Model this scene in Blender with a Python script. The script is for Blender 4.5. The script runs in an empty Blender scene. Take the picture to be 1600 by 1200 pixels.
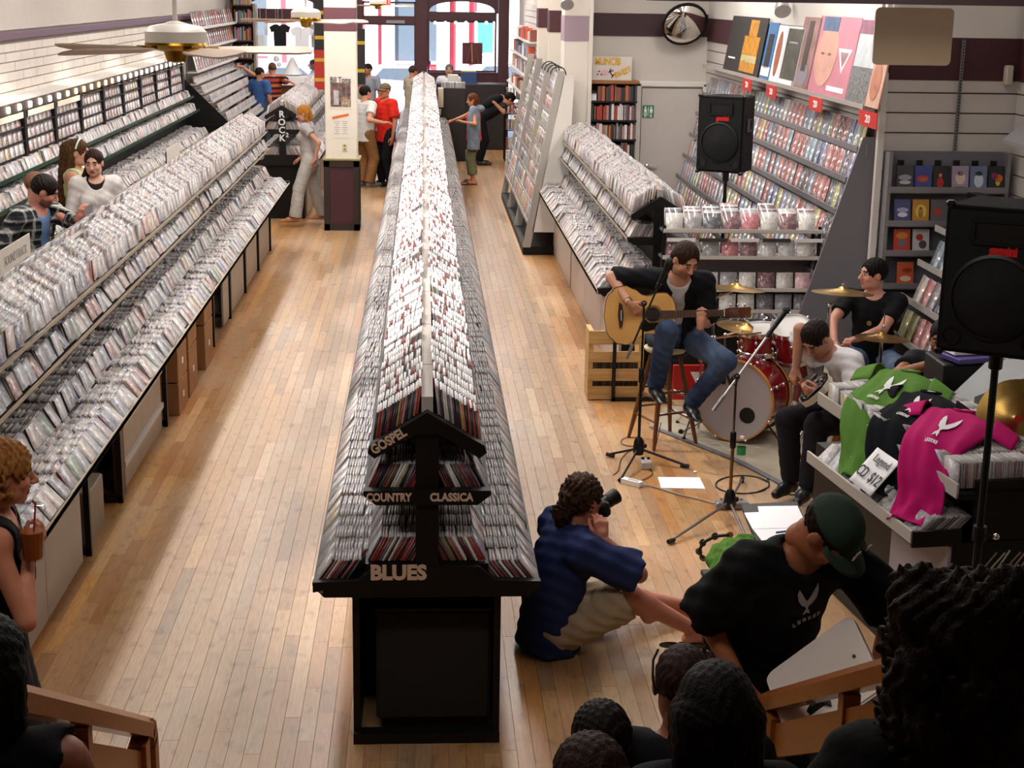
import bpy, math, random
import numpy as np
from mathutils import Matrix, Vector
from mathutils.bvhtree import BVHTree
rnd = random.Random(7)
NR = np.random.RandomState(11)
S = bpy.context.scene
COL = S.collection

# ------------------------------------------------------------------ camera (stands on the stair landing, zoomed in)
FPX, HCAM = 2400.0, 3.3
def _cam_axes():
    vy, xv = (661.0, -12.0), 650.0
    c = lambda x, y: Vector((x - 800, -(y - 600), -FPX))
    Y = c(*vy).normalized()
    yv = 600 + (FPX * FPX + (vy[0] - 800) * (xv - 800)) / (-(vy[1] - 600))
    Z = -c(xv, yv).normalized()
    Z = (Z - Y * Y.dot(Z)).normalized()
    X = Y.cross(Z)
    return Matrix((X, Y, Z))
RC = _cam_axes()
CAM = Vector((0, 0, HCAM))
cam = bpy.data.objects.new('camera', bpy.data.cameras.new('camera'))
COL.objects.link(cam)
cam.data.sensor_width = 36.0
cam.data.lens = FPX * 36.0 / 1600.0
cam.data.clip_end = 300
cam.matrix_world = Matrix.Translation(CAM) @ RC.to_4x4()
S.camera = cam
def at(x, y, Y):
    """photo pixel -> point on the plane at distance Y down the store"""
    d = RC @ Vector((x - 800, -(y - 600), -FPX))
    return CAM + d * (Y / d.y)
def floor_at(x, y, z=0.0):
    d = RC @ Vector((x - 800, -(y - 600), -FPX))
    return CAM + d * ((z - HCAM) / d.z)

# ------------------------------------------------------------------ world, sun, lamps, exposure
S.view_settings.view_transform = 'Standard'
S.view_settings.look = 'None'
S.view_settings.gamma = 1.0
S.view_settings.use_curve_mapping = False
S.view_settings.exposure = 0.0
W = bpy.data.worlds.new('sky'); S.world = W; W.use_nodes = True
wn = W.node_tree.nodes; wl = W.node_tree.links
sky = wn.new('ShaderNodeTexSky'); sky.sky_type = 'NISHITA'; sky.sun_disc = False
sky.sun_elevation = math.radians(52); sky.sun_rotation = math.radians(150)
wl.new(sky.outputs[0], wn['Background'].inputs[0]); wn['Background'].inputs[1].default_value = 0.55
sun = bpy.data.objects.new('sun', bpy.data.lights.new('sun', 'SUN')); COL.objects.link(sun)
sun.data.energy = 16.0; sun.data.angle = 0.01; sun.data.color = (1, .96, .9)
sun.rotation_euler = Vector((0.25, 0.75, -0.9)).to_track_quat('-Z', 'Y').to_euler()
def area(name, loc, sx, sy, power, col=(1, .95, .88), target=None):
    l = bpy.data.lights.new(name, 'AREA'); l.shape = 'RECTANGLE'; l.size = sx; l.size_y = sy
    l.energy = power; l.color = col
    o = bpy.data.objects.new(name, l); COL.objects.link(o); o.location = loc
    if target is not None:
        o.rotation_euler = (Vector(target) - Vector(loc)).to_track_quat('-Z', 'Y').to_euler()
    return o
LAMP = (1, .955, .915)
for k, y in enumerate((8.5, 12.5, 16.5, 20.5, 24.5, 28.5, 32.5)):
    for x in (-2.5, -0.9, 1.2):
        area('ceiling_and_fill_lamp', (x, y, 4.25), 0.3, 2.4, 60 if y > 9 else 34, LAMP)
for y in (9.5, 13.5, 17.5):
    area('ceiling_and_fill_lamp', (3.3, y, 4.25), 0.3, 2.2, 62 if y > 10 else 40, LAMP)
def spot(loc, tgt, power, ang=50, r=.06, col=LAMP):
    l = bpy.data.lights.new('track_lamp', 'SPOT'); l.energy = power; l.spot_size = math.radians(ang)
    l.spot_blend = .5; l.shadow_soft_size = r; l.color = col
    o = bpy.data.objects.new('track_lamp', l); COL.objects.link(o); o.location = loc
    o.rotation_euler = (Vector(tgt) - Vector(loc)).to_track_quat('-Z', 'Y').to_euler()
for y in (8.6, 11.2, 13.8, 16.4, 19.0, 22, 25, 28):
    spot((-1.5, y + 1.2, 4.2), (-0.15, y, 1.5), 620, 38)
area('ceiling_and_fill_lamp', (-0.6, 3.9, 4.4), 2.6, .3, 44, LAMP, (-.2, 7.2, .6))  # unseen fill light, added to brighten the near end of the island
for y in (13, 16, 19, 22, 25):
    spot((-2.6, y, 4.2), (-4.0, y + .3, 1.1), 230, 46)

# ------------------------------------------------------------------ mesh builder
I4 = Matrix.Identity(4)
def TR(loc=(0, 0, 0), rx=0, ry=0, rz=0, s=(1, 1, 1)):
    from mathutils import Euler
    return Matrix.Translation(loc) @ Euler((math.radians(rx), math.radians(ry), math.radians(rz))).to_matrix().to_4x4() @ Matrix.Diagonal((*s, 1))
def frame(o, x, z):
    """matrix with origin o, local X along x, local Z near z"""
    x = Vector(x).normalized(); z = Vector(z); z = (z - x * x.dot(z)).normalized(); y = z.cross(x)
    M = Matrix((x, y, z)).transposed().to_4x4(); M.translation = Vector(o); return M
class MB:
    def __init__(s):
        s.v = []; s.f = []; s.m = []; s.uv = {}; s.c = {}
    def add(s, vs, fs, m=0, T=None, col=None):
        b = len(s.v)
        s.v += [tuple(T @ Vector(p)) for p in vs] if T is not None else [tuple(p) for p in vs]
        for f in fs:
            if col is not None: s.c[len(s.f)] = col
            s.f.append([b + i for i in f]); s.m.append(m)
        return s
    def box(s, c, d, m=0, T=None, bev=0.0, col=None):
        x, y, z = c; a, b, h = d[0] / 2, d[1] / 2, d[2] / 2
        if bev <= 0:
            vs = [(x + i * a, y + j * b, z + k * h) for k in (-1, 1) for j in (-1, 1) for i in (-1, 1)]
            fs = [(0, 2, 3, 1), (4, 5, 7, 6), (0, 1, 5, 4), (2, 6, 7, 3), (0, 4, 6, 2), (1, 3, 7, 5)]
            return s.add(vs, fs, m, T, col)
        # rounded in plan (XY chamfer) and a chamfer on top and bottom edges
        e = min(bev, a * .9, b * .9, h * .9)
        def ring(zz, i):
            A, B = a - i, b - i; q = e
            return [(x - A + q, y - B, zz), (x + A - q, y - B, zz), (x + A, y - B + q, zz), (x + A, y + B - q, zz),
                    (x + A - q, y + B, zz), (x - A + q, y + B, zz), (x - A, y + B - q, zz), (x - A, y - B + q, zz)]
        vs = ring(z - h, e * .8) + ring(z - h + e, 0) + ring(z + h - e, 0) + ring(z + h, e * .8)
        fs = [tuple(range(7, -1, -1)), tuple(range(24, 32))]
        for r in range(3):
            for i in range(8):
                j = (i + 1) % 8
                fs.append((r * 8 + i, r * 8 + j, r * 8 + 8 + j, r * 8 + 8 + i))
        return s.add(vs, fs, m, T, col)
    def bar(s, a, b, w, h, m=0, up=(0, 0, 1)):
        a = Vector(a); b = Vector(b); d = b - a
        if abs(d.normalized().dot(Vector(up))) > .98: up = (0, 1, 0)
        M = frame((a + b) / 2, d, up)
        return s.box((0, 0, 0), (d.length, w, h), m, M)
    def prism(s, poly, h0, h1, m=0, T=None, mside=None, col=None):
        n = len(poly)
        vs = [(p[0], p[1], h0) for p in poly] + [(p[0], p[1], h1) for p in poly]
        s.add(vs, [tuple(range(n - 1, -1, -1)), tuple(range(n, 2 * n))], m, T, col)
        b = len(s.v) - 2 * n
        for i in range(n):
            j = (i + 1) % n
            if col is not None: s.c[len(s.f)] = col
            s.f.append([b + i, b + j, b + n + j, b + n + i]); s.m.append(m if mside is None else mside)
        return s
    def tube(s, pts, r, n=8, m=0, caps=True):
        pts = [Vector(p) for p in pts]; k = len(pts)
        rs = list(r) if hasattr(r, '__len__') else [r] * k
        t0 = (pts[1] - pts[0]).normalized()
        u = t0.orthogonal().normalized(); vs = []
        for i in range(k):
            t = ((pts[min(i + 1, k - 1)] - pts[max(i - 1, 0)])).normalized()
            u = (u - t * t.dot(u)).normalized(); w = t.cross(u)
            for q in range(n):
                a = 2 * math.pi * q / n
                vs.append(pts[i] + (u * math.cos(a) + w * math.sin(a)) * rs[i])
        fs = [(i * n + q, i * n + (q + 1) % n, (i + 1) * n + (q + 1) % n, (i + 1) * n + q) for i in range(k - 1) for q in range(n)]
        if caps: fs += [tuple(range(n - 1, -1, -1)), tuple(range((k - 1) * n, k * n))]
        return s.add(vs, fs, m)
    def lathe(s, prof, n=24, m=0, T=None, caps=True):
        k = len(prof)
        vs = [(r * math.cos(2 * math.pi * q / n), r * math.sin(2 * math.pi * q / n), z) for r, z in prof for q in range(n)]
        fs = [(i * n + q, i * n + (q + 1) % n, (i + 1) * n + (q + 1) % n, (i + 1) * n + q) for i in range(k - 1) for q in range(n)]
        if caps: fs += [tuple(range(n - 1, -1, -1)), tuple(range((k - 1) * n, k * n))]
        return s.add(vs, fs, m, T)
    def ball(s, c, r, m=0, n=10, T=None):
        rr = r if hasattr(r, '__len__') else (r, r, r)
        prof = [(max(math.sin(math.pi * i / n), .001), -math.cos(math.pi * i / n)) for i in range(n + 1)]
        M = Matrix.Translation(c) @ Matrix.Diagonal((*rr, 1))
        return s.lathe(prof, n + 4, m, (T @ M) if T is not None else M)
    def grid(s, fn, nu, nv, m=0, col=None):
        vs = [fn(i / nu, j / nv) for j in range(nv + 1) for i in range(nu + 1)]
        fs = [(j * (nu + 1) + i, j * (nu + 1) + i + 1, (j + 1) * (nu + 1) + i + 1, (j + 1) * (nu + 1) + i) for j in range(nv) for i in range(nu)]
        return s.add(vs, fs, m, None, col)

def mesh_of(name, mb, mats, org=(0, 0, 0), smooth=False):
    me = bpy.data.meshes.new(name)
    o = Vector(org)
    me.from_pydata([(p[0] - o.x, p[1] - o.y, p[2] - o.z) for p in mb.v], [], mb.f)
    for mm in (mats if isinstance(mats, (list, tuple)) else [mats]): me.materials.append(mm)
    me.polygons.foreach_set('material_index', mb.m)
    if mb.c:
        at_ = me.attributes.new('col', 'FLOAT_COLOR', 'CORNER')
        buf = np.ones((len(me.loops), 4), np.float32)
        for p in me.polygons:
            c = mb.c.get(p.index)
            if c is not None: buf[p.loop_start:p.loop_start + p.loop_total, :3] = c[:3]
        at_.data.foreach_set('color', buf.ravel())
    if smooth: me.polygons.foreach_set('use_smooth', [True] * len(me.polygons))
    me.update()
    return me
def worg(o):
    v = Vector((0, 0, 0))
    while o is not None: v += o.location; o = o.parent
    return v
def obj(name, mb, mats, parent=None, smooth=False, kind=None, label=None, sharp=35):
    """links one mesh; geometry comes in world coordinates"""
    if parent is None:
        P = np.array(mb.v); org = Vector(((P[:, 0].min() + P[:, 0].max()) / 2, (P[:, 1].min() + P[:, 1].max()) / 2, P[:, 2].min()))
    else: org = worg(parent)
    me = mesh_of(name, mb, mats, org, smooth)
    if smooth and sharp < 180:
        try: me.set_sharp_from_angle(angle=math.radians(sharp))
        except Exception: pass
    o = bpy.data.objects.new(name, me); COL.objects.link(o)
    if parent is None: o.location = org
    else: o.parent = parent
    if kind: o['kind'] = kind
    if label: o['label'] = label
    return o
def tag(o, label, cat, group=None):
    o['label'] = label; o['category'] = cat
    if group: o['group'] = group
    return o
def thing(name, label, cat, loc=(0, 0, 0), group=None):
    o = bpy.data.objects.new(name, None); COL.objects.link(o); o.location = loc; o.empty_display_size = .1
    return tag(o, label, cat, group)
def copy_tree(o, parent=None):
    c = o.copy(); COL.objects.link(c)
    if parent is not None: c.parent = parent
    for ch in list(o.children): copy_tree(ch, c)
    return c
def letters(txt, T, size, mat, parent, name='lettering', depth=.003, bold=0.0, align='CENTER', font_sx=1.0):
    cu = bpy.data.curves.new('lettering', 'FONT'); cu.body = txt; cu.size = size; cu.extrude = depth / 2
    cu.align_x = align; cu.align_y = 'CENTER'; cu.offset = bold; cu.resolution_u = 3
    t = bpy.data.objects.new('tmp', cu); COL.objects.link(t)
    dg = bpy.context.evaluated_depsgraph_get()
    me = bpy.data.meshes.new_from_object(t.evaluated_get(dg))
    bpy.data.objects.remove(t); bpy.data.curves.remove(cu)
    me.transform(Matrix.Translation(-worg(parent)) @ T @ Matrix.Diagonal((font_sx, 1, 1, 1)))
    me.materials.clear(); me.materials.append(mat)
    o = bpy.data.objects.new(name, me); COL.objects.link(o); o.parent = parent
    return o

# ------------------------------------------------------------------ materials
def lin(c):
    if isinstance(c, str):
        c = tuple(int(c[i:i + 2], 16) / 255 for i in (0, 2, 4))
    return tuple((x / 12.92 if x <= .04045 else ((x + .055) / 1.055) ** 2.4) for x in c[:3])
MATS = {}
def mat(name, c, rough=.5, metal=0.0, spec=.5, var=0.0, scale=8.0, bump=0.0, bscale=60.0, emit=None, es=1.0, stretch=(1, 1, 1), coat=0.0):
    if name in MATS: return MATS[name]
    m = bpy.data.materials.new(name); m.use_nodes = True; MATS[name] = m
    n = m.node_tree.nodes; l = m.node_tree.links; b = n['Principled BSDF']
    c = lin(c)
    b.inputs['Base Color'].default_value = (*c, 1); b.inputs['Roughness'].default_value = rough
    b.inputs['Metallic'].default_value = metal; b.inputs['Specular IOR Level'].default_value = spec
    b.inputs['Coat Weight'].default_value = coat
    tc = None
    if var or bump:
        tc = n.new('ShaderNodeTexCoord'); mp = n.new('ShaderNodeMapping'); mp.inputs['Scale'].default_value = stretch
        l.new(tc.outputs['Object'], mp.inputs[0])
    if var:
        t = n.new('ShaderNodeTexNoise'); t.inputs['Scale'].default_value = scale; t.inputs['Detail'].default_value = 4
        l.new(mp.outputs[0], t.inputs['Vector'])
        r = n.new('ShaderNodeValToRGB')
        r.color_ramp.elements[0].position = .3; r.color_ramp.elements[1].position = .7
        r.color_ramp.elements[0].color = (*[x * (1 - var) for x in c], 1)
        r.color_ramp.elements[1].color = (*[min(1, x * (1 + var)) for x in c], 1)
        l.new(t.outputs[0], r.inputs[0]); l.new(r.outputs[0], b.inputs['Base Color'])
    if bump:
        t2 = n.new('ShaderNodeTexNoise'); t2.inputs['Scale'].default_value = bscale; t2.inputs['Detail'].default_value = 3
        l.new(mp.outputs[0], t2.inputs['Vector'])
        bp = n.new('ShaderNodeBump'); bp.inputs['Strength'].default_value = bump; bp.inputs['Distance'].default_value = .01
        l.new(t2.outputs[0], bp.inputs['Height']); l.new(bp.outputs[0], b.inputs['Normal'])
    if emit:
        b.inputs['Emission Color'].default_value = (*lin(emit), 1); b.inputs['Emission Strength'].default_value = es
    return m
ORDS = 'first second third fourth fifth sixth seventh eighth ninth tenth eleventh twelfth thirteenth fourteenth fifteenth sixteenth seventeenth eighteenth nineteenth'.split()
def ordw(n):
    n += 1
    if n < 20: return ORDS[n - 1]
    t_ = {2: 'twent', 3: 'thirt', 4: 'fort', 5: 'fift'}[n // 10]
    return t_ + 'ieth' if n % 10 == 0 else t_ + 'y-' + ORDS[n % 10 - 1]
def attr_mat(name, rough=.45, spec=.5, var=.12, scale=30.0, bump=0.0, bscale=80, metal=0.0, stretch=(1, 1, 1), coat=0.0):
    """colour from the mesh attribute 'col', with a little procedural variation"""
    if name in MATS: return MATS[name]
    m = bpy.data.materials.new(name); m.use_nodes = True; MATS[name] = m
    n = m.node_tree.nodes; l = m.node_tree.links; b = n['Principled BSDF']
    b.inputs['Roughness'].default_value = rough; b.inputs['Specular IOR Level'].default_value = spec; b.inputs['Metallic'].default_value = metal
    b.inputs['Coat Weight'].default_value = coat
    a = n.new('ShaderNodeAttribute'); a.attribute_name = 'col'
    tc = n.new('ShaderNodeTexCoord'); mp = n.new('ShaderNodeMapping'); mp.inputs['Scale'].default_value = stretch
    l.new(tc.outputs['Object'], mp.inputs[0])
    t = n.new('ShaderNodeTexNoise'); t.inputs['Scale'].default_value = scale; t.inputs['Detail'].default_value = 4
    l.new(mp.outputs[0], t.inputs['Vector'])
    mr = n.new('ShaderNodeMapRange'); mr.inputs[1].default_value = .25; mr.inputs[2].default_value = .75
    mr.inputs[3].default_value = 1 - var; mr.inputs[4].default_value = 1 + var
    l.new(t.outputs[0], mr.inputs[0])
    mx = n.new('ShaderNodeMix'); mx.data_type = 'RGBA'; mx.blend_type = 'MULTIPLY'; mx.inputs[0].default_value = 1
    l.new(a.outputs['Color'], mx.inputs[6]); l.new(mr.outputs[0], mx.inputs[7]); l.new(mx.outputs[2], b.inputs['Base Color'])
    if bump:
        t2 = n.new('ShaderNodeTexNoise'); t2.inputs['Scale'].default_value = bscale
        l.new(mp.outputs[0], t2.inputs['Vector'])
        bp = n.new('ShaderNodeBump'); bp.inputs['Strength'].default_value = bump; bp.inputs['Distance'].default_value = .01
        l.new(t2.outputs[0], bp.inputs['Height']); l.new(bp.outputs[0], b.inputs['Normal'])
    return m
def art_mat(name, rough=.2, sat=1.0, mixf=.5, scale=3.0, coat=.5):
    """printed covers: attribute colour cut up by noise over the UV square (each copy has its own UV offset)"""
    if name in MATS: return MATS[name]
    m = bpy.data.materials.new(name); m.use_nodes = True; MATS[name] = m
    n = m.node_tree.nodes; l = m.node_tree.links; b = n['Principled BSDF']
    b.inputs['Roughness'].default_value = rough; b.inputs['Coat Weight'].default_value = coat; b.inputs['Coat Roughness'].default_value = .12
    a = n.new('ShaderNodeAttribute'); a.attribute_name = 'col'
    uv = n.new('ShaderNodeUVMap')
    t = n.new('ShaderNodeTexNoise'); t.inputs['Scale'].default_value = scale; t.inputs['Detail'].default_value = 3
    t.noise_dimensions = '2D'
    l.new(uv.outputs[0], t.inputs['Vector'])
    hs = n.new('ShaderNodeHueSaturation'); hs.inputs['Saturation'].default_value = sat
    l.new(a.outputs['Color'], hs.inputs['Color'])
    # second colour: noise colour channel
    mx = n.new('ShaderNodeMix'); mx.data_type = 'RGBA'
    r = n.new('ShaderNodeValToRGB'); r.color_ramp.interpolation = 'CONSTANT'
    e = r.color_ramp.elements
    e[0].position = 0; e[0].color = (.16, .15, .16, 1); e[1].position = .40; e[1].color = (.36, .34, .34, 1)
    for p, c in ((.5, (.58, .55, .54)), (.57, (.34, .20, .18)), (.60, (.72, .69, .68)), (.69, (.22, .24, .32))):
        q = e.new(p); q.color = (*c, 1)
    l.new(t.outputs[0], r.inputs[0])
    mr = n.new('ShaderNodeMapRange'); mr.inputs[1].default_value = .44; mr.inputs[2].default_value = .56
    mr.inputs[3].default_value = 0; mr.inputs[4].default_value = mixf
    t2 = n.new('ShaderNodeTexNoise'); t2.inputs['Scale'].default_value = scale * 1.7; t2.noise_dimensions = '2D'
    l.new(uv.outputs[0], t2.inputs['Vector']); l.new(t2.outputs[0], mr.inputs[0])
    l.new(mr.outputs[0], mx.inputs[0]); l.new(hs.outputs[0], mx.inputs[6]); l.new(r.outputs[0], mx.inputs[7])
    l.new(mx.outputs[2], b.inputs['Base Color'])
    return m
def glass_mat(name, tint=(1, 1, 1), refl=.08, rough=.02):
    if name in MATS: return MATS[name]
    m = bpy.data.materials.new(name); m.use_nodes = True; MATS[name] = m
    n = m.node_tree.nodes; l = m.node_tree.links; n.remove(n['Principled BSDF'])
    tr = n.new('ShaderNodeBsdfTransparent'); tr.inputs[0].default_value = (*tint, 1)
    gl = n.new('ShaderNodeBsdfGlossy'); gl.inputs['Roughness'].default_value = rough
    fr = n.new('ShaderNodeLayerWeight'); fr.inputs[0].default_value = .5
    pw = n.new('ShaderNodeMath'); pw.operation = 'POWER'; pw.inputs[1].default_value = 4.0; l.new(fr.outputs['Facing'], pw.inputs[0])
    mu = n.new('ShaderNodeMath'); mu.operation = 'MULTIPLY_ADD'; mu.inputs[1].default_value = .6; mu.inputs[2].default_value = refl * .5; l.new(pw.outputs[0], mu.inputs[0])
    mx = n.new('ShaderNodeMixShader'); l.new(mu.outputs[0], mx.inputs[0]); l.new(tr.outputs[0], mx.inputs[1]); l.new(gl.outputs[0], mx.inputs[2])
    l.new(mx.outputs[0], n['Material Output'].inputs[0])
    return m
BLACK = mat('black_laminate', '0e0c0c', .5, spec=.3, var=.25, scale=5)
BLACKM = mat('black_metal', '0c0c0d', .4, .2)
CHROME = mat('chrome', 'd8d8da', .12, 1.0)
STEEL = mat('grey_steel', '8d8d90', .4, .6)
WHITE = mat('white_paint', 'd9d4cd', .6, var=.04, scale=2)
PAPER = mat('white_paper', 'f4f2f2', .7)
GREYPL = mat('grey_plastic', 'a8a29c', .4, var=.08)
BEIGE = mat('beige_panel', 'a08f80', .55, var=.06, scale=3)
MAROON = mat('maroon_paint', '482028', .6, var=.06)
LETTER = mat('cream_lettering', 'd9b9a0', .6)
WOODH = mat('handrail_wood', '9c5a22', .35, var=.25, scale=6, stretch=(1, 14, 14), coat=.3)
WOODL = mat('light_wood', 'c29a62', .5, var=.2, scale=5, stretch=(1, 8, 8))
WOODD = mat('stool_wood', '6b3d1d', .4, var=.25, scale=8, stretch=(8, 8, 1), coat=.2)
ATTR = attr_mat('painted', .5)
# ================================================================== ROOM
XL, XR, YF = -4.35, 3.75, 36.0
ZC = 4.5
def struct(name, mb, m, parent=None, **k): return obj(name, mb, m, parent, kind='structure' if parent is None else None, **k)
def floor_mat():
    m = bpy.data.materials.new('oak_floor'); m.use_nodes = True
    n = m.node_tree.nodes; l = m.node_tree.links; b = n['Principled BSDF']
    a = n.new('ShaderNodeAttribute'); a.attribute_name = 'col'
    g = n.new('ShaderNodeNewGeometry')
    def noise(sc, st, det=5):
        mp = n.new('ShaderNodeMapping'); mp.inputs['Scale'].default_value = st; l.new(g.outputs['Position'], mp.inputs[0])
        t = n.new('ShaderNodeTexNoise'); t.inputs['Scale'].default_value = sc; t.inputs['Detail'].default_value = det
        l.new(mp.outputs[0], t.inputs['Vector']); return t
    def mrange(src, a0, a1, b0, b1):
        r = n.new('ShaderNodeMapRange')
        for i, v in enumerate((a0, a1, b0, b1)): r.inputs[i + 1].default_value = v
        l.new(src, r.inputs[0]); return r.outputs[0]
    def mix(bt, fac, A, B):
        x = n.new('ShaderNodeMix'); x.data_type = 'RGBA'; x.blend_type = bt
        for i, v in ((0, fac), (6, A), (7, B)):
            if hasattr(v, 'is_output'): l.new(v, x.inputs[i])
            else: x.inputs[i].default_value = v
        return x.outputs[2]
    grain = noise(9, (9, .8, 1)); c = mix('MULTIPLY', 1.0, a.outputs['Color'], mrange(grain.outputs[0], .3, .7, .82, 1.12))
    worn = noise(1.1, (1.6, .5, 1), 4)
    c = mix('MIX', mrange(worn.outputs[0], .42, .66, 0, .42), c, (*lin('b99c80'), 1))
    scuff = noise(14, (1, .5, 1), 6)
    c = mix('MULTIPLY', 1.0, c, mrange(scuff.outputs[0], .56, .74, 1.0, .62))
    knots = n.new('ShaderNodeTexVoronoi'); mp = n.new('ShaderNodeMapping'); mp.inputs['Scale'].default_value = (3.2, 1.3, 1)
    l.new(g.outputs['Position'], mp.inputs[0]); l.new(mp.outputs[0], knots.inputs['Vector']); knots.inputs['Scale'].default_value = 1.6
    c = mix('MULTIPLY', 1.0, c, mrange(knots.outputs['Distance'], .02, .085, .55, 1.0))
    l.new(c, b.inputs['Base Color'])
    l.new(mrange(worn.outputs[0], .35, .7, .30, .46), b.inputs['Roughness'])
    bp = n.new('ShaderNodeBump'); bp.inputs['Strength'].default_value = .12; bp.inputs['Distance'].default_value = .004
    l.new(grain.outputs[0], bp.inputs['Height']); l.new(bp.outputs[0], b.inputs['Normal'])
    return m
OAK = floor_mat()
sub = MB(); sub.box((0, 18, -.06), (12, 52, .08), 0)
fl = struct('floor', sub, mat('dark_joint', '5c4028', .8))
fl['label'] = 'worn oak strip floor of the shop'
def plank_col(x):
    # strips near the racks keep their orange varnish, the walked middle is bleached
    w = min(abs(x + .45), abs(x + 1.95), abs(x - .4), abs(x - 1.65))
    worn = max(0, min(1, w / .45)) * .8
    a = rnd.choice(['b27c46', 'bc8646', 'a9703c', 'bd8f5a', 'b57d44', 'aa7848'])
    g = rnd.choice(['b3926e', 'a98866', 'bc9d7a', 'b08e68'])
    A, G = lin(a), lin(g); t = max(0, min(1, worn + rnd.uniform(-.35, .25))); k = rnd.uniform(.80, 1.14)
    return tuple((A[i] * (1 - t) + G[i] * t) * k for i in range(3))
planks = []
PW = .0762
ix = 0
x = -4.3
while x < 5.3:
    y = 4.2 + rnd.uniform(0, .9)
    while y < 36:
        L = rnd.choice([.55, .75, .9, 1.1, 1.3, 1.5, 1.8]) * (1 if y < 20 else 2)
        planks.append((x, y, L)); y += L
    x += PW
aisle = [p for p in planks if (-2.05 < p[0] < -.25 or .3 < p[0] < 1.75) and p[1] + p[2] > 5.3]
aisle.sort(key=lambda p: p[1]); near = set(aisle[:298])
rest = MB()
def plank_into(mb, p):
    x, y, L = p; g = .0004; z = rnd.uniform(-.0006, .0004); e = .0008
    a, b, c, d = x + g, x + PW - g, y + g, y + L - g
    vs = [(a, c, -.02), (b, c, -.02), (b, d, -.02), (a, d, -.02), (a, c, z - e), (b, c, z - e), (b, d, z - e), (a, d, z - e),
          (a + e, c + e, z), (b - e, c + e, z), (b - e, d - e, z), (a + e, d - e, z)]
    fs = [(8, 9, 10, 11)] + [(4 + i, 4 + (i + 1) % 4, 8 + (i + 1) % 4, 8 + i) for i in range(4)] + [(i, (i + 1) % 4, 4 + (i + 1) % 4, 4 + i) for i in range(4)]
    mb.add(vs, fs, 0, None, plank_col(x))
for p in planks:
    if p in near:
        q = MB(); plank_into(q, p); obj('plank', q, OAK, fl)
    else: plank_into(rest, p)
obj('planks', rest, OAK, fl, kind='stuff')

# ---- left wall: painted brick, bricks laid as pieces over the visible band
PBRICK = mat('white_painted_brick', 'd2c9bf', .7, var=.06, scale=3, bump=.25, bscale=25)
w = MB(); w.box((XL - .1, 16.5, ZC / 2), (.18, 39, ZC))
wl_ = struct('wall_left', w, mat('white_mortar', 'b9b0a6', .8))
z = 2.02
row = 0
while z < 2.72:
    y = 14.5 + (row % 2) * .3
    while y < 35.4:
        L = .62 + rnd.uniform(-.03, .03)
        q = MB(); q.box((XL - .01 + .006 + rnd.uniform(0, .006), y + L / 2, z + .048), (.02, L - .012, .088), bev=.004)
        obj('brick', q, PBRICK, wl_); y += L
    z += .1; row += 1
q = MB(); q.box((XL + .0, 16.5, 3.55), (.03, 39, 1.4)); obj('plaster', q, mat('upper_plaster', 'bdb5ac', .7, var=.03), wl_)
q = MB(); q.box((XL + .03, 16.5, 2.79), (.07, 39, .09), bev=.012); struct('trim_1', q, mat('plum_rail', '5b3c52', .5))
# ---- right side walls
SLAT = mat('slat_panel', 'cfc8c2', .5, var=.02)
GROOVE = mat('groove_brown', '6a5148', .7)
def slatwall(name, P0, P1, z0, z1, pitch, th=.02):
    """panels as parts, with recessed grooves between them; from P0 to P1 in plan, facing left of the direction"""
    P0 = Vector((*P0, 0)); P1 = Vector((*P1, 0)); d = (P1 - P0); L = d.length; d.normalize(); nrm = Vector((-d.y, d.x, 0))
    b = MB(); b.bar(P0 + Vector((0, 0, ZC / 2)) - nrm * .08, P1 + Vector((0, 0, ZC / 2)) - nrm * .08, .1, ZC)
    root = struct(name, b, GROOVE)
    z = z0
    while z < z1 - .02:
        h = min(pitch, z1 - z)
        q = MB(); q.bar(P0 + Vector((0, 0, z + h / 2)) - nrm * .015, P1 + Vector((0, 0, z + h / 2)) - nrm * .015, .03, h - .012)
        obj('slat', q, SLAT, root); z += pitch
    return root, d, nrm
wr, _, _ = slatwall('wall_right', (XR, 12.66), (XR, 20.6), .3, 2.75, .145)
q = MB(); q.box((XR + .01, 16.5, 2.88), (.03, 8.2, .3)); obj('band', q, MAROON, wr)
q = MB(); q.box((XR + .01, 16.5, 3.75), (.03, 8.2, 1.45)); obj('plaster', q, WHITE, wr)
ws, _, _ = slatwall('wall_stage', (5.0, 12.52), (XR - .03, 12.52), .3, 2.68, .162)
q = MB(); q.box((4.37, 12.53, 2.84), (1.26, .03, .34)); obj('band', q, MAROON, ws)
q = MB(); q.box((4.37, 12.53, 3.75), (1.26, .03, 1.48)); obj('plaster', q, WHITE, ws)
# slotted metal standard on it
q = MB()
q.box((4.365, 12.49, 2.5), (.026, .02, 1.0), 0)
for k in range(40): q.box((4.365, 12.479, 2.02 + k * .025), (.01, .004, .012), 1)
tag(obj('slotted_standard', q, [STEEL, BLACKM]), 'slotted metal upright fixed to the slatted wall right of the hanging board', 'shelf upright')
q = MB(); q.box((XR - .02, 12.47, 2.35), (.05, .06, 3.0), 0); tag(obj('corner_post', q, WHITE), 'white corner post where the comics wall meets the slatted wall', 'post')
wn2, _, _ = slatwall('wall_near_right', (4.85, 4.0), (4.85, 12.5), .3, 2.68, .162)
q = MB(); q.box((4.85, 8.25, 2.84), (.03, 8.4, .34)); obj('band', q, MAROON, wn2)
q = MB(); q.box((4.85, 8.25, 3.75), (.03, 8.4, 1.48)); obj('plaster', q, WHITE, wn2)
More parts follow.
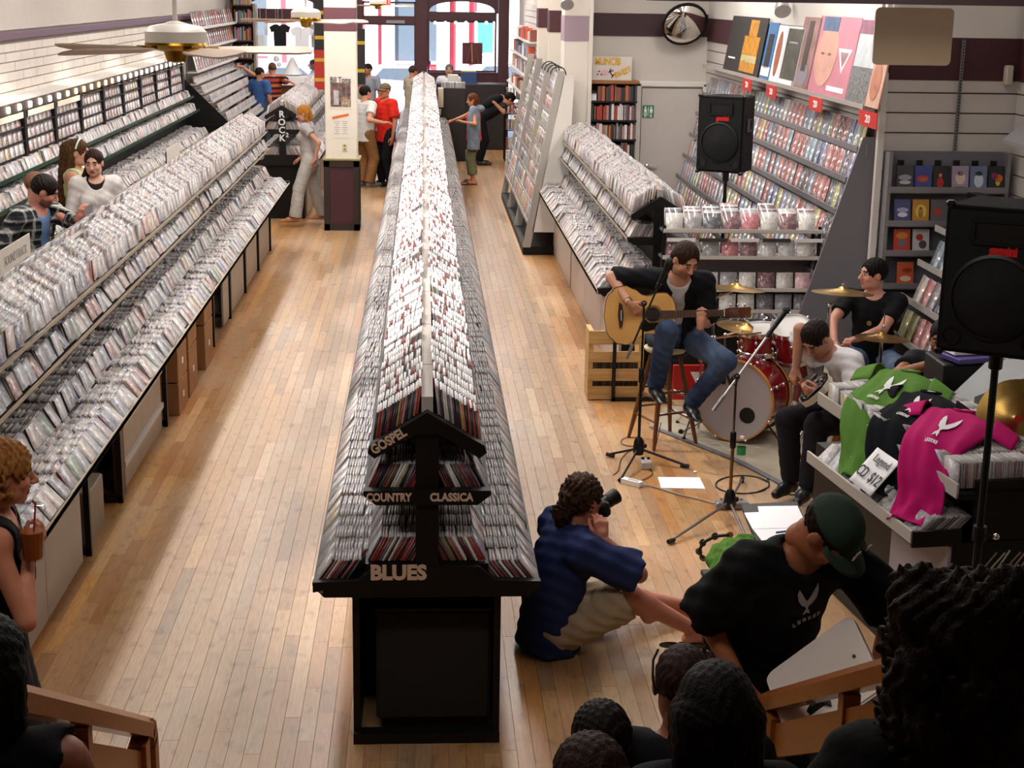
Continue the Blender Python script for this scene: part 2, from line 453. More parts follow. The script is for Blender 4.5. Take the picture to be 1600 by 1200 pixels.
# door wall and pilasters
w = MB(); w.box((3.0, 20.66, ZC / 2), (1.7, .12, ZC)); wd = struct('wall_door', w, mat('wall_grey_white', 'c4bcb4', .65, var=.03, scale=1.5))
q = MB(); q.box((3.0, 20.59, 2.93), (1.7, .02, .29)); obj('band', q, mat('maroon_dark', '33161c', .6), wd)
w = MB(); w.box((1.98, 20.45, ZC / 2), (.32, .5, ZC)); wp = struct('wall_pilaster', w, mat('cream_wall', 'd9d0c4', .65))
w = MB()
w.box((2.16, 20.2, ZC / 2), (.05, .05, ZC)); w.box((2.32, 28.4, ZC / 2), (.25, 15.4, ZC))
struct('wall_right_far', w, mat('cream_wall', 'd9d0c4', .65))
for Y, X in ((25.5, 1.96), (22.5, 1.90)):
    q = MB(); q.box((X, Y, ZC / 2), (.2, .4, ZC)); o = struct('wall_pillar', q, mat('cream_wall', 'd9d0c4', .65))
    q = MB(); q.box((X, Y, 2.93), (.22, .42, .3)); obj('band', q, MAROON, o)
q = MB(); q.box((1.98, 20.45, 2.88), (.33, .51, .32)); obj('band', q, mat('mauve_paint', '9a8590', .6), wp)
# door_1
d = MB(); d.box((3.30, 20.585, 1.06), (.80, .05, 2.1), bev=.006)
door = struct('door_1', d, mat('door_paint', 'c2b9b2', .5, var=.02))
q = MB()
for X in (2.855, 3.745): q.box((X, 20.575, 1.09), (.07, .08, 2.18), bev=.01)
q.box((3.3, 20.575, 2.17), (.96, .08, .07), bev=.01); obj('door_frame', q, WHITE, door)
q = MB(); q.lathe([(.033, 0), (.033, .012), (.02, .02), (.012, .04)], 16, 0, TR((3.0, 20.56, 1.08), 90)); q.bar((3.0, 20.52, 1.08), (3.12, 20.52, 1.075), .02, .018)
obj('door_handle', q, CHROME, door, smooth=True)
# restroom sign
q = MB(); q.box((2.99, 20.553, 1.81), (.15, .012, .165), bev=.004); sg = obj('restroom_sign', q, mat('sign_green', '1f7a4a', .5)); tag(sg, 'small green restroom sign with two white figures on the grey door', 'sign')
q = MB()
for X, wdt in ((2.952, .05), (3.028, .03)):
    q.ball((X, 20.545, 1.865), (.013, .004, .013)); q.box((X, 20.545, 1.815), (.035, .006, .065)); q.box((X, 20.545, 1.78), (wdt, .006, .03)); q.box((X - .009, 20.545, 1.755), (.012, .006, .04)); q.box((X + .009, 20.545, 1.755), (.012, .006, .04))
q.box((2.99, 20.545, 1.81), (.006, .006, .13)); obj('pictogram', q, PAPER, sg)
# ---- square column in the aisle
cx, cy = -1.145, 22.05
q = MB(); q.box((cx, cy, 2.7), (.44, .44, 3.5), bev=.01); co = struct('column', q, mat('cream_column', 'e3dccd', .6, var=.02)); co['label'] = 'cream square column with maroon band and panelled base'
q = MB(); q.box((cx, cy, 2.92), (.448, .448, .33), bev=.01); obj('band', q, mat('mauve_band', '6b4048', .6), co)
q = MB()
q.box((cx, cy, .5), (.46, .46, 1.0), 0, bev=.006)
for sx, sy in ((0, -1), (1, 0), (-1, 0), (0, 1)):
    for k in (-1, 1):
        if sy: q.box((cx + k * .205, cy + sy * .235, .5), (.07, .03, 1.0), 1)
        else: q.box((cx + sx * .235, cy + k * .205, .5), (.03, .07, 1.0), 1)
    for z, h in ((.04, .1), (.95, .1)):
        if sy: q.box((cx, cy + sy * .235, z), (.48, .03, h), 1)
        else: q.box((cx + sx * .235, cy, z), (.03, .48, h), 1)
q.box((cx, cy, 1.0), (.53, .53, .03), 2, bev=.008)
obj('base_panelling', q, [MAROON, mat('dark_brown_stile', '2e211d', .5), mat('base_cap', '8a7a45', .5)], co)
fy = cy - .221
q = MB(); q.box((cx + .0, fy, 1.93), (.3, .004, .46)); po = obj('poster', q, mat('poster_white', 'ddd6cc', .5)); tag(po, 'concert poster with big black heading taped to the cream column', 'poster')
letters('Bill Toms', TR((cx, fy - .004, 2.1), 90), .105, mat('ink_black', '2a2422', .7), po, depth=.002, bold=.002, font_sx=.72)
q = MB(); PH = mat('poster_photo', '6a5350', .5, var=.9, scale=16)
q.box((cx, fy - .003, 1.9), (.28, .003, .33)); q.box((cx + .07, fy - .005, 1.8), (.12, .003, .13), 1); q.box((cx - .06, fy - .005, 1.86), (.07, .003, .2), 2)
obj('photo', q, [PH, mat('poster_photo_inset', 'a08a70', .5, var=.8, scale=30), mat('poster_grey', 'b5b0b0', .5, var=.3)], po)
q = MB(); q.box((cx + .01, fy, 1.47), (.25, .004, .34)); po = obj('flyer', q, mat('flyer_white', 'e2dad0', .6)); tag(po, 'white flyer with slanted orange banner below the column poster', 'flyer')
q = MB(); q.prism([(-.12, .1), (.11, .15), (.11, .185), (-.12, .135)], 0, .003, 0, TR((cx, fy - .003, 1.46), 90)); obj('banner', q, mat('banner_orange', 'd96a2a', .5), po)
q = MB()
for k in range(7):
    for s_ in (-1, 1): q.box((cx + s_ * .055, fy - .003, 1.53 - k * .028), (.08 - .02 * (k % 3), .002, .006))
obj('print', q, mat('ink_grey', '9a948e', .7), po)
q = MB(); q.box((cx + .05, fy, 1.17), (.072, .01, .116), bev=.006)
for z in (1.145, 1.195): q.box((cx + .05, fy - .006, z), (.034, .004, .03), 1)
tag(obj('wall_outlet', q, [mat('ivory_plastic', 'd8cfae', .4), mat('ivory_dark', '8f8668', .4)]), 'ivory double outlet on the column just above its base', 'outlet')

# ---- ceiling and back wall (out of the frame, they close the room)
q = MB(); q.box((0, 16.5, ZC + .1), (12, 39.6, .2)); struct('ceiling', q, mat('ceiling_white', 'cfcac4', .8))
q = MB(); q.box((0, -1.6, ZC / 2), (12, .2, ZC)); struct('wall_back', q, WHITE)
q = MB(); q.box((5.6, 3.2, ZC / 2), (.2, 9.6, ZC)); struct('wall_back_right', q, WHITE)
# dark beam along the top right
q = MB(); a = at(1040, -6, 10.5); b = at(1640, 12, 10.5)
q.box(((a.x + b.x) / 2 + .6, 10.6, a.z + .12), (b.x - a.x + 1.4, .22, .30)); struct('beam', q, mat('beam_dark', '2a1418', .6))

# ================================================================== STOREFRONT
FRAME = mat('storefront_maroon', '4a2026', .45, var=.08)
PANE = glass_mat('window_pane')
def bar_px(mb, x0, x1, y0, y1, Y=YF, th=.14, m=0, dy=0):
    a = at(x0, y1, Y); b = at(x1, y0, Y)
    mb.box(((a.x + b.x) / 2, Y + dy, (a.z + b.z) / 2), (b.x - a.x, th, b.z - a.z), m)
w = MB()
za = at(700, -2, YF).z
w.box((-1.0, YF + .1, za + (ZC - za) / 2 + .42), (7.4, .2, ZC - za), 0)          # header above the windows
zs = at(700, 113, YF).z
a = at(668, 113, YF).x; b = at(795, 113, YF).x
w.box(((a + b) / 2, YF + .1, zs / 2), (b - a, .2, zs), 0)                          # low wall under the right window
a = at(372, 113, YF).x; b = at(565, 113, YF).x
w.box(((a + b) / 2, YF + .1, (zs - .35) / 2), (b - a, .2, zs - .35), 0)
for x0, x1 in ((366, 384), (497, 566), (649, 668), (775, 796)):
    bar_px(w, x0, x1, -14, 330, th=.24)
bar_px(w, 384, 500, 15, 30); bar_px(w, 566, 650, 27, 37); bar_px(w, 668, 776, 20, 31)
struct('wall_storefront', w, FRAME)
def window(n, x0, x1, y0, y1, arch=False, label=None):
    m = MB()
    a = at(x0, y1, YF); b = at(x1, y0, YF); r = MB()
    if not arch:
        e = .04
        for X in (a.x + e / 2, b.x - e / 2): r.box((X, YF, (a.z + b.z) / 2), (e, .1, b.z - a.z))
        for Z in (a.z + e / 2, b.z - e / 2): r.box(((a.x + b.x) / 2, YF, Z), (b.x - a.x, .1, e))
    else:
        hw = (b.x - a.x) / 2; cxx = (a.x + b.x) / 2; H = b.z - a.z; N = 24
        inner = [(cxx - math.cos(math.pi * i / N) * hw * .95, a.z + .02 + math.sin(math.pi * i / N) ** .8 * (H - .05)) for i in range(N + 1)]
        # spandrel plate round the arch
        top = b.z + .35
        for i in range(N):
            p, q2 = inner[i], inner[i + 1]
            vs = [(p[0], YF - .05, p[1]), (q2[0], YF - .05, q2[1]), (q2[0], YF - .05, top), (p[0], YF - .05, top),
                  (p[0], YF + .05, p[1]), (q2[0], YF + .05, q2[1]), (q2[0], YF + .05, top), (p[0], YF + .05, top)]
            r.add(vs, [(0, 1, 2, 3), (7, 6, 5, 4), (4, 5, 1, 0), (3, 2, 6, 7)])
        for X in (a.x, b.x): r.box((X, YF, (a.z + top) / 2), (hw * .1, .1, top - a.z))
        r.box((cxx, YF, a.z + .01), (2 * hw, .1, .04))
    wo = struct('window_%d' % n, r, FRAME)
    g = MB(); g.box(((a.x + b.x) / 2, YF + .02, (a.z + b.z) / 2 + (.15 if arch else 0)), (b.x - a.x - .03, .008, b.z - a.z + (.3 if arch else -.03))); obj('pane', g, PANE, wo)
    return wo
window(1, 384, 499, 30, 118); window(2, 384, 499, -6, 15, True)
window(3, 668, 776, 31, 112); window(4, 668, 776, 1, 20, True)
window(5, 566, 650, 3, 27)
d = window(6, 566, 650, 37, 262); d.name = 'door_2'
q = MB(); a = at(618, 34, YF - .1); q.box((a.x, YF - .12, a.z), (.42, .08, .07)); obj('door_closer', q, STEEL, d)
# exit sign
a = at(600, 1, 35.4); q = MB(); q.box((a.x, 35.4, a.z), (.3, .06, .2), bev=.01); ex = obj('exit_sign', q, mat('exit_red', 'd8301c', .4, emit='ff3a20', es=.7)); tag(ex, 'red exit sign hanging above the glass front door', 'sign')
letters('EXIT', TR((a.x, 35.365, a.z - .02), 90), .15, mat('exit_letters', 'ffb090', .5, emit='ffb0a0', es=1.2), ex, bold=.003)
# track lights above the right window
a = at(672, 33, 35.6); b = at(770, 34, 35.6); q = MB(); q.box(((a.x + b.x) / 2, 35.6, a.z), (b.x - a.x, .05, .04)); q.box(((a.x + b.x) / 2, 35.75, a.z), (.05, .3, .03)); tr = obj('light_track', q, BLACKM); tag(tr, 'dark lamp track with small bulbs above the right shop window', 'light fixture')
for k in range(6):
    c = at(680 + k * 16, 34, 35.55); q = MB(); q.ball((c.x, 35.55, c.z - .02), .035); obj('bulb', q, mat('bulb_glow', 'fff2e0', .3, emit='fff0e0', es=4), tr, smooth=True)

# ================================================================== STREET OUTSIDE
q = MB(); q.box((0, 70, -.12), (90, 66, .2)); struct('street', q, mat('asphalt', '6f6d70', .8, var=.1))
q = MB(); q.box((0, 38.4, -.05), (90, 4.2, .14)); struct('pavement', q, mat('concrete', 'b9b4ae', .8, var=.06))
q = MB(); q.box((0, 51, -.04), (90, 3.4, .16)); struct('pavement_far', q, mat('concrete', 'b9b4ae', .8))
def facade(x0, x1, h, Y, m, name, label, pillars=(), wins=(), trim='f4f0ee'):
    t = thing(name, label, 'building', ((x0 + x1) / 2, Y, 0))
    q = MB(); q.box(((x0 + x1) / 2, Y + 2, h / 2), (x1 - x0, 4, h)); obj('wall', q, m, t)
    q = MB(); q.box(((x0 + x1) / 2, Y - .15, h + .1), (x1 - x0 + .3, .5, .35)); obj('cornice', q, WHITE, t)
    for X in pillars:
        q = MB(); q.box((X, Y - .25, 2.2), (.42, .5, 4.4), bev=.04); obj('pillar', q, PAPER, t)
    for (X, Z, ww, hh, cm) in wins:
        q = MB(); q.box((X, Y - .02, Z), (ww + .2, .1, hh + .2), 0); wo = obj('window', q, PAPER, t)
        q = MB(); q.box((X, Y - .08, Z), (ww, .03, hh), 0); obj('pane', q, cm, wo)
    return t
GL = mat('far_glass', '54606c', .15); TEAL = mat('teal_paint', '3f9a9c', .5)
pk = mat('pink_render', 'd8506e', .7, var=.05); crim = mat('crimson_render', 'b03848', .7, var=.05)
X = lambda px, Y=52: at(px, 60, Y).x
facade(X(545), X(668), 7, 52, pk, 'pink_house', 'pink house with white porch pillars seen through the glass door', (X(581), X(607)), ((X(640), 2.2, 1.2, 2.2, GL),))
facade(X(668), X(745), 7, 52, crim, 'crimson_house', 'crimson shopfront with white pillars seen through the right window', (X(692), X(722)), ((X(678), 2.4, .7, 2.6, GL),))
facade(X(745), X(830), 6, 52, mat('white_render', 'ece8e4', .7), 'white_house', 'white house with teal shutter seen through the right window', (), ((X(758), 2.0, .5, 1.2, TEAL),))
facade(X(345), X(545), 7, 52, mat('rose_render', 'c87a84', .7), 'rose_house', 'pale rose house seen through the left window', (X(430), X(480)), ((X(400), 2.2, 1.4, 1.8, GL), (X(505), 2.2, 1.2, 1.8, GL)))
def car(cx, cy, L, m, label, yaw=0):
    t = thing('car', label, 'car', (cx, cy, 0))
    M = TR((cx, cy, 0), rz=yaw)
    q = MB()
    # body: side profile lofted across the width
    prof = [(-.5, .35), (-.49, .62), (-.44, .74), (-.30, .82), (-.17, 1.22), (-.05, 1.40), (.14, 1.40), (.26, 1.22), (.37, .92), (.47, .86), (.5, .6), (.5, .35)]
    n = len(prof); ys = [(-.82, .94), (-.74, 1), (.74, 1), (.82, .94)]
    vs = [(p[0] * L, y * (1 if p[1] < .9 else .82), .35 + (p[1] - .35) * s_) for y, s_ in ys for p in prof]
    fs = [(r * n + i, r * n + i + 1, (r + 1) * n + i + 1, (r + 1) * n + i) for r in range(3) for i in range(n - 1)] + [tuple(range(n - 1, -1, -1)), tuple(range(3 * n, 4 * n))]
    q.add(vs, fs, 0, M); obj('body', q, m, t, smooth=True, sharp=30)
    q = MB()
    for s_ in (-1, 1):
        q.prism([(-.15 * L, .86), (-.05 * L, 1.33), (.13 * L, 1.33), (.25 * L, .9)], 0, .02, 0, M @ TR((0, s_ * .70 + (.01 if s_ > 0 else -.03), 0), 90) )
    obj('side_glass', q, GL, t)
    for sx in (-.31, .31):
        for s_ in (-1, 1):
            q = MB(); q.lathe([(.10, -.1), (.31, -.1), (.33, -.05), (.33, .05), (.31, .1), (.10, .1)], 20, 0, M @ TR((sx * L, s_ * .76, .33), 90)); obj('wheel', q, BLACKM, t, smooth=True)
    return t
car(at(612, 120, 42.5).x, 42.5, 4.4, mat('silver_car', 'd9dde4', .2, .6, coat=.6), 'silver car parked outside the glass front door')
car(at(715, 120, 44.5).x + 1.0, 44.5, 4.5, mat('white_car', 'e9e9ec', .2, .1, coat=.6), 'white car in the street beyond the right shop window')
car(at(440, 110, 42.0).x, 42.0, 4.3, mat('pale_car', 'dcdfe2', .2, .4, coat=.6), 'pale car in the street beyond the left shop window')
# ================================================================== COMPACT DISCS
CDE = attr_mat('disc_case_edge', .55, .3, .06, 60)
CDS = attr_mat('disc_spine', .35, .5, .15, 90)
CDA = art_mat('disc_cover_art', .38, .95, .62, 3.0, .22)
COVERS = [tuple(.35 * .34 + .60 * v for v in lin(c)) for c in ('b5aeac', 'a39c9c', 'c7c0be', '8b8485', 'd6d1ce', '6e686a', 'b59c8e', '9a7f7a', 'b8a9a6', '8e97a6', 'a7b0b8', 'c9b2a2', '50494c', 'd8c9b8', 'b98f80', '7c6a70', 'cfc9c9', 'a89898', 'b56a5c', 'c7a560', '6f8f6a', '4d5f8a')]
SPINES = [lin(c) for c in ('8a2a2a', '3a2222', '6e1e20', '22222a', 'b5654a', 'c8c0b8', '2a2a38', '7a5a3a', 'd8d2cc', '4a2a2a', '9a3a30', '1c1c20', 'a89a5a', '5a5a66', 'b09890')]
SPINES2 = [tuple(.55 * v + .45 * .42 for v in c) for c in SPINES]
EDGES = [tuple(.74 * v for v in lin(c)) for c in ('cbc6c6', 'c3bebe', 'd8d4d3', 'b8b3b4', 'cac4c3', 'dedad8', 'bfbaba')]
TMPL = np.array([(u, v, n) for u in (0, .125) for v in (-.071, .071) for n in (-.005, .005)], np.float32)   # index = u*4+v*2+n
QF = np.array([(1, 3, 7, 5), (0, 4, 6, 2), (4, 5, 7, 6), (0, 1, 5, 4), (2, 6, 7, 3)])       # front n+, back n-, top, v-, v+
QM = np.array([1, 1, 0, 2, 2])
QUV = np.array([[(0, 0), (1, 0), (1, 1), (0, 1)], [(0, 0), (0, 1), (1, 1), (1, 0)], [(0, 0), (.1, 0), (.1, 1), (0, 1)], [(0, 0), (.1, 0), (.1, 1), (0, 1)], [(0, 0), (0, 1), (.1, 1), (.1, 0)]], np.float32)
def boxes_mesh(name, items, tmpl, mats, edges=EDGES, covers=COVERS, spines=SPINES):
    """items: list of (centre_of_bottom, U, V, N) -> one mesh of thin boxes with cover, edge and spine faces"""
    N = len(items)
    O = np.array([i[0] for i in items], np.float32); U = np.array([i[1] for i in items], np.float32)
    Vv = np.array([i[2] for i in items], np.float32); Nn = np.array([i[3] for i in items], np.float32)
    P = O[:, None, :] + tmpl[None, :, 0:1] * U[:, None, :] + tmpl[None, :, 1:2] * Vv[:, None, :] + tmpl[None, :, 2:3] * Nn[:, None, :]
    me = bpy.data.meshes.new(name)
    me.vertices.add(N * 8); me.vertices.foreach_set('co', P.reshape(-1))
    F = (QF[None] + (np.arange(N) * 8)[:, None, None]).reshape(-1)
    me.loops.add(N * 20); me.loops.foreach_set('vertex_index', F.astype(np.int32))
    me.polygons.add(N * 5); me.polygons.foreach_set('loop_start', np.arange(0, N * 20, 4, dtype=np.int32))
    me.polygons.foreach_set('loop_total', np.full(N * 5, 4, np.int32)) if False else None
    for mm in mats: me.materials.append(mm)
    me.polygons.foreach_set('material_index', np.tile(QM, N).astype(np.int32))
    E, C_, Sp = np.array(edges), np.array(covers), np.array(spines)
    c = np.ones((N, 5, 4, 4), np.float32)
    kc = NR.uniform(.8, 1.15, (N, 1, 1))
    cv = C_[NR.randint(len(C_), size=N)][:, None, :] * kc
    c[:, 0, :, :3] = cv; c[:, 1, :, :3] = cv
    c[:, 2, :, :3] = (E[NR.randint(len(E), size=N)] * NR.uniform(.85, 1.12, (N, 1)))[:, None, :]
    sp = Sp[NR.randint(len(Sp), size=N)][:, None, :]
    c[:, 3, :, :3] = sp; c[:, 4, :, :3] = sp
    a = me.attributes.new('col', 'FLOAT_COLOR', 'CORNER'); a.data.foreach_set('color', np.clip(c, 0, 1).reshape(-1))
    uv = me.uv_layers.new(name='UVMap')
    off = NR.randint(0, 60, (N, 1, 1, 2)).astype(np.float32) * 1.37
    uv.data.foreach_set('uv', (QUV[None] + off).reshape(-1))
    me.update(calc_edges=True); me.validate()
    return me
DM = [CDE, CDA, CDS]
class Pile:
    """box-like goods of one kind: the ones marked 'single' become objects of their own, the rest one stuff object"""
    def __init__(s, tmpl, mats, nvar=24, **pal):
        s.t = tmpl; s.m = mats; s.pal = pal; s.single = []; s.nvar = nvar; s.vars = None
    def variants(s, nm):
        if s.vars is None:
            s.vars = [boxes_mesh(nm, [((0, 0, 0), (1, 0, 0), (0, 1, 0), (0, 0, 1))], s.t, s.m, **s.pal) for _ in range(s.nvar)]
        return s.vars
    def one(s, nm, it, label, cat, group):
        me = rnd.choice(s.variants(nm)); o = bpy.data.objects.new(nm, me); COL.objects.link(o)
        U, V, N = Vector(it[1]), Vector(it[2]), Vector(it[3])
        M = Matrix((U, V, N)).transposed().to_4x4(); M.translation = Vector(it[0]); o.matrix_world = M
        return tag(o, label, cat, group)
    def rest(s, nm, items, label, cat):
        if not items: return
        me = boxes_mesh(nm, items, s.t, s.m, **dict(dict(spines=SPINES2), **s.pal)); o = bpy.data.objects.new(nm, me); COL.objects.link(o); o['kind'] = 'stuff'
        return tag(o, label, cat)
DISC = Pile(TMPL, DM)
GLARE_TOP = Pile(TMPL, DM, edges=[lin(c) for c in ('f4f2f2', 'eceaea', 'fbfafa', 'f0eeee', 'f6f4f4', '7a2a26', 'e8e6e6')])  # lamp glare on the top tier is painted in as near-white edges
def bank(cx, side, xa, xb, z, y0, y1, lean, slope=0.0, fill=.97, pitch=.151, th=.0105, M=None, gapp=.03, tidy=1.0):
    """rows of discs across X from |x|=xa (outer) to xb (inner); returns rows (list of lists), outermost first"""
    rows = []; y = y0 + .074
    while y < y1 - .07:
        la = math.radians(lean + rnd.uniform(-5, 5) * tidy); step = th / math.cos(la) * rnd.uniform(1.0, 1.06)
        n = int((xa - xb) / step); row = []
        miss = 0 if rnd.random() > .12 else rnd.randint(1, max(1, n // 3))
        yaw0 = rnd.uniform(-.03, .03) * tidy
        for k in range(n - miss):
            if rnd.random() > fill: continue
            X = xa - .006 - k * step; a = la + rnd.uniform(-.03, .03)
            dz = (xa - X) * slope + rnd.choice([0, 0, 0, 0, 0, .004, .008]) * (tidy if tidy > 1 else tidy * .4)
            yw = yaw0 + rnd.uniform(-.02, .02)
            o = Vector((cx + side * X, y + rnd.uniform(-.003, .003), z + dz + .003))
            U = Vector((-side * math.sin(a), 0, math.cos(a))); V = Vector((math.sin(yw) * side, math.cos(yw), 0)); V = (V - U * U.dot(V)).normalized()
            N = U.cross(V) * (1 if side > 0 else 1)
            if N.x * side < 0: N = -N; V = -V
            if M is not None: o = M @ o; U = M.to_3x3() @ U; V = M.to_3x3() @ V; N = M.to_3x3() @ N
            row.append((tuple(o), tuple(U), tuple(V), tuple(N)))
        rows.append(row); y += pitch + (gapp if rnd.random() < .08 else rnd.uniform(0, .004))
    return rows
ORD = ['first', 'second', 'third', 'fourth', 'fifth', 'sixth', 'seventh', 'eighth', 'ninth', 'tenth']

# ================================================================== ISLAND RACKS
EDGE = mat('rack_edge_strip', 'ab9c84', .4, var=.1)
RIDGE = mat('ridge_strip', 'b3aaa2', .35, var=.05)
SIDEP = mat('brown_side', '4a2c1e', .5, var=.15)
def island(name, label, cx, y0, y1, zA=.79, dz=0.0, base='panel', M=None, top=True, base_kind=None, hw=.5, edge=BLACK):
    """tree-shaped disc island: cabinet, wide tray with a raised middle step, narrower tray, roof-shaped top"""
    P = lambda p: (M @ Vector(p)) if M is not None else Vector(p)
    t = thing(name, label, 'display rack', P((cx, y0, 0)))
    L = y1 - y0; ym = (y0 + y1) / 2
    T = M if M is not None else I4
    q = MB(); q.box((cx, ym + .01, zA - .035), (2 * hw, L, .03), 0, T)
    for s in (-1, 1): q.box((cx + s * (hw - .006), ym, zA - .03), (.012, L, .036), 1, T)
    obj('tray', q, [BLACK, edge], t)
    q = MB(); q.box((cx, ym, zA + .03), (.54, L - .02, .10), 0, T); obj('step', q, BLACK, t)
    zC_ = zA + .41 + dz
    q = MB(); q.box((cx, ym, zC_ - .012), (.54, L - .01, .022), 0, T)
    for s in (-1, 1): q.box((cx + s * .268, ym, zC_ - .008), (.008, L - .01, .02), 1, T)
    obj('upper_tray', q, [BLACK, edge], t)
    q = MB(); q.box((cx, ym, (zA + zC_ + .3) / 2), (.05, L - .05, zC_ + .3 - zA), 0, T); obj('spine_panel', q, BLACK, t)
    za = zC_ + .36; zr = za - .15
    for s in (-1, 1):
        q = MB(); q.add([P((cx, y0 + .03, za)), P((cx + s * .235, y0 + .03, zr)), P((cx + s * .235, y1, zr)), P((cx, y1, za)),
                         P((cx, y0 + .03, za - .025)), P((cx + s * .235, y0 + .03, zr - .025)), P((cx + s * .235, y1, zr - .025)), P((cx, y1, za - .025))],
                        [(0, 1, 2, 3), (7, 6, 5, 4), (0, 4, 5, 1), (1, 5, 6, 2), (2, 6, 7, 3)]); q.box((cx + s * .238, ym, zr - .008), (.006, L - .03, .022), 1, T); obj('top_board', q, [BLACK, edge], t)
    q = MB(); yy = y0 + .02
    while yy < y1 - .1:
        l = min(rnd.choice([.6, .9, 1.2]), y1 - yy); q.box((cx, yy + l / 2, za + .028), (.05, l - .012, .07), 0, T); yy += l
    obj('ridge_strip', q, RIDGE, t)
    # near-end pieces
    for ye, f in ((y0, 1), (y1, -1)):
        q = MB()
        A = T @ TR((cx, ye - .0 * f, 0), 90)
        q.prism([(-hw + .05, zA - .065), (hw - .05, zA - .065), (hw, zA - .01), (hw, zA + .006), (hw - .2, zA + .012), (.23, zA + .075), (-.23, zA + .075), (-hw + .2, zA + .012), (-hw, zA + .006), (-hw, zA - .01)], -.02, .02, 0, A)
        obj('end_panel', q, BLACK, t)
        q = MB(); q.prism([(-.05, zA + .07), (.05, zA + .07), (.05, za - .05), (-.05, za - .05)], -.025, .015, 0, A); obj('post', q, BLACK, t)
        q = MB(); q.prism([(-.22, zC_ - .045), (.22, zC_ - .045), (.275, zC_ + .0), (.275, zC_ + .02), (-.275, zC_ + .02), (-.275, zC_)], -.02, .035, 0, A); obj('bracket', q, BLACK, t)
        q = MB()
        q.prism([(0, za + .01), (-.245, zr + .012), (-.255, zr - .02), (-.225, zr - .045), (-.05, za - .085), (.05, za - .085), (.225, zr - .045), (.255, zr - .02), (.245, zr + .012)], -.02, .035, 0, A); obj('roof_bracket', q, BLACK, t)
    return t, zC_, za, zr
def fill_island(cx, y0, y1, zA, zC_, za, zr, sides=(-1, 1), M=None, hw=.5, lean=(36, 26, 26, 8), tidy=1.0):
    out = {}
    for s in sides:
        out['A', s] = bank(cx, s, hw - .004, .282, zA - .018, y0 + .03, y1 - .02, lean[0], M=M, tidy=tidy)
        out['B', s] = bank(cx, s, .262, .05, zA + .082, y0 + .03, y1 - .02, lean[1], M=M, tidy=tidy)
        out['C', s] = bank(cx, s, .258, .05, zC_ + .002, y0 + .04, y1 - .02, lean[2], M=M, tidy=tidy)
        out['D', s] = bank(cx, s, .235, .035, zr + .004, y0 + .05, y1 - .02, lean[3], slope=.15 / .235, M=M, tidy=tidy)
    return out
# ---- central island
CY0 = 6.34
t, zC_, za, zr = island('display_island', 'long central island of compact discs under Blues, Country and Gospel letters', .02, CY0, 33.6)
q = MB(); b = (.66, 27.2)
q.box((.02, CY0 + .03 + .02, .72), (.66, .05, .03), 0); q.box((.02, CY0 + .05, .025), (.66, .07, .05), 0)
for s in (-1, 1): q.box((.02 + s * .315, CY0 + 13.6, .365), (.03, 27.1, .73), 0)
q.box((.02, CY0 + 13.8, .36), (.6, 26.6, .7), 0)
obj('cabinet', q, BLACK, t)
q = MB(); q.box((.05, CY0 + .27, .335), (.52, .3, .53), 0, bev=.012); obj('inner_box', q, mat('black_carpet_box', '17130f', .9, var=.2), t)
q = MB(); q.box((.05, CY0 + .27, .61), (.54, .32, .012), 0); obj('inner_shelf', q, BLACK, t)
q = MB()
for y in np.arange(CY0 + 1.2, 33, 1.5):
    for s in (-1, 1): q.box((.02 + s * .332, y, .37), (.006, 1.4, .6), 0)
obj('side_panels', q, SIDEP, t, kind='stuff')
YL = CY0 - .022
letters('BLUES', TR((-.105, YL, .838), 90), .092, LETTER, t, bold=.0045, font_sx=.98)
letters('COUNTRY', TR((-.145, YL - .015, zC_ - .010), 90), .050, LETTER, t, bold=.002, font_sx=.80)
letters('CLASSICA', TR((.125, YL - .015, zC_ - .010), 90), .050, LETTER, t, bold=.002, font_sx=.84)
letters('GOSPEL', TR((-.145, YL - .015, (za + zr) / 2 - .042), 90) @ TR(rz=32), .058, LETTER, t, bold=.002, font_sx=.82)
q = MB(); q.box((-.44, YL + .001, .752), (.012, .004, .012), 0); obj('staple', q, STEEL, t)
central = fill_island(.02, CY0, 33.55, .79, zC_, za, zr, tidy=.5)
BN = {'A': 'bottom tray', 'B': 'raised step', 'C': 'middle tray', 'D': 'rooftop tray'}
LETN = {('A', -1): 'left of the Blues letters', ('A', 1): 'right of the Blues letters'}
def emit(fix, rows_by_bank, singles, where, restlabel):
    rest, keep = [], []
    for key, rows in rows_by_bank.items():
        for ri, row in enumerate(rows):
            for ci, it in enumerate(row):
                if singles(key, ri, ci, len(row)):
                    side = 'left' if key[1] < 0 else 'right'
                    lab = 'compact disc, %s from the outer edge, %s row, %s %s, %s' % (ordw(ci), ORD[min(ri, 9)], side, BN[key[0]], where)
                    (GLARE_TOP if key[0] == 'D' else DISC).one('compact_disc', it, lab, 'compact disc', 'discs in the %s row, %s side of the %s, %s' % (ORD[min(ri, 9)], side, BN[key[0]], where))
                else: (keep if key[0] == 'D' else rest).append(it)
    DISC.rest('compact_discs', rest, restlabel, 'compact discs')
    GLARE_TOP.rest('compact_discs', keep, 'discs with glare-white painted tops along the ridge of the central island', 'compact discs')
def sing_c(key, ri, ci, n):
    if ri == 0: return True
    if ri == 1: return key[0] in 'AD' or ci < 6
    return False
emit('central', central, sing_c, 'central island', 'long rows of clear-cased discs running down the central island')
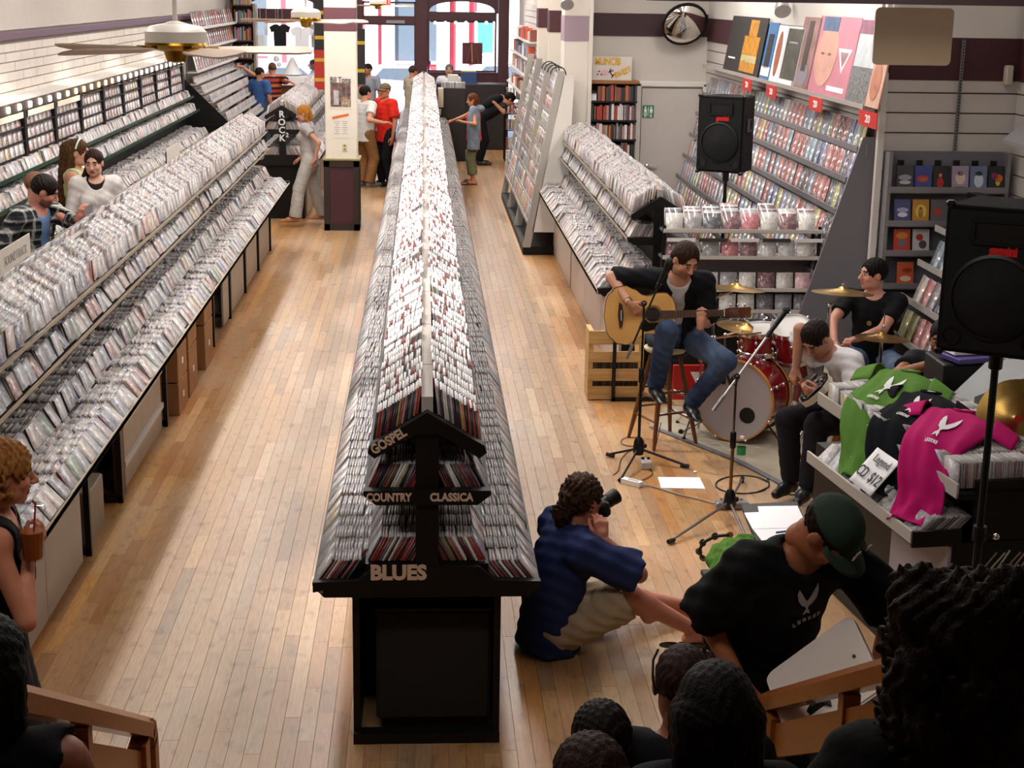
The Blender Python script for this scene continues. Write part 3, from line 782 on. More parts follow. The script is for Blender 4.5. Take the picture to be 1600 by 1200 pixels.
# ---- far left island with cartons and cupboards underneath
LX = -2.26
t, zC2, za2, zr2 = island('display_island', 'long left island of compact discs with cupboards and cartons under its tray', LX, 6.15, 20.3, zA=.87, dz=.03, edge=EDGE, hw=.52)
CARD = mat('cardboard', '9a6c42', .8, var=.08, scale=4)
DB = mat('door_beige', 'a39382', .5, var=.04, scale=3)
q = MB()
q.box((LX - .05, 13.2, .43), (.35, 13.9, .82), 0); obj('cabinet', q, BLACK, t)
def legframe(y):
    q = MB(); q.box((-1.99, y, .42), (.035, .035, .84)); q.box((-2.12, y, .03), (.28, .035, .04)); q.box((-2.12, y, .80), (.28, .035, .05)); obj('leg', q, BLACKM, t)
for y in (8.79, 9.78, 11.62, 13.0, 14.4, 15.7, 17.1, 18.5, 20.0): legframe(y)
def panel(ya, yb, m=DB, lab='cupboard_door', x=-2.0):
    q = MB(); q.box((x, (ya + yb) / 2, .43), (.022, yb - ya - .008, .80), 0, bev=.003); return obj(lab, q, m, t)
panel(6.2, 7.0); panel(7.0, 7.75); panel(7.75, 8.62)
panel(15.2, 15.65); panel(15.9, 17.0); panel(17.3, 18.4); panel(18.7, 19.9)
q = MB()
q.box((-2.02, 10.75, .42), (.03, 1.55, .80), 0)
for z in (.2, .48, .73): q.box((-2.0, 10.75, z), (.03, 1.55, .04), 1)
obj('ribbed_panel', q, [mat('ribbed_tan', '9c8a76', .5, var=.08), mat('rib_grey', 'b3aba6', .4)], t)
q = MB(); q.box((-2.02, 9.92, .42), (.06, .1, .82)); obj('upright', q, SIDEP, t)
def carton(y, z, ly, h, label, x=-2.06, w=.26):
    b = thing('cardboard_box', label, 'box', (x, y, z), None)
    q = MB(); q.box((x, y, z + h / 2), (w, ly, h), 0, bev=.004); obj('carton', q, CARD, b)
    q = MB(); q.box((x + w / 2 + .002, y, z + h / 2), (.002, .06, .05)); obj('sticker', q, PAPER, b)
    q = MB(); q.box((x, y, z + h + .001), (w * .98, .05, .002)); obj('tape', q, mat('packing_tape', 'b08a58', .3), b)
for i, (y, n) in enumerate(((12.15, 3), (12.72, 2), (13.7, 2))):
    hh = .82 / n
    for k in range(n):
        carton(y, k * hh, .46 if i < 2 else .5, hh - .012, 'brown cardboard carton under the left island, %s in the %s stack from the ribbed panel' % (('bottom', 'middle', 'top')[k] if n == 3 else ('bottom', 'top')[k], ORD[i]))
q = MB(); q.box((-2.12, 9.15, .17), (.22, .42, .34), bev=.01); tag(obj('storage_box', q, mat('taupe_box', '8c7a68', .6, var=.06)), 'taupe box standing on the floor in the dark gap under the left island', 'box')
leftb = fill_island(LX, 6.15, 20.25, .87, zC2, za2, zr2, sides=(1,), hw=.52, tidy=1.5)
leftb['D', -1] = bank(LX, -1, .235, .035, zr2 + .004, 6.2, 20.2, 9, slope=.15 / .235)
cnt = [0]
def sing_l(key, ri, ci, n):
    if key[1] < 0 or ci > 0: return False
    return 4 <= ri < 24
def emit_left(rows_by_bank):
    rest = []
    for key, rows in rows_by_bank.items():
        for ri, row in enumerate(rows):
            for ci, it in enumerate(row):
                if sing_l(key, ri, ci, len(row)):
                    lab = 'front compact disc facing the aisle, %s row from the near end, %s, left island' % (ordw(ri), BN[key[0]])
                    DISC.one('compact_disc', it, lab, 'compact disc', 'discs facing out, %s row group of the %s, left island' % (ORD[(ri - 4) // 4], BN[key[0]]))
                else: rest.append(it)
    DISC.rest('compact_discs', rest, 'rows of clear-cased discs filling the long left island', 'compact discs')
emit_left(leftb)
# hand-lettered header cards on the left island
def header_card(px, py, px2, Y, w, h, label, txt=None, X=-2.42):
    z0 = za2 + .06
    z0 -= .10; t = thing('header_card', label, 'sign', (X, Y, z0))
    q = MB(); q.box((X, Y + w / 2, z0 + .11 + h / 2), (.006, w, h)); c = obj('card', q, mat('card_cream', 'c9c0b4', .6, var=.03), t)
    for yy in (Y + .01, Y + w * .9):
        q = MB(); q.box((X - .008, yy, z0 + .1), (.012, .014, .24)); obj('holder', q, BLACKM, t)
    if txt: letters(txt, TR((X + .005, Y + w / 2, z0 + .1 + h / 2), 90, 0, 90), .075, mat('pencil_grey', '9a938e', .8), t, depth=.001)
a = at(3, 415, 11.2)
header_card(0, 0, 0, 8.55, .68, .135, 'cream hand-lettered header card standing on the left island by the plaid shirt', 'SOUNDTRACK', X=-2.34)
header_card(0, 0, 0, 14.3, .75, .13, 'small cream header card farther along the left island ridge', None, X=-2.34)
# ---- island with ROCK letters behind it
t, zC3, za3, zr3 = island('display_island', 'disc island with white Rock letters down its end post, beyond the left island', -2.06, 22.9, 32.5, zA=.86, dz=.03, edge=EDGE)
q = MB(); q.box((-2.06, 27.7, .41), (.62, 9.5, .80)); obj('cabinet', q, BLACK, t)
for k, c_ in enumerate('ROCK'):
    letters(c_, TR((-2.06, 22.86, za3 - .12 - k * .115), 90), .13, mat('white_letters', 'dcdcdc', .5), t, bold=.004)
letters('2', TR((-1.985, 22.86, za3 - .42), 90), .09, mat('white_letters', 'dcdcdc', .5), t, bold=.002)
for ya, yb in ((23.1, 24.3), (24.5, 26), (26.2, 28)):
    q = MB(); q.box((-1.74, (ya + yb) / 2, .42), (.02, yb - ya, .78)); obj('cupboard_door', q, DB, t)
rk = fill_island(-2.06, 22.9, 32.45, .86, zC3, za3, zr3)
DISC.rest('compact_discs', [i for r in rk.values() for row in r for i in row], 'rows of clear-cased discs on the Rock island', 'compact discs')
# ---- right island
RX = 2.02
t, zC4, za4, zr4 = island('display_island', 'right disc island with beige side panels, behind the acoustic guitarist', RX, 12.96, 19.95, zA=.85, dz=.02, edge=EDGE, hw=.52)
q = MB(); q.box((RX, 16.45, .41), (.56, 6.9, .80)); obj('cabinet', q, BLACK, t)
for ya, yb in ((13.0, 14.4), (14.4, 15.9), (15.9, 17.4), (17.5, 19.9)):
    q = MB(); q.box((RX - .30, (ya + yb) / 2, .42), (.025, yb - ya - .012, .82)); obj('cupboard_door', q, mat('panel_pinkbeige', 'a8968a', .5, var=.04), t)
rb = fill_island(RX, 12.96, 19.9, .85, zC4, za4, zr4, sides=(-1,), hw=.52, tidy=1.3)
rb['D', 1] = bank(RX, 1, .235, .035, zr4 + .004, 13.0, 19.9, 9, slope=.15 / .235)
DISC.rest('compact_discs', [i for r in rb.values() for row in r for i in row], 'rows of clear-cased discs on the right island', 'compact discs')
# ---- stage-side island with the shirts on it (turned a little)
MM = Matrix.Translation((2.31, 6.72, 0)) @ TR(rz=7.5) @ Matrix.Translation((-2.31, -6.72, 0))
SX = 2.82
t = thing('display_island', 'black disc counter beside the stage carrying the band shirts', 'display rack', MM @ Vector((SX, 6.72, 0)))
GE = mat('edge_grey', 'b4aea6', .4)
q = MB(); q.box((SX - .385, 7.40, .815), (.25, 1.33, .03), 0, MM); q.box((SX - .51, 7.40, .84), (.014, 1.33, .06), 1, MM); q.box((SX - .385, 6.735, .83), (.25, .02, .08), 0, MM); obj('tray', q, [BLACK, GE], t)
q = MB(); q.box((SX, 7.6, .40), (.60, 1.72, .79), 0, MM); obj('cabinet', q, BLACK, t)
q = MB(); q.box((SX + .03, 7.6, 1.03), (.66, 1.74, .03), 0, MM); q.box((SX - .30, 7.6, 1.06), (.012, 1.74, .07), 1, MM); q.box((SX + .36, 7.6, 1.06), (.012, 1.74, .07), 0, MM); obj('upper_tray', q, [BLACK, GE], t)
q = MB(); q.box((SX + .2, 7.6, .9), (.3, 1.7, .24), 0, MM); obj('riser', q, BLACK, t)
q = MB(); q.box((SX + .28, 6.76, .95), (.95, .03, .30), 0, MM); q.box((SX + .28, 6.76, .62), (1.0, .04, .03), 0, MM); obj('end_panel', q, BLACK, t)
q = MB(); q.box((SX - .305, 7.05, .42), (.02, .62, .72), 0, MM); obj('side_panel', q, mat('panel_lilac_grey', 'a39ca4', .5, var=.03), t)
rest = []
rA = bank(SX, -1, .49, .28, .832, 6.76, 8.05, 44, M=MM)
for ri, row in enumerate(rA):
    for ci, it in enumerate(row):
        if ci == 0: DISC.one('compact_disc', it, 'compact disc facing out, %s from the near end of the tray under the draped shirts' % ordw(ri), 'compact disc', 'discs facing out under the draped shirts')
        else: rest.append(it)
for r in bank(SX, 1, .35, -.285, 1.048, 6.79, 8.46, 4, M=MM, tidy=.7): rest += r
for k in range(14):
    a_ = math.radians(-30 - rnd.uniform(0, 14)); o = MM @ Vector((SX - .14 + k * .04, 6.73, .64)); U = MM.to_3x3() @ Vector((math.sin(-a_), 0, math.cos(a_))); N = MM.to_3x3() @ Vector((math.cos(a_), 0, -math.sin(-a_))); V = MM.to_3x3() @ Vector((0, 1, 0))
    rest.append((tuple(o + V * .08), tuple(U), tuple(V), tuple(N)))
DISC.rest('compact_discs', rest, 'discs packed in rows on the counter under the band shirts', 'compact discs')
# ================================================================== WALL RACKS
def tmpl(h, w, t): return np.array([(u, v, n) for u in (0, h) for v in (-w / 2, w / 2) for n in (-t / 2, t / 2)], np.float32)
ART2 = art_mat('print_art', .3, 1.15, .85, 3.0, .35)
ART3 = art_mat('glossy_art', .18, .9, .6, 3.2, .6)
ARTC = art_mat('sleeve_art', .18, .9, .35, 2.6, .6)
PRINT = [lin(c) for c in ('b0463c', 'c88a4a', '6a7ea8', 'a8a4a0', '8c5a6a', 'd8cfc4', '4a5468', 'b8b060', '7a8a70', 'c4706a', '9a8f96', 'c9b6a6', '5a3a3a', '8aa4b4')]
COMIC = Pile(tmpl(.225, .17, .012), [CDE, ART3, CDS], 28, covers=PRINT)
MAG = Pile(tmpl(.27, .20, .008), [CDE, ART3, CDS], 24, covers=PRINT)
WALL_DISC = Pile(tmpl(.118, .165, .018), [CDE, art_mat('wall_disc_art', .25, 1.1, .7, 2.2, .4), CDS], 24, covers=COVERS)  # compact discs shown face out in the lit wall grid
def facing(o, n, up=(0, 0, 1), tilt=0, roll=0):
    """item frame: bottom centre o, cover normal n (plan), tilted back by tilt degrees, rolled in its plane"""
    n = Vector(n).normalized(); up = Vector(up); a = math.radians(tilt)
    U = (up * math.cos(a) - n * math.sin(a)).normalized(); N = (n * math.cos(a) + up * math.sin(a)).normalized()
    V = N.cross(U); r = math.radians(roll)
    U2 = U * math.cos(r) + V * math.sin(r); V2 = V * math.cos(r) - U * math.sin(r)
    return (tuple(o), tuple(U2), tuple(V2), tuple(N))

# ---- left wall rack
t = thing('wall_rack', 'long black wall rack of discs against the painted brick wall', 'display rack', (-4.0, 14, 0))
GLASSE = mat('green_glass_edge', '2f4a3c', .2, spec=.7)
q = MB(); q.box((-4.22, 20.8, 1.0), (.12, 13.6, 1.95)); obj('back_panel', q, BLACK, t)
q = MB(); q.box((-3.98, 20.8, .82), (.56, 13.6, .03)); q.box((-3.70, 20.8, .83), (.015, 13.6, .06), 1); obj('tray', q, [BLACK, EDGE], t)
for X, z, lx in ((-4.06, 1.235, .30), (-4.12, 1.46, .22)):
    q = MB(); q.box((X, 20.8, z), (lx, 13.6, .018)); q.box((X + lx / 2, 20.8, z + .01), (.01, 13.6, .045)); obj('shelf', q, GLASSE, t)
for y in np.arange(14.2, 27.7, 1.5):
    q = MB(); q.box((-3.78, y, .4), (.04, .04, .8)); q.box((-4.0, y, .77), (.5, .04, .06)); obj('leg', q, BLACKM, t)
q = MB(); q.box((-4.05, 20.8, .3), (.2, 13.4, .5)); obj('plinth', q, SIDEP, t)
q = MB(); q.box((-4.19, 20.8, 2.10), (.14, 13.6, .10)); q.box((-4.24, 20.8, 2.165), (.2, 13.7, .03), 1); obj('lamp_fascia', q, [mat('fascia_brown', '3a2c22', .5), WHITE], t)
k = 0
y = 14.4
while y < 27.4:
    q = MB(); q.box((-4.112, y, 2.1), (.02, .10, .06), bev=.01)
    obj('bulb', q, mat('lamp_white', 'fff0e6', .3, emit='fff2ea', es=5) if not 8 < k < 16 else mat('lamp_amber', 'ffe0b0', .3, emit='ffd79a', es=4), t)
    y += .44; k += 1
W1 = []
for xa, xb, z, ln in ((.56, .32, .838, 30), (.31, .16, .86, 25)): 
    for r in bank(-4.3, 1, xa, xb, z, 14, 27.5, ln, tidy=1.4): W1 += r
for xa, xb, z in ((.36, .18, 1.246), (.28, .12, 1.471)):
    for r in bank(-4.3, 1, xa, xb, z, 14, 27.5, 22, tidy=1.6): W1 += r
DISC.rest('compact_discs', W1, 'bright rows of discs on the wall rack under the painted brick', 'compact discs')
for u in range(9):
    y0 = 15.0 + u * 1.34
    for r in range(3):
        for c in range(6):
            it = facing((-4.10 - .012 * r, y0 + .14 + c * .19, 1.63 + r * .137), (1, 0, 0), tilt=6)
            WALL_DISC.one('wall_disc', it, 'face-out compact disc, %s along the %s row, %s bay of the lit wall grid' % (ORD[c], ('bottom', 'middle', 'top')[r], ORD[u]), 'cassette', 'face-out discs, %s bay, %s row' % (ORD[u], ('bottom', 'middle', 'top')[r]))
    q = MB()
    for r in range(4): q.box((-4.14, y0 + .62, 1.62 + r * .137), (.1, 1.16, .012))
    q.box((-4.13, y0 + 1.27, 1.82), (.09, .1, .5)); obj('grid', q, BLACKM, t)
    if u < 3:
        q = MB(); q.box((-4.09, y0 + .62, 2.02), (.006, 1.14, .06)); obj('header_strip', q, mat('header_cream', 'f0e6d0', .5), t)
# ---- stepped rack beyond it
t = thing('stepped_rack', 'white stepped rack of discs and records beyond the wall rack', 'display rack', (-3.8, 31, 0))
SW = mat('shelf_white', 'cfcac2', .45)
items = []
for k in range(7):
    X = -3.25 - k * .14; z = .72 + k * .155
    q = MB(); q.box((X - .02, 31.2, z - .01), (.15, 6.2, .02)); q.box((X + .055, 31.2, z + .015), (.008, 6.2, .05)); obj('shelf', q, SW, t)
    y = 28.2
    while y < 34.2:
        for d in range(2): items.append(facing((X + .03 - d * .014, y, z + .002), (1, 0, 0), tilt=14, roll=rnd.uniform(-2, 2)))
        y += .15
q = MB(); q.box((-4.27, 31.2, 1.4), (.06, 6.2, 2.6)); q.box((-3.75, 28.05, .95), (1.0, .03, .06), 1); obj('back_panel', q, [SW, BLACKM], t)
q = MB(); q.prism([(-4.25, .02), (-3.2, .02), (-3.2, .72), (-4.25, 1.75)], -.02, .02, 0, TR((0, 28.1, 0), 90)); obj('side_panel', q, BLACK, t)
DISC.rest('compact_discs', items, 'discs facing out on the white stepped rack', 'compact discs')
REC = Pile(tmpl(.31, .31, .006), [CDE, ART3, CDS], 16, covers=COVERS[:8] + PRINT[:8])
for r, (X, z) in enumerate(((-4.1, 1.86), (-4.12, 2.24), (-4.12, 2.6))):
    q = MB(); q.box((X, 31.2, z - .01), (.2, 6.2, .02)); q.box((X + .1, 31.2, z + .012), (.008, 6.2, .04)); obj('shelf', q, SW, t)
    for k in range(18):
        REC.one('record_sleeve', facing((X + .06, 28.4 + k * .33, z), (1, 0, 0), tilt=12), 'record sleeve, %s along the %s shelf above the white stepped rack' % (ordw(k), ORD[r]), 'record', 'record sleeves on the %s shelf' % ORD[r])
# brown bookcase by the window
t = thing('bookcase', 'tall brown bookcase at the end of the left wall beside the window', 'bookcase', (-3.95, 35.1, 0))
BC = mat('bookcase_brown', '4a2a20', .5, var=.15)
q = MB(); q.box((-3.95, 35.3, 1.5), (.5, .04, 3.0)); obj('back_panel', q, BC, t)
for X in (-4.2, -3.7): q = MB(); q.box((X, 35.1, 1.5), (.05, .4, 3.0)); obj('side_panel', q, BC if X < -4 else mat('post_tan', '8f857a', .5), t)
bk = MB()
for z in np.arange(.3, 3.0, .38):
    q = MB(); q.box((-3.95, 35.1, z), (.48, .38, .03)); obj('shelf', q, BC, t)
    X = -4.15
    while X < -3.78:
        w_ = rnd.uniform(.02, .045); h_ = rnd.uniform(.2, .3); bk.box((X + w_ / 2, 35.08, z + .015 + h_ / 2), (w_ - .002, .2, h_), 0, col=rnd.choice(PRINT)); X += w_
o = obj('books', bk, ATTR, None, kind='stuff'); tag(o, 'books on the brown bookcase by the left window', 'books')

# ---- comics wall (right)
t = thing('comic_rack', 'tall grey rack of comics covering the slatted right wall', 'display rack', (3.5, 16, 0))
GREYS = mat('rack_grey', '8b888c', .45, .3)
LIPS = [(3.60, 2.09), (3.52, 1.84), (3.45, 1.575), (3.375, 1.31), (3.30, 1.045), (3.225, .78), (3.15, .515), (3.08, .25)]
for r, (X, z) in enumerate(LIPS):
    q = MB(); q.box((X + .06, 16.24, z - .01), (.15, 7.26, .016)); q.box((X - .01, 16.24, z + .005), (.012, 7.26, .05)); obj('shelf', q, GREYS, t)
    if r == 1:
        q = MB(); q.box((X + .13, 16.2, z + .25), (.012, 7.3, .1)); 
        for y in np.arange(12.8, 19.8, .17): q.box((X + .118, y, z + .25), (.012, .02, .045), 1)
        obj('peg_strip', q, [GREYS, BLACKM], t)
    y = 12.68; k = 0
    while y < 19.75:
        n = rnd.choice([1, 2, 2, 3]); rl = rnd.uniform(-3, 3)
        for d in range(n):
            it = facing((X + .02 + (n - 1 - d) * .014, y + .012 * (n - 1 - d) , z), (-1, 0, 0), tilt=13, roll=rl)
            if d == n - 1: COMIC.one('comic_book', it, 'bagged comic book, %s from the near end, %s shelf from the top, right wall rack' % (ordw(k), ORD[r]), 'comic book', 'comics on the %s shelf of the right wall' % ORD[r])
            else: items_c = it; COMIC.__dict__.setdefault('extra', []).append(it)
        y += rnd.choice([.155, .18, .19, .21, .17]) if r else .175
        k += 1
COMIC.rest('comic_books', COMIC.extra, 'comics standing behind the front ones on the right wall rack', 'comic books')
q = MB(); q.prism([(-3.74, 2.2), (-3.62, 2.2), (-3.0, .12), (-3.0, 0), (-3.74, 0)], -.015, .015, 0, TR((0, 12.58, 0), 90) @ Matrix.Diagonal((-1, 1, 1, 1))); obj('side_panel', q, mat('side_grey', '77757b', .5), t)
# poster shelf and posters
q = MB(); q.box((3.66, 16.2, 2.44), (.16, 7.4, .015)); q.box((3.58, 16.2, 2.45), (.008, 7.4, .04)); tag(obj('poster_shelf', q, mat('clear_shelf', 'b0a8a4', .25)), 'pale shelf along the right wall carrying leaning posters', 'shelf')
def poster(px0, px1, z0, h, label, m, extra=(), X=3.61):
    # px span along the shelf -> distance down the store
    def yy(px):
        lo, hi = 11.5, 21
        for _ in range(40):
            mid = (lo + hi) / 2; p = Vector((X, mid, z0)); c = RC.transposed() @ (p - CAM); x = 800 - FPX * c.x / c.z
            if x > px: lo = mid
            else: hi = mid
        return lo
    ya, yb = yy(px1), yy(px0)
    M = frame((X, (ya + yb) / 2, z0), (0, -1, 0), (-1, 0, .16))   # local x toward the camera, y up the sheet, z = out of it
    q = MB(); w_ = yb - ya; q.box((0, h / 2, 0), (w_, h, .012), 0, M)
    p = obj('poster', q, m); tag(p, label, 'poster')
    for nm, kind, cxx, cyy, sx, sy, mm in extra:
        q = MB()
        if kind == 'ell': q.prism([(math.cos(a) * sx * w_ + cxx * w_, math.sin(a) * sy * h + cyy * h) for a in np.linspace(0, 2 * math.pi, 20)[:-1]], .006, .009, 0, M)
        elif kind == 'tri': q.prism([(cxx * w_ - sx * w_, cyy * h + sy * h), (cxx * w_, cyy * h - sy * h), (cxx * w_ + sx * w_, cyy * h + sy * h)], .006, .009, 0, M)
        else: q.box((cxx * w_, cyy * h, .0075), (sx * w_, sy * h, .004), 0, M)
        obj(nm, q, mm, p)
    return p
C = lambda n, c, **k: mat('ink_' + n, c, .35, **k)
blackp, gold, pinkp, skin_p = C('black', '1c1816'), C('gold', 'c98a2c', var=.5, scale=14), C('pink', 'c8788a', var=.12, scale=4), C('face', 'd09a88', var=.12, scale=5)
poster(1130, 1183, 2.455, .64, 'black poster with a glowing golden bottle, far end of the poster shelf', blackp,
       (('bottle', 'rect', .18, .36, .42, .62, gold), ('bottle_neck', 'rect', .18, .8, .22, .3, gold), ('label_band', 'rect', .18, .28, .42, .12, C('cream', 'e6d9a0')), ('print', 'rect', -.3, .25, .2, .03, PAPER)))
poster(1186, 1200, 2.455, .6, 'narrow poster with blue top edge, second on the poster shelf', C('blue', '3a78b0'), (('stripe', 'rect', 0, .5, .5, .6, blackp), ('foot', 'rect', 0, .15, .9, .16, PAPER)))
poster(1201, 1214, 2.455, .58, 'narrow white poster with an orange figure, third on the poster shelf', PAPER, (('figure', 'ell', 0, .5, .28, .4, C('rust', 'a86040', var=.3, scale=14)),))
poster(1215, 1240, 2.455, .58, 'white-framed dark olive poster beside the big pink face', PAPER, (('photo', 'rect', 0, .53, .86, .86, C('olive', '4a4a40', var=.6, scale=9)), ('print', 'rect', 0, .72, .5, .04, PAPER)))
poster(1236, 1262, 2.455, .68, 'dark poster half hidden behind the big pink face', C('brownpink', '9a7068', var=.5, scale=6), (('hair', 'rect', .0, .6, .25, .7, C('darkhair', '3a2a28')), ('shape', 'ell', 0, .2, .3, .16, C('greyviolet', '8a8090'))))
poster(1260, 1322, 2.455, .70, 'large pink poster with a pale face and a white triangle', pinkp,
       (('face', 'ell', -.18, .5, .26, .40, skin_p), ('eye', 'ell', -.26, .52, .05, .018, blackp), ('eye', 'ell', -.1, .52, .05, .018, blackp), ('mouth', 'ell', -.18, .3, .06, .02, C('lips', 'b83a34')),
        ('picture', 'rect', -.2, .9, .38, .18, C('inkblue', '3a5a80', var=.5, scale=12)), ('triangle', 'tri', .26, .46, .16, .15, PAPER), ('triangle_inner', 'tri', .26, .47, .11, .1, pinkp), ('print', 'rect', .2, .1, .4, .06, PAPER)))
poster(1320, 1358, 2.455, .70, 'tall silvery poster with sparkling black and white lower half', C('silver', 'c4ccd0', var=.2, scale=6), (('cap', 'rect', 0, .9, .9, .16, C('magenta', '8a4a68', var=.4, scale=12)), ('sparkle', 'rect', 0, .22, .9, .42, C('glitter', '6a6a6c', var=1.0, scale=45))))
poster(1352, 1372, 2.455, .42, 'small curling poster of a face at the near end of the shelf', C('peach', 'd8a890', var=.15), (('face', 'ell', -.05, .5, .36, .38, C('warmface', 'c07858', var=.25, scale=9)), ('lips', 'ell', .05, .38, .08, .04, C('lips', 'b83a34'))), X=3.605)
# red price tabs
for px, wpx in ((1167, .46), (1205, .46), (1274, .48), (1356, .52)):
    lo, hi = 11.5, 21; X = 3.571
    for _ in range(40):
        mid = (lo + hi) / 2; c = RC.transposed() @ (Vector((X, mid, 2.36)) - CAM); x = 800 - FPX * c.x / c.z
        if x > px: lo = mid
        else: hi = mid
    q = MB(); q.box((X, lo, 2.368), (.006, wpx, .125)); s_ = obj('price_sign', q, mat('price_red', 'd0281c', .4))
    tag(s_, 'red price card with white 20, %s from the far end under the poster shelf' % ORD[(1167, 1205, 1274, 1356).index(px)], 'sign')
    letters('20', TR((X - .004, lo, 2.365), 90, 0, -90), .085, PAPER, s_, bold=.002, font_sx=1.7)
# ---- grey rack of books facing us
t = thing('book_rack', 'grey shelf unit of picture books on the slatted wall behind the drummer', 'display rack', (4.3, 12.4, 0))
q = MB(); q.box((4.28, 12.47, 1.05), (1.0, .03, 2.1)); obj('back_panel', q, mat('panel_grey', '6f6e76', .5), t)
BL = [(1.795, 'top'), (1.52, 'second'), (1.275, 'third'), (1.0, 'lowest'), ]
for k in range(6):
    q = MB(); q.box((3.91 + k * .155, 12.45, 2.0), (.05, .02, .06)); obj('hook', q, BLACKM, t)
for z, nm in BL + [(.72, 'floor')]:
    q = MB(); q.box((4.28, 12.38, z - .01), (.98, .16, .02)); q.box((4.28, 12.30, z + .01), (.98, .01, .045)); obj('shelf', q, GREYS, t)
for X in (3.79, 4.77): q = MB(); q.box((X, 12.4, 1.05), (.03, .16, 2.1)); obj('upright', q, GREYS, t)
def picture_book(X, Y, z, base, spots, label, h=.195, w_=.138, n=(0, -1, 0), tilt=9):
    it = facing((X, Y, z), n, tilt=tilt); U, V, N = (Vector(i) for i in it[1:]); M = Matrix((V, U, N)).transposed().to_4x4(); M.translation = Vector(it[0])
    q = MB(); q.box((0, h / 2, 0), (w_, h, .02), 0, M, bev=.002); b = obj('picture_book', q, mat('cover_' + base, base, .3, coat=.4)); tag(b, label, 'book')
    for (cxx, cyy, sx, sy, col) in spots:
        q = MB(); q.prism([(cxx * w_ + math.cos(a) * sx * w_, (cyy + math.sin(a) * sy) * h) for a in np.linspace(0, 2 * math.pi, 14)[:-1]], .0105, .0118, 0, M); obj('print', q, mat('ink_' + col, col, .35), b)
R1 = [('3a3a42', [(0, .5, .4, .12, '9a98a0'), (0, .3, .35, .08, 'c0bcc0')], 'grey and black'), ('2f3f86', [(.05, .45, .36, .14, 'c8442a'), (0, .42, .2, .06, 'd8c0a0')], 'blue with a red streak'),
      ('17171a', [(.1, .3, .2, .22, 'b82a20'), (.1, .6, .1, .08, 'c88a60')], 'black with a red figure'), ('a58ea8', [(0, .5, .3, .28, 'd8c0b0'), (0, .68, .2, .1, '4a3a40'), (0, .1, .42, .04, '3a3040')], 'lilac with a pale figure'),
      ('6a7896', [(0, .4, .28, .3, 'c8d4e0'), (0, .68, .22, .1, '2a2a34')], 'blue with a white figure'), ('1e1a20', [(-.1, .5, .25, .16, 'd86a2a'), (.15, .6, .2, .14, '8a2a6a'), (-.05, .32, .14, .14, 'c8c02a')], 'black with orange and violet shapes')]
for k, (b, sp, d) in enumerate(R1): picture_book(3.925 + k * .153, 12.345, 1.80, b, sp, 'picture book with %s cover, %s on the top grey shelf' % (d, ORD[k]))
R2 = [('4a4a80', [(0, .55, .36, .1, 'a8a8d0'), (0, .35, .3, .1, 'e0dce8')], 'violet and white'), ('c08a2c', [(0, .5, .34, .28, 'e8c060'), (0, .45, .16, .24, 'a05a1c')], 'golden'), ('6a6468', [(.1, .5, .26, .16, 'b04a34')], 'grey with a rust spot')]
for k, (b, sp, d) in enumerate(R2): picture_book(3.925 + k * .153, 12.345, 1.525, b, sp, 'picture book with %s cover on the second grey shelf' % d)
R3 = [('c4422c', [(0, .72, .36, .14, 'e0862a'), (0, .42, .26, .2, '7a6a70')], 'red and orange'), ('c8c2c4', [(.1, .65, .22, .14, 'b03a34'), (-.1, .35, .24, .18, '5a4a50')], 'white with dark and red shapes')]
for k, (b, sp, d) in enumerate(R3): picture_book(3.94 + k * .16, 12.345, 1.28, b, sp, 'picture book with %s cover on the third grey shelf' % d)
picture_book(3.99, 12.345, 1.005, 'd0603a', [(-.1, .65, .3, .1, 'a03a20'), (0, .3, .34, .12, 'e8c8b0')], 'orange picture book alone on the lowest grey shelf')
# ---- rack on the near right wall
t = thing('stepped_rack', 'black stepped rack of bagged comics behind the near speaker', 'display rack', (4.3, 10.8, 0))
its = []
for k, (X, z) in enumerate(((4.18, 1.5), (4.06, 1.22), (3.94, .94), (3.84, .66))):
    q = MB(); q.box((X + .1, 10.9, z - .01), (.24, 2.6, .02)); q.box((X - .02, 10.9, z + .01), (.012, 2.6, .05), 1); obj('shelf', q, [BLACK, GREYPL], t)
    y = 9.8
    while y < 12.1:
        its.append((k, facing((X + .02, y, z), (-1, 0, 0), tilt=20, roll=rnd.uniform(-6, 6)))); y += .165
q = MB(); q.box((4.45, 10.9, .9), (.1, 2.6, 1.8)); obj('back_panel', q, BLACK, t)
for n_, (k, it) in enumerate(its): COMIC.one('comic_book', it, 'bagged comic, %s along the %s shelf of the black rack by the near speaker' % (ordw(n_ % 14), ('top', 'second', 'third', 'lowest')[k]), 'comic book', 'comics on the %s shelf of the black rack' % ('top', 'second', 'third', 'lowest')[k])
q = MB(); q.add([(4.42, 11.6, 2.28), (4.8, 11.6, 2.62), (4.8, 10.6, 2.62), (4.42, 10.6, 2.28), (4.42, 11.6, 2.25), (4.8, 11.6, 2.59), (4.8, 10.6, 2.59), (4.42, 10.6, 2.25)], [(0, 1, 2, 3), (7, 6, 5, 4), (0, 4, 5, 1), (3, 2, 6, 7), (0, 3, 7, 4)])
tag(obj('sloping_tray', q, mat('tray_grey', '7d7a7c', .4)), 'grey sloping wall tray at the upper right edge', 'tray')

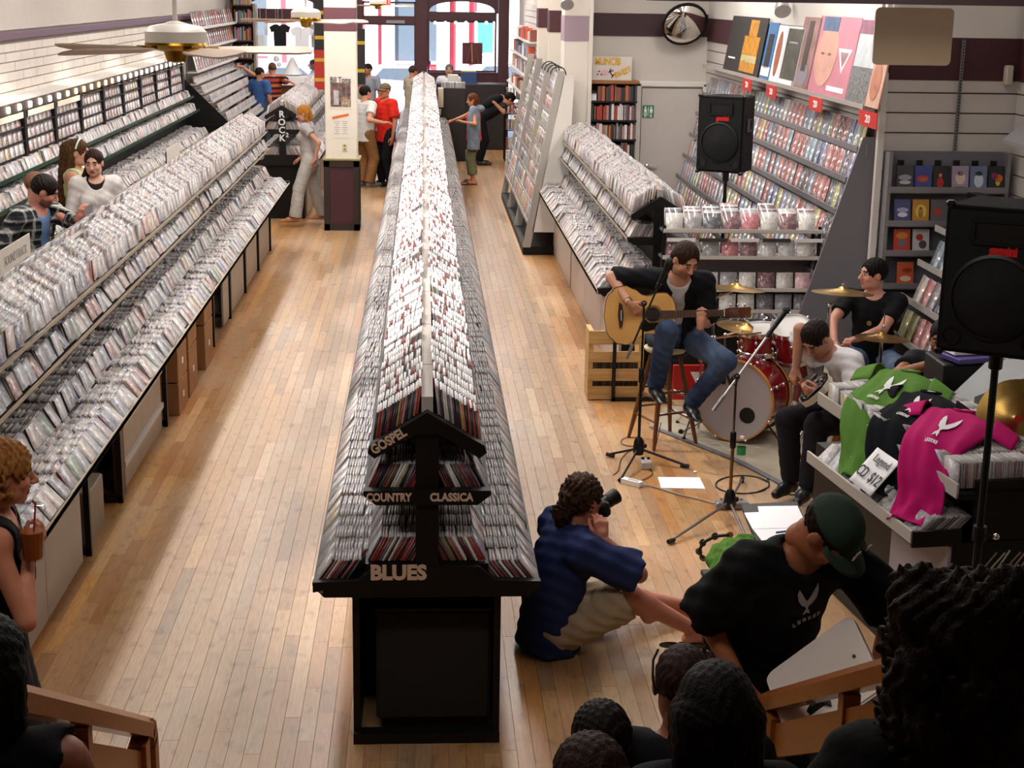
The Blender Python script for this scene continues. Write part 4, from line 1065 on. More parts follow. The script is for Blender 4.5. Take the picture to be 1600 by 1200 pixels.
# ---- metal shelf of discs behind the band
t = thing('metal_shelf', 'freestanding metal shelf of sleeved discs behind the drum kit', 'shelf unit', (2.7, 12.8, 0))
SL = Pile(tmpl(.142, .142, .006), [CDE, ARTC, CDS], 26, covers=[lin(c) for c in ('e4e0de', 'c86a70', 'b8b4b4', 'dcd8d8', 'e8e6e4', '8a5a60', '6a6c74', 'e6e2da', 'f2f0f0', 'c0a8a0', '9a9aa4', 'e0b0b8')])
ROWS = [(1.40, 6, 'top'), (1.175, 1, 'second'), (.90, 1, 'third'), (.715, 1, 'lowest')]
for z, n, nm in ROWS:
    q = MB(); q.box((2.68, 12.8, z - .012), (1.34, .26, .016)); q.box((2.68, 12.67, z + .0), (1.34, .012, .03), 1); obj('shelf', q, [STEEL, SW], t)
    for c in range(8):
        m_ = n if n == 1 else rnd.choice([4, 5, 6, 7])
        for d in range(m_):
            it = facing((2.1 + c * .161, 12.69 + d * .026, z + .004 + d * .011), (0, -1, 0), tilt=8, roll=rnd.uniform(-1, 1))
            if n > 1:
                lab = 'sleeved disc, %s from the front, %s stack from the left, top metal shelf' % (ORD[d], ORD[c]); g = '%s stack on the top metal shelf' % ORD[c]
            else: lab = 'sleeved disc, %s from the left on the %s metal shelf behind the drums' % (ORD[c], nm); g = 'sleeved discs on the metal shelf'
            SL.one('sleeved_disc', it, lab, 'sleeved disc', g)
for X in (2.02, 3.34): 
    for Y in (12.7, 12.92): q = MB(); q.box((X, Y, .72), (.025, .025, 1.44)); obj('upright', q, BLACKM, t)
q = MB(); q.box((2.68, 12.92, .9), (1.32, .01, .5)); q.box((2.68, 12.82, .35), (1.3, .2, .5), 1); obj('back_panel', q, [mat('shelf_back', '8f8a8a', .4, .4), BLACK], t)
q = MB()
for k in range(5): q.box((2.16 + k * .27, 12.66, 1.325), (.24, .006, .03), k % 2)
obj('label_strip', q, [PAPER, mat('label_dark', '3a3838', .5)], t)

# ---- book shelf and painted board beside the door
t = thing('book_shelf', 'black shelf of upright books under a wooden top beside the grey door', 'bookcase', (2.48, 20.4, 0))
q = MB(); q.box((2.47, 20.4, 2.2), (.70, .3, .04), bev=.006); obj('top_board', q, mat('oak_top', '8a5a2c', .45, var=.2), t)
q = MB(); q.box((2.47, 20.53, 1.2), (.66, .02, 2.0)); obj('back_panel', q, BLACK, t)
bi = 0
for r, z in enumerate((1.96, 1.715, 1.465, 1.215, .965, .7)):
    q = MB(); q.box((2.47, 20.4, z - .012), (.66, .28, .025)); obj('shelf', q, BLACKM, t)
    X = 2.16; bi = 0
    while X < 2.77:
        w_ = rnd.choice([.018, .022, .03, .034, .04]); h_ = rnd.uniform(.17, .21); q = MB()
        if not (r == 0 and X < 2.27):
            q.box((X + w_ / 2, 20.36, z + h_ / 2), (w_ - .002, .15, h_), 0, col=rnd.choice([lin(c) for c in ('7a5a52', '4a4a50', '8a4a3a', '3a3a3e', 'c8c4bc', 'a8847a', '5a3a4a', 'b0642c', '2e2e30', '9a9aa0', '7a6a50', 'a83a2a', 'd8d4d0')]))
            o = obj('book', q, ATTR); tag(o, 'upright book, %s from the left, %s shelf from the top beside the grey door' % (ordw(bi), ORD[r]), 'book', 'books on the %s black shelf' % ORD[r])
        X += w_ + (.012 if rnd.random() < .15 else 0); bi += 1
q = MB(); q.box((2.215, 20.36, 2.01), (.1, .12, .09), 0); q.box((2.215, 20.34, 2.075), (.11, .14, .03), 1); tag(obj('card_reader', q, [PAPER, BLACKM]), 'small white and black box at the left of the top book shelf', 'box')
q = MB(); q.box((2.48, 20.47, 2.37), (.52, .02, .30)); sg = obj('painted_board', q, mat('board_white', 'd4ccc4', .6)); tag(sg, 'white board with hand-painted yellow letters standing on the black book shelf', 'sign')
YEL = mat('paint_yellow', 'd9a820', .5, var=.15, scale=30)
letters('MUNCIB', TR((2.42, 20.455, 2.455), 90), .125, YEL, sg, bold=.005, font_sx=.72)
letters('SWEET', TR((2.62, 20.455, 2.32), 90) @ TR(rz=24), .10, YEL, sg, bold=.004, font_sx=.75)
q = MB()
for X, z, a in ((2.29, 2.29, 20), (2.34, 2.29, 10), (2.31, 2.33, 30)): q.box((0, 0, 0), (.022, .016, .004), 0, TR((X, 20.456, z), 90) @ TR(rz=a))
for X, z, a in ((2.45, 2.34, 60), (2.47, 2.3, -60), (2.49, 2.27, 55), (2.47, 2.335, 20), (2.505, 2.29, 30)): q.box((0, 0, 0), (.06, .014, .004), 0, TR((X, 20.456, z), 90) @ TR(rz=a))
obj('painted_notes', q, mat('paint_plum', '4a2038', .5), sg)
q = MB(); q.ball((2.38, 20.456, 2.315), (.05, .003, .035)); obj('painted_blush', q, mat('paint_rose', 'd8b0b4', .5), sg)

# ---- slanted magazine rack
t = thing('magazine_rack', 'tall slanted magazine rack with grey posts left of the right disc island', 'display rack', (1.6, 22.5, 0))
def mp(k): f = k / 7.0; return 1.72 - .36 * (1 - f), .42 + f * 1.6     # x, z of shelf k
mrest = []
for k in range(8):
    X, z = mp(k)
    q = MB(); q.box((X + .05, 22.6, z - .01), (.12, 5.6, .014)); q.box((X - .005, 22.6, z + .01), (.008, 5.6, .045)); obj('shelf', q, GREYPL, t)
    y = 19.95; mi = 0
    while y < 25.3:
        it = facing((X + .012, y, z), (-1, 0, 0), tilt=13, roll=rnd.uniform(-2, 2))
        if y < 22.8: MAG.one('magazine', it, 'magazine, %s from the near end, %s shelf up, slanted rack' % (ordw(mi), ORD[k]), 'magazine', 'magazines on the %s shelf up of the slanted rack' % ORD[k])
        else: mrest.append(it)
        y += rnd.choice([.19, .21, .205]); mi += 1
MAG.rest('magazines', mrest, 'magazines on the far half of the slanted rack', 'magazines')
PG = mat('post_grey', 'a9a49c', .45)
for y in (19.82, 21.7, 23.6, 25.4):
    q = MB(); q.prism([(-1.33, .12), (-1.26, .12), (-1.69, 2.32), (-1.76, 2.34), (-1.80, 2.34)] if False else [(1.30, .10), (1.40, .10), (1.80, 2.36), (1.71, 2.36)], -.03, .03, 0, TR((0, y, 0), 90)); obj('post', q, PG, t)
q = MB(); q.prism([(1.42, .3), (1.85, .3), (1.92, 2.3), (1.80, 2.3)], -.01, .01, 0, TR((0, 19.80, 0), 90)); obj('side_panel', q, WHITE, t)
q = MB(); q.box((1.86, 22.6, 1.2), (.03, 5.6, 2.2)); q.box((1.55, 22.6, .06), (.5, 5.6, .1), 1); obj('back_panel', q, [PG, BLACK], t)
for k in range(4):
    y = 20.1 + k * .5; q = MB(); q.tube([(1.74 + .1 * math.cos(a) , y, 2.3 + .1 * math.sin(a)) for a in np.linspace(math.pi, 0, 9)], .008, 6); obj('wire_loop', q, BLACKM, t)

# ---- mirror, lamps, hanging board, fans
c = at(1070, 38, 20.25); q = MB()
M = frame(c, (1, .12, 0), (-.28, -1, -.55)); q.lathe([(.0, .10), (.10, .095), (.18, .075), (.25, .035), (.285, 0)], 28, 0, M, caps=False)
mr = thing('convex_mirror', 'round convex security mirror on the wall above the grey door', 'mirror', c)
obj('mirror_face', q, mat('mirror_glass', 'e8e4dc', .03, 1.0), mr, smooth=True)
q = MB(); q.lathe([(.275, -.02), (.305, -.02), (.305, .012), (.275, .012)], 28, 0, M, caps=False); q.tube([c + M.to_3x3() @ Vector((0, 0, -.01)), c + Vector((.1, .35, .05))], .015, 6); obj('rim', q, BLACKM, mr)
for n_, (px, py, Y) in enumerate(((1222, 12, 15.8), (886, 3, 20.0))):
    c = at(px, py, Y); l = thing('wall_spotlight', ('grey adjustable lamp above the leaning posters', 'grey adjustable lamp high on the cream pilaster')[n_], 'light fixture', c)
    q = MB(); M = frame(c, (1, 0, 0), (-.6, -.6, -.5)); q.lathe([(.02, -.1), (.05, -.08), (.075, .0), (.085, .06), (.07, .062), (.0, .05)], 16, 0, M, caps=False); obj('lamp_head', q, mat('lamp_grey', '9a9490', .4), l, smooth=True)
    q = MB(); q.bar(c + Vector((.02, .05, .1)), c + Vector((.15, .2, .12)), .03, .03); obj('bracket', q, GREYPL, l)
a = at(1362, 101, 10.9); b = at(1491, 13, 10.9); q = MB(); M = frame(((a.x + b.x) / 2, 10.9, (a.z + b.z) / 2), (1, 0, 0), (0, -1, 0))
w_, h_ = (b.x - a.x), (b.z - a.z); r_ = .035
pl = []
for sx, sy, a0 in ((1, 1, 0), (-1, 1, 90), (-1, -1, 180), (1, -1, 270)):
    for k in range(5): an = math.radians(a0 + k * 22.5); pl.append((sx * (w_ / 2 - r_) + r_ * math.cos(an), sy * (h_ / 2 - r_) + r_ * math.sin(an)))
q.prism(pl, -.012, .012, 0, M, mside=1)
for sx_ in (-1, 1): q.tube([(M.translation.x + sx_ * w_ * .4, 10.9, b.z), (M.translation.x + sx_ * w_ * .4, 10.9, ZC)], .004, 6, 1)
tag(obj('hanging_board', q, [mat('board_brown', 'a58e74', .6, var=.06, scale=2), WHITE]), 'brown rounded board hanging in front of the slatted wall at upper right', 'sign board')
for X in (a.x + .05, b.x - .05): pass
q = MB(); q.box((at(1580, 110, 12.4).x, 12.45, 2.72), (.06, .08, .16), bev=.01); tag(obj('wall_switch_box', q, mat('switch_cream', 'c8bfae', .5)), 'cream box on the maroon band at the right edge', 'box')
FANW = mat('fan_white', 'cfc8be', .4); BRASS = mat('brass', 'a8822e', .25, 1.0); BLADE = mat('fan_blade', 'b39a84', .45, var=.08)
def fan(px, py, Y, a0, label):
    c = at(px, py, Y); t = thing('ceiling_fan', label, 'ceiling fan', c)
    q = MB(); q.lathe([(.012, .5), (.012, .1), (.05, .09), (.06, .07)], 12, 0, Matrix.Translation(c)); q.lathe([(.012, .5), (.012, 1.3)], 8, 0, Matrix.Translation(c)); obj('rod', q, FANW, t, smooth=True)
    q = MB(); q.lathe([(.04, .09), (.12, .075), (.145, .05), (.145, -.0)], 28, 0, Matrix.Translation(c)); obj('motor_housing', q, FANW, t, smooth=True)
    q = MB(); q.lathe([(.145, 0), (.148, -.012), (.13, -.03), (.06, -.045), (.045, -.09), (.0, -.1)], 28, 0, Matrix.Translation(c)); obj('brass_ring', q, BRASS, t, smooth=True)
    for k in range(5):
        M = Matrix.Translation(c + Vector((0, 0, -.035))) @ TR(rz=a0 + k * 72) @ TR(rx=11)
        q = MB(); q.prism([(.17, -.045), (.24, -.06), (.58, -.075), (.64, -.06), (.66, 0), (.64, .06), (.58, .075), (.24, .06), (.17, .045)], -.004, .004, 0, M)
        bl = obj('blade', q, BLADE, t)
        q = MB(); q.prism([(.10, -.015), (.2, -.03), (.2, .03), (.10, .015)], .004, .012, 0, M); obj('blade_iron', q, BRASS, bl)
    q = MB(); 
    for s in (-.05, .05): q.tube([c + Vector((s, -.03, -.08)), c + Vector((s, -.03, -.2))], .002, 4)
    obj('pull_chain', q, BRASS, t)
fan(275, 66, 7.6, 158, 'nearest ceiling fan, pale blades in front of the brick wall')
fan(478, 27, 15.5, 170, 'middle ceiling fan in front of the left shop window')
fan(590, 6, 28.5, 10, 'farthest ceiling fan near the glass front door')

# ---- far end of the shop
def shirt_flat(c, w_, h_, m, label, rz=0, name='hanging_shirt'):
    t = thing(name, label, 't-shirt', c)
    M = Matrix.Translation(c) @ TR(rz=rz) @ TR(rx=90)
    w2 = w_ / 2
    pl = [(-w2 * .62, -h_), (w2 * .62, -h_), (w2 * .66, -h_ * .32), (w2 * .9, -h_ * .36), (w2 * 1.1, -h_ * .12), (w2 * .6, 0), (w2 * .25, 0), (0, -h_ * .07), (-w2 * .25, 0), (-w2 * .6, 0), (-w2 * 1.1, -h_ * .12), (-w2 * .9, -h_ * .36), (-w2 * .66, -h_ * .32)]
    q = MB(); q.prism(pl, -.025, .025, 0, M); obj('fabric', q, m, t)
    q = MB(); q.tube([c + Vector((0, 0, -.02)), (c.x, c.y, ZC)], .004, 6); obj('hanger', q, BLACKM, t)
shirt_flat(at(437, 38, 35.3), .42, .50, mat('cotton_black', '141216', .9, bump=.2), 'black shirt hanging in the left shop window')
shirt_flat(at(472, 42, 34.9), .46, .56, mat('cotton_white', 'e4e4ea', .9, bump=.2), 'white printed shirt hanging in the left shop window')
shirt_flat(at(493, 38, 35.1), .3, .5, mat('cotton_grey', '9a9494', .9, bump=.2), 'grey shirt hanging beside the white shirt in the window')
for n_, (px, y0, y1, w_) in enumerate(((398, 6, 54, .12), (407, 55, 78, .16), (416, 35, 56, .07))):
    a = at(px, y0, 35.4); b = at(px, y1, 35.4); q = MB(); q.box((a.x, 35.4, (a.z + b.z) / 2), (w_, .02, a.z - b.z), 0, bev=.004); q.tube([(a.x, 35.4, a.z - .01), (a.x, 35.4, ZC)], .004, 4)
    tag(obj('hanging_banner', q, PAPER), 'white paper strip hanging in the left shop window, %s' % ('longest', 'lowest', 'narrowest')[n_], 'banner')
q = MB(); a = at(432, 118, 35.2); b = at(500, 118, 35.2); q.box(((a.x + b.x) / 2, 35.25, a.z - .1), (b.x - a.x + .3, .7, .2), bev=.01); q.box(((a.x + b.x) / 2, 35.3, (a.z - .2) / 2), (b.x - a.x + .2, .6, a.z - .2), 1)
tag(obj('display_plinth', q, [PAPER, WOODD]), 'white display plinth inside the left shop window', 'plinth')
a = at(457, 116, 35.25); q = MB(); q.lathe([(.22, 0), (.21, .02), (.03, .36), (.0, .37)], 20, 0, Matrix.Translation((a.x, 35.25, a.z)), caps=False); tag(obj('paper_cone', q, PAPER, smooth=True), 'white cone on the plinth in the left window', 'decoration')
for n_, (px, py, r_) in enumerate(((436, 101, .055), (432, 92, .07), (442, 76, .1))):
    a = at(px, py, 35.45); q = MB(); q.ball(a, r_); q.tube([a, (a.x, a.y, ZC)], .003, 4); tag(obj('paper_lantern', q, PAPER, smooth=True), 'white paper ball in the left window, %s' % ('smallest and lowest', 'middle one', 'largest and highest')[n_], 'lantern')
# red and black banner behind the column
for n_, (px0, px1, y0, y1, cm) in enumerate(((497, 508, 78, 140, 'b0281e'), (497, 509, 0, 78, '1e1612'), (557, 565, 45, 132, '1a1a1a'))):
    a = at(px0, y1, 27.5); b = at(px1, y0, 27.5); q = MB(); q.box(((a.x + b.x) / 2, 27.5, (a.z + b.z) / 2), (b.x - a.x + .12, .02, b.z - a.z)); q.tube([((a.x + b.x) / 2, 27.52, a.z), ((a.x + b.x) / 2, 27.52, ZC)], .006, 4); o = obj('banner', q, mat('banner_' + cm, cm, .6, var=.1))
    tag(o, ('red banner with yellow band showing left of the column', 'black banner above the red one left of the column', 'black banner with yellow letters showing right of the column')[n_], 'banner')
    q = MB()
    for z in (.25, .75): q.box(((a.x + b.x) / 2, 27.485, a.z + (b.z - a.z) * z), (b.x - a.x + .1, .004, .06))
    obj('stripe', q, mat('banner_yellow', 'c9a020', .6), o)
# counter, yellow/blue box, computer, records table
CNT = mat('counter_dark', '241d1c', .5)
def blk(name, label, cat, px0, px1, y0, y1, Y, d, m, bev=.01, floor=False, zz=None):
    a = at(px0, y1, Y); b = at(px1, y0, Y); q = MB(); z0 = 0 if floor else (a.z if zz is None else zz)
    q.box(((a.x + b.x) / 2, Y + d / 2, (z0 + b.z) / 2), (b.x - a.x, d, b.z - z0), 0, bev=bev); return tag(obj(name, q, m), label, cat)
ZCT = at(728, 132, 33.6).z
blk('counter', 'dark sales counter in front of the right shop window', 'counter', 682, 792, 132, 190, 33.6, .7, CNT, floor=True)
blk('record_crate', 'dark crate of records on the counter edge behind the woman in pink', 'crate', 690, 728, 138, 172, 31.2, .6, CNT, floor=True)
rs = MB()
for k in range(26):
    a = at(690 + k * 1.45, 150, 31.25); rs.box((a.x, 31.45, at(700, 138, 31.2).z + .05), (.012, .3, .12), 0, None, col=rnd.choice([lin(c) for c in ('c8c4c4', 'a8a4a8', '8a8890', 'dcd8d6')]))
tag(obj('records', rs, ATTR, kind='stuff'), 'records standing in the dark crate behind the woman in pink', 'records')
bx = blk('parcel', 'yellow and blue box standing on the counter beside the bending man', 'box', 721, 744, 111, 130, 33.72, .3, mat('box_yellow', 'c9b45a', .5), zz=ZCT + .26)
blk('parcel', 'blue box under the yellow one beside the bending man', 'box', 721, 745, 112, 152, 33.7, .34, mat('box_blue', '2c4272', .5), zz=ZCT)
bo_ = bpy.data.objects['parcel.001']; bo_.scale.z = .26 / max(bo_.dimensions.z, .01)
blk('monitor', 'cream computer monitor on the counter', 'monitor', 700, 716, 117, 141, 33.7, .3, mat('computer_cream', 'd8d2c4', .4), zz=ZCT)
blk('carton', 'pale carton standing at the end of the central island', 'box', 684, 693, 138, 168, 31.0, .3, mat('carton_pale', 'cbbba4', .6))
blk('wall_picture', 'dark red picture of three pale poles hung in the right shop window', 'picture', 722, 754, 67, 100, 35.7, .02, C('darkred', '5a2028', var=.2, scale=6))
q = MB()
for p0, p1 in ((729, 734), (738, 738), (742, 748)):
    a = at(p1 if p0 != 729 else p0, 98, 35.68); b = at(737 if p0 != 742 else 740, 68, 35.68); q.bar((a.x, 35.68, a.z), (b.x, 35.68, b.z), .03, .006)
o = obj('painted_poles', q, C('tan', 'a8744a')); o.parent = bpy.data.objects['wall_picture']; o.location = o.location - bpy.data.objects['wall_picture'].location
# far right wall with shelves of toys
its = MB()
t = thing('toy_rack', 'white slatted rack with shelves of toys near the shop front', 'display rack', (2.1, 31, 0))
for k, z in enumerate((2.45, 2.15, 1.85, 1.5)):
    q = MB(); q.box((2.02 - .03 * k, 30.8, z), (.28, 5.5, .025)); obj('shelf', q, SW, t)
for k in range(18): 
    q = MB(); q.box((2.16, 30.8, 1.0 + k * .12), (.02, 5.5, .108)); obj('slat', q, SLAT, t)
for k, z in enumerate((2.45, 2.15, 1.85, 1.5)):
    for j in range(9):
        Y = 28.4 + j * .56; q = MB(); h_ = rnd.uniform(.14, .24); w_ = rnd.uniform(.12, .2)
        q.box((1.99 - .03 * k, Y, z + .0125 + h_ / 2), (.12, w_, h_), 0, bev=.01, col=rnd.choice([lin(c) for c in ('c8502a', 'd8d4d4', '9a9aa4', 'b06a5a', 'e0dce0', '6a6a7a', 'c0b0b0', 'd0a080', 'e8e8f0', '8a4a3a')]))
        tag(obj('toy_box', q, ATTR), 'small boxed toy, %s from the near end, %s shelf of the white toy wall' % (ORD[j], ORD[k]), 'toy', 'toys on the %s shelf of the toy wall' % ORD[k])
# wire rack with books, gumball machine, red scoop, white box
t = thing('wire_rack', 'black wire rack of paperbacks near the gumball machine', 'display rack', (1.9, 31.5, 0))
q = MB()
for X in (1.66, 2.2):
    for Y in (31.3, 31.7): q.tube([(X, Y, 0), (X, Y, 1.45)], .015, 6)
obj('frame', q, BLACKM, t)
for r, z in enumerate((.25, .62, .95, 1.25)):
    q = MB(); q.box((1.93, 31.5, z), (.54, .4, .015)); obj('shelf', q, BLACKM, t)
    for j in range(8):
        q = MB(); q.box((1.70 + j * .064, 31.38, z + .01 + .11), (.05, .14, .2), 0, TR(), col=rnd.choice([lin(c) for c in ('d8d4cc', 'b08a80', 'c8b8a8', '9a8a84', 'e0dcd8', 'a85a4a')]))
        tag(obj('paperback', q, ATTR), 'paperback, %s from the left, %s tier down of the black wire rack' % (ORD[j], ORD[3 - r]), 'book', 'paperbacks on the %s tier of the wire rack' % ORD[3 - r])
q = MB()
for k in range(10):
    q.tube([(1.66 + k * .06, 31.29, .02), (1.66 + k * .06, 31.29, .25)], .004, 4)
for z in (.05, .12, .19): q.tube([(1.66, 31.29, z), (2.2, 31.29, z)], .004, 4)
obj('basket', q, BLACKM, t)
a = at(816, 190, 28.0)
t = thing('gumball_machine', 'gumball machine with clear globe, yellow sweets and red base', 'vending machine', (a.x, 28.0, 0))
q = MB(); q.lathe([(.17, 0), (.17, .03), (.04, .06), (.035, .72)], 18, 0, Matrix.Translation((a.x, 28.0, 0))); obj('stand', q, BLACKM, t, smooth=True)
zb = .72; q = MB(); q.lathe([(.10, zb), (.14, zb + .26)], 18, 0, Matrix.Translation((a.x, 28.0, 0))); obj('red_base', q, mat('machine_red', 'c81e18', .3, coat=.5), t, smooth=True)
q = MB()
for k in range(90):
    an = rnd.uniform(0, 6.28); r_ = rnd.uniform(0, .17); q.ball((a.x + r_ * math.cos(an), 28 + r_ * math.sin(an), zb + .3 + rnd.uniform(0, .14)), .022, rnd.choice([0, 0, 0, 1, 2]), 5)
obj('sweets', q, [mat('sweet_yellow', 'd9b92a', .3), mat('sweet_red', 'b8402a', .3), mat('sweet_green', '3f8a4a', .3)], t, kind='stuff')
q = MB(); q.lathe([(.13, zb + .26), (.2, zb + .33), (.215, zb + .42), (.2, zb + .52), (.13, zb + .6)], 18, 0, Matrix.Translation((a.x, 28, 0)), caps=False); obj('globe', q, PANE, t, smooth=True)
q = MB(); q.lathe([(.14, zb + .58), (.14, zb + .62), (.06, zb + .66), (0, zb + .67)], 18, 0, Matrix.Translation((a.x, 28, 0))); obj('lid', q, CHROME, t, smooth=True)
p = floor_at(812, 262); t = thing('step_stool', 'red plastic step on the floor at the foot of the magazine rack', 'step stool', p)
q = MB(); q.box((p.x, p.y, .05), (.3, .26, .1), 0, bev=.02); obj('step', q, mat('plastic_red', 'd8281e', .35), t); q = MB(); q.box((p.x + .1, p.y + .1, .2), (.12, .05, .22), 0, bev=.02); obj('back', q, mat('plastic_red', 'd8281e', .35), t)
blk('white_carton', 'white box lying on top of the wire rack', 'box', 803, 828, 121, 135, 31.4, .3, PAPER)
# ================================================================== PEOPLE: smooth implicit bodies turned into meshes
def V3(*a): return np.array(a, float)
def unit(v): v = np.asarray(v, float); return v / (np.linalg.norm(v) + 1e-9)
class SDF:
    def __init__(s): s.p = []
    def cap(s, a, b, ra, rb=None, cut=0, k=None, mode=0, flat=None):
        s.p.append(('c', np.asarray(a, float), np.asarray(b, float), ra, ra if rb is None else rb, cut, k, mode, flat)); return s
    def ell(s, c, R, r, k=None, mode=0):
        s.p.append(('e', np.asarray(c, float), np.asarray(R, float), np.asarray(r, float), k, mode)); return s
    def half(s, c, n): s.p.append(('h', np.asarray(c, float), unit(n))); return s
    def mesh(s, vox, k=.02, noise=None):
        lo = np.full(3, 1e9); hi = -lo
        for p in s.p:
            if p[0] == 'c' and p[7] == 0:
                r = max(p[3], p[4]); lo = np.minimum(lo, np.minimum(p[1], p[2]) - r); hi = np.maximum(hi, np.maximum(p[1], p[2]) + r)
            elif p[0] == 'e' and p[5] == 0:
                r = p[3].max(); lo = np.minimum(lo, p[1] - r); hi = np.maximum(hi, p[1] + r)
        lo -= 3 * vox + k; hi += 3 * vox + k
        n = np.ceil((hi - lo) / vox).astype(int) + 1
        F = np.full(n, .2, np.float32)
        ax = [lo[i] + np.arange(n[i]) * vox for i in range(3)]
        for p in s.p:
            if p[0] == 'h':
                X, Y, Z = np.meshgrid(*ax, indexing='ij', sparse=True)
                d = (X - p[1][0]) * p[2][0] + (Y - p[1][1]) * p[2][1] + (Z - p[1][2]) * p[2][2]
                F = np.maximum(F, d.astype(np.float32)); continue
            if p[0] == 'c':
                r = max(p[3], p[4]); a0 = np.minimum(p[1], p[2]) - r; a1 = np.maximum(p[1], p[2]) + r; kk = p[6] if p[6] is not None else k
            else:
                r = p[3].max(); a0 = p[1] - r; a1 = p[1] + r; kk = p[4] if p[4] is not None else k
            m = kk + 2.5 * vox
            i0 = np.maximum(np.floor((a0 - m - lo) / vox).astype(int), 0); i1 = np.minimum(np.ceil((a1 + m - lo) / vox).astype(int) + 1, n)
            if (i1 <= i0).any(): continue
            sl = tuple(slice(i0[i], i1[i]) for i in range(3))
            X, Y, Z = np.meshgrid(*[ax[i][sl[i]] for i in range(3)], indexing='ij')
            P = np.stack([X, Y, Z], -1)
            if p[0] == 'c':
                ab = p[2] - p[1]; L2 = ab.dot(ab) + 1e-12
                t0 = ((P - p[1]) @ ab) / L2; t = np.clip(t0, 0, 1)
                D = P - p[1] - t[..., None] * ab
                if p[8] is not None:      # flattened across direction: (axis, factor)
                    axd, fac = p[8]; comp = D @ axd; D = D + (comp * (fac - 1))[..., None] * axd
                d = np.sqrt((D ** 2).sum(-1)) - (p[3] + (p[4] - p[3]) * t)
                L = math.sqrt(L2)
                if p[5] & 2: d = np.maximum(d, (t0 - 1) * L)
                if p[5] & 1: d = np.maximum(d, -t0 * L)
                mode = p[7]
            else:
                Q = (P - p[1]) @ p[2].T
                q1 = np.sqrt(((Q / p[3]) ** 2).sum(-1)); q2 = np.sqrt(((Q / p[3] ** 2) ** 2).sum(-1)) + 1e-9
                d = q1 * (q1 - 1) / q2; mode = p[5]
            d = d.astype(np.float32); f = F[sl]
            if mode == 0:
                h = np.clip(.5 + .5 * (f - d) / kk, 0, 1); F[sl] = f + (d - f) * h - kk * h * (1 - h)
            else:
                F[sl] = np.maximum(f, -d)
        if noise is not None:
            X, Y, Z = np.meshgrid(*ax, indexing='ij', sparse=True); F = F + noise(X, Y, Z).astype(np.float32)
        return nets(F, lo, vox)
def nets(F, org, h):
    S_ = F < 0; nx, ny, nz = F.shape
    cnt = np.zeros((nx - 1, ny - 1, nz - 1), np.int8)
    for i in (0, 1):
        for j in (0, 1):
            for k in (0, 1): cnt += S_[i:nx - 1 + i, j:ny - 1 + j, k:nz - 1 + k]
    act = (cnt > 0) & (cnt < 8); P = np.argwhere(act)
    idx = np.full(act.shape, -1, np.int64); idx[act] = np.arange(len(P))
    acc = np.zeros((len(P), 3)); w = np.zeros(len(P)); vals = {}
    C8 = [(i, j, k) for i in (0, 1) for j in (0, 1) for k in (0, 1)]
    for c in C8: vals[c] = F[P[:, 0] + c[0], P[:, 1] + c[1], P[:, 2] + c[2]]
    for c in C8:
        for a in range(3):
            if c[a] == 0:
                e = list(c); e[a] = 1; fa, fb = vals[c], vals[tuple(e)]; m = (fa < 0) != (fb < 0)
                t = fa[m] / (fa[m] - fb[m]); q = np.tile(np.array(c, float), (m.sum(), 1)); q[:, a] = t
                acc[m] += q; w[m] += 1
    V = (P + acc / w[:, None]) * h + org
    faces = []
    for a in range(3):
        b, c = (a + 1) % 3, (a + 2) % 3
        s0 = [slice(None)] * 3; s1 = [slice(None)] * 3
        s0[a] = slice(0, -1); s1[a] = slice(1, None)
        A, B = S_[tuple(s0)], S_[tuple(s1)]
        E = np.argwhere(A != B); E = E[(E[:, b] > 0) & (E[:, c] > 0) & (E[:, b] < F.shape[b] - 1) & (E[:, c] < F.shape[c] - 1)]
        if not len(E): continue
        def g(db, dc):
            q = E.copy(); q[:, b] += db; q[:, c] += dc; return idx[q[:, 0], q[:, 1], q[:, 2]]
        f = np.stack([g(-1, -1), g(0, -1), g(0, 0), g(-1, 0)], 1)
        flip = ~A[E[:, 0], E[:, 1], E[:, 2]]
        f[flip] = f[flip][:, ::-1]; faces.append(f)
    return V, np.concatenate(faces)
def raw_obj(name, V, Fc, m, parent, col=None, smooth=True):
    org = np.array(worg(parent)) if parent is not None else np.zeros(3)
    me = bpy.data.meshes.new(name); n = len(V); k = len(Fc)
    me.vertices.add(n); me.vertices.foreach_set('co', (V - org).astype(np.float32).ravel())
    me.loops.add(k * 4); me.loops.foreach_set('vertex_index', Fc.astype(np.int32).ravel())
    me.polygons.add(k); me.polygons.foreach_set('loop_start', np.arange(0, k * 4, 4, dtype=np.int32))
    me.materials.append(m)
    if col is not None:
        a = me.attributes.new('col', 'FLOAT_COLOR', 'POINT'); c = np.ones((n, 4), np.float32); c[:, :3] = col; a.data.foreach_set('color', c.ravel())
    me.update(calc_edges=True); me.validate()
    if smooth: me.polygons.foreach_set('use_smooth', [True] * len(me.polygons))
    o = bpy.data.objects.new(name, me); COL.objects.link(o)
    if parent is not None: o.parent = parent
    return o
def skin_material():
    m = attr_mat('skin', .5, .4, .06, 18, bump=.05, bscale=120)
    b = m.node_tree.nodes['Principled BSDF']; b.inputs['Subsurface Weight'].default_value = .08
    b.inputs['Subsurface Radius'].default_value = (.012, .005, .003)
    return m
SKIN = skin_material()
CLOTH = attr_mat('cloth', .85, .2, .10, 14, bump=.35, bscale=28)
DENIM = attr_mat('denim_cloth', .85, .2, .28, 16, bump=.3, bscale=40)
LEATHER = attr_mat('shoe_leather', .35, .5, .1, 20)
HAIR = attr_mat('hair', .55, .12, .5, 26, bump=.5, bscale=60, stretch=(3, 3, .35))
EYEW = attr_mat('eye', .15, .6, .0, 5)
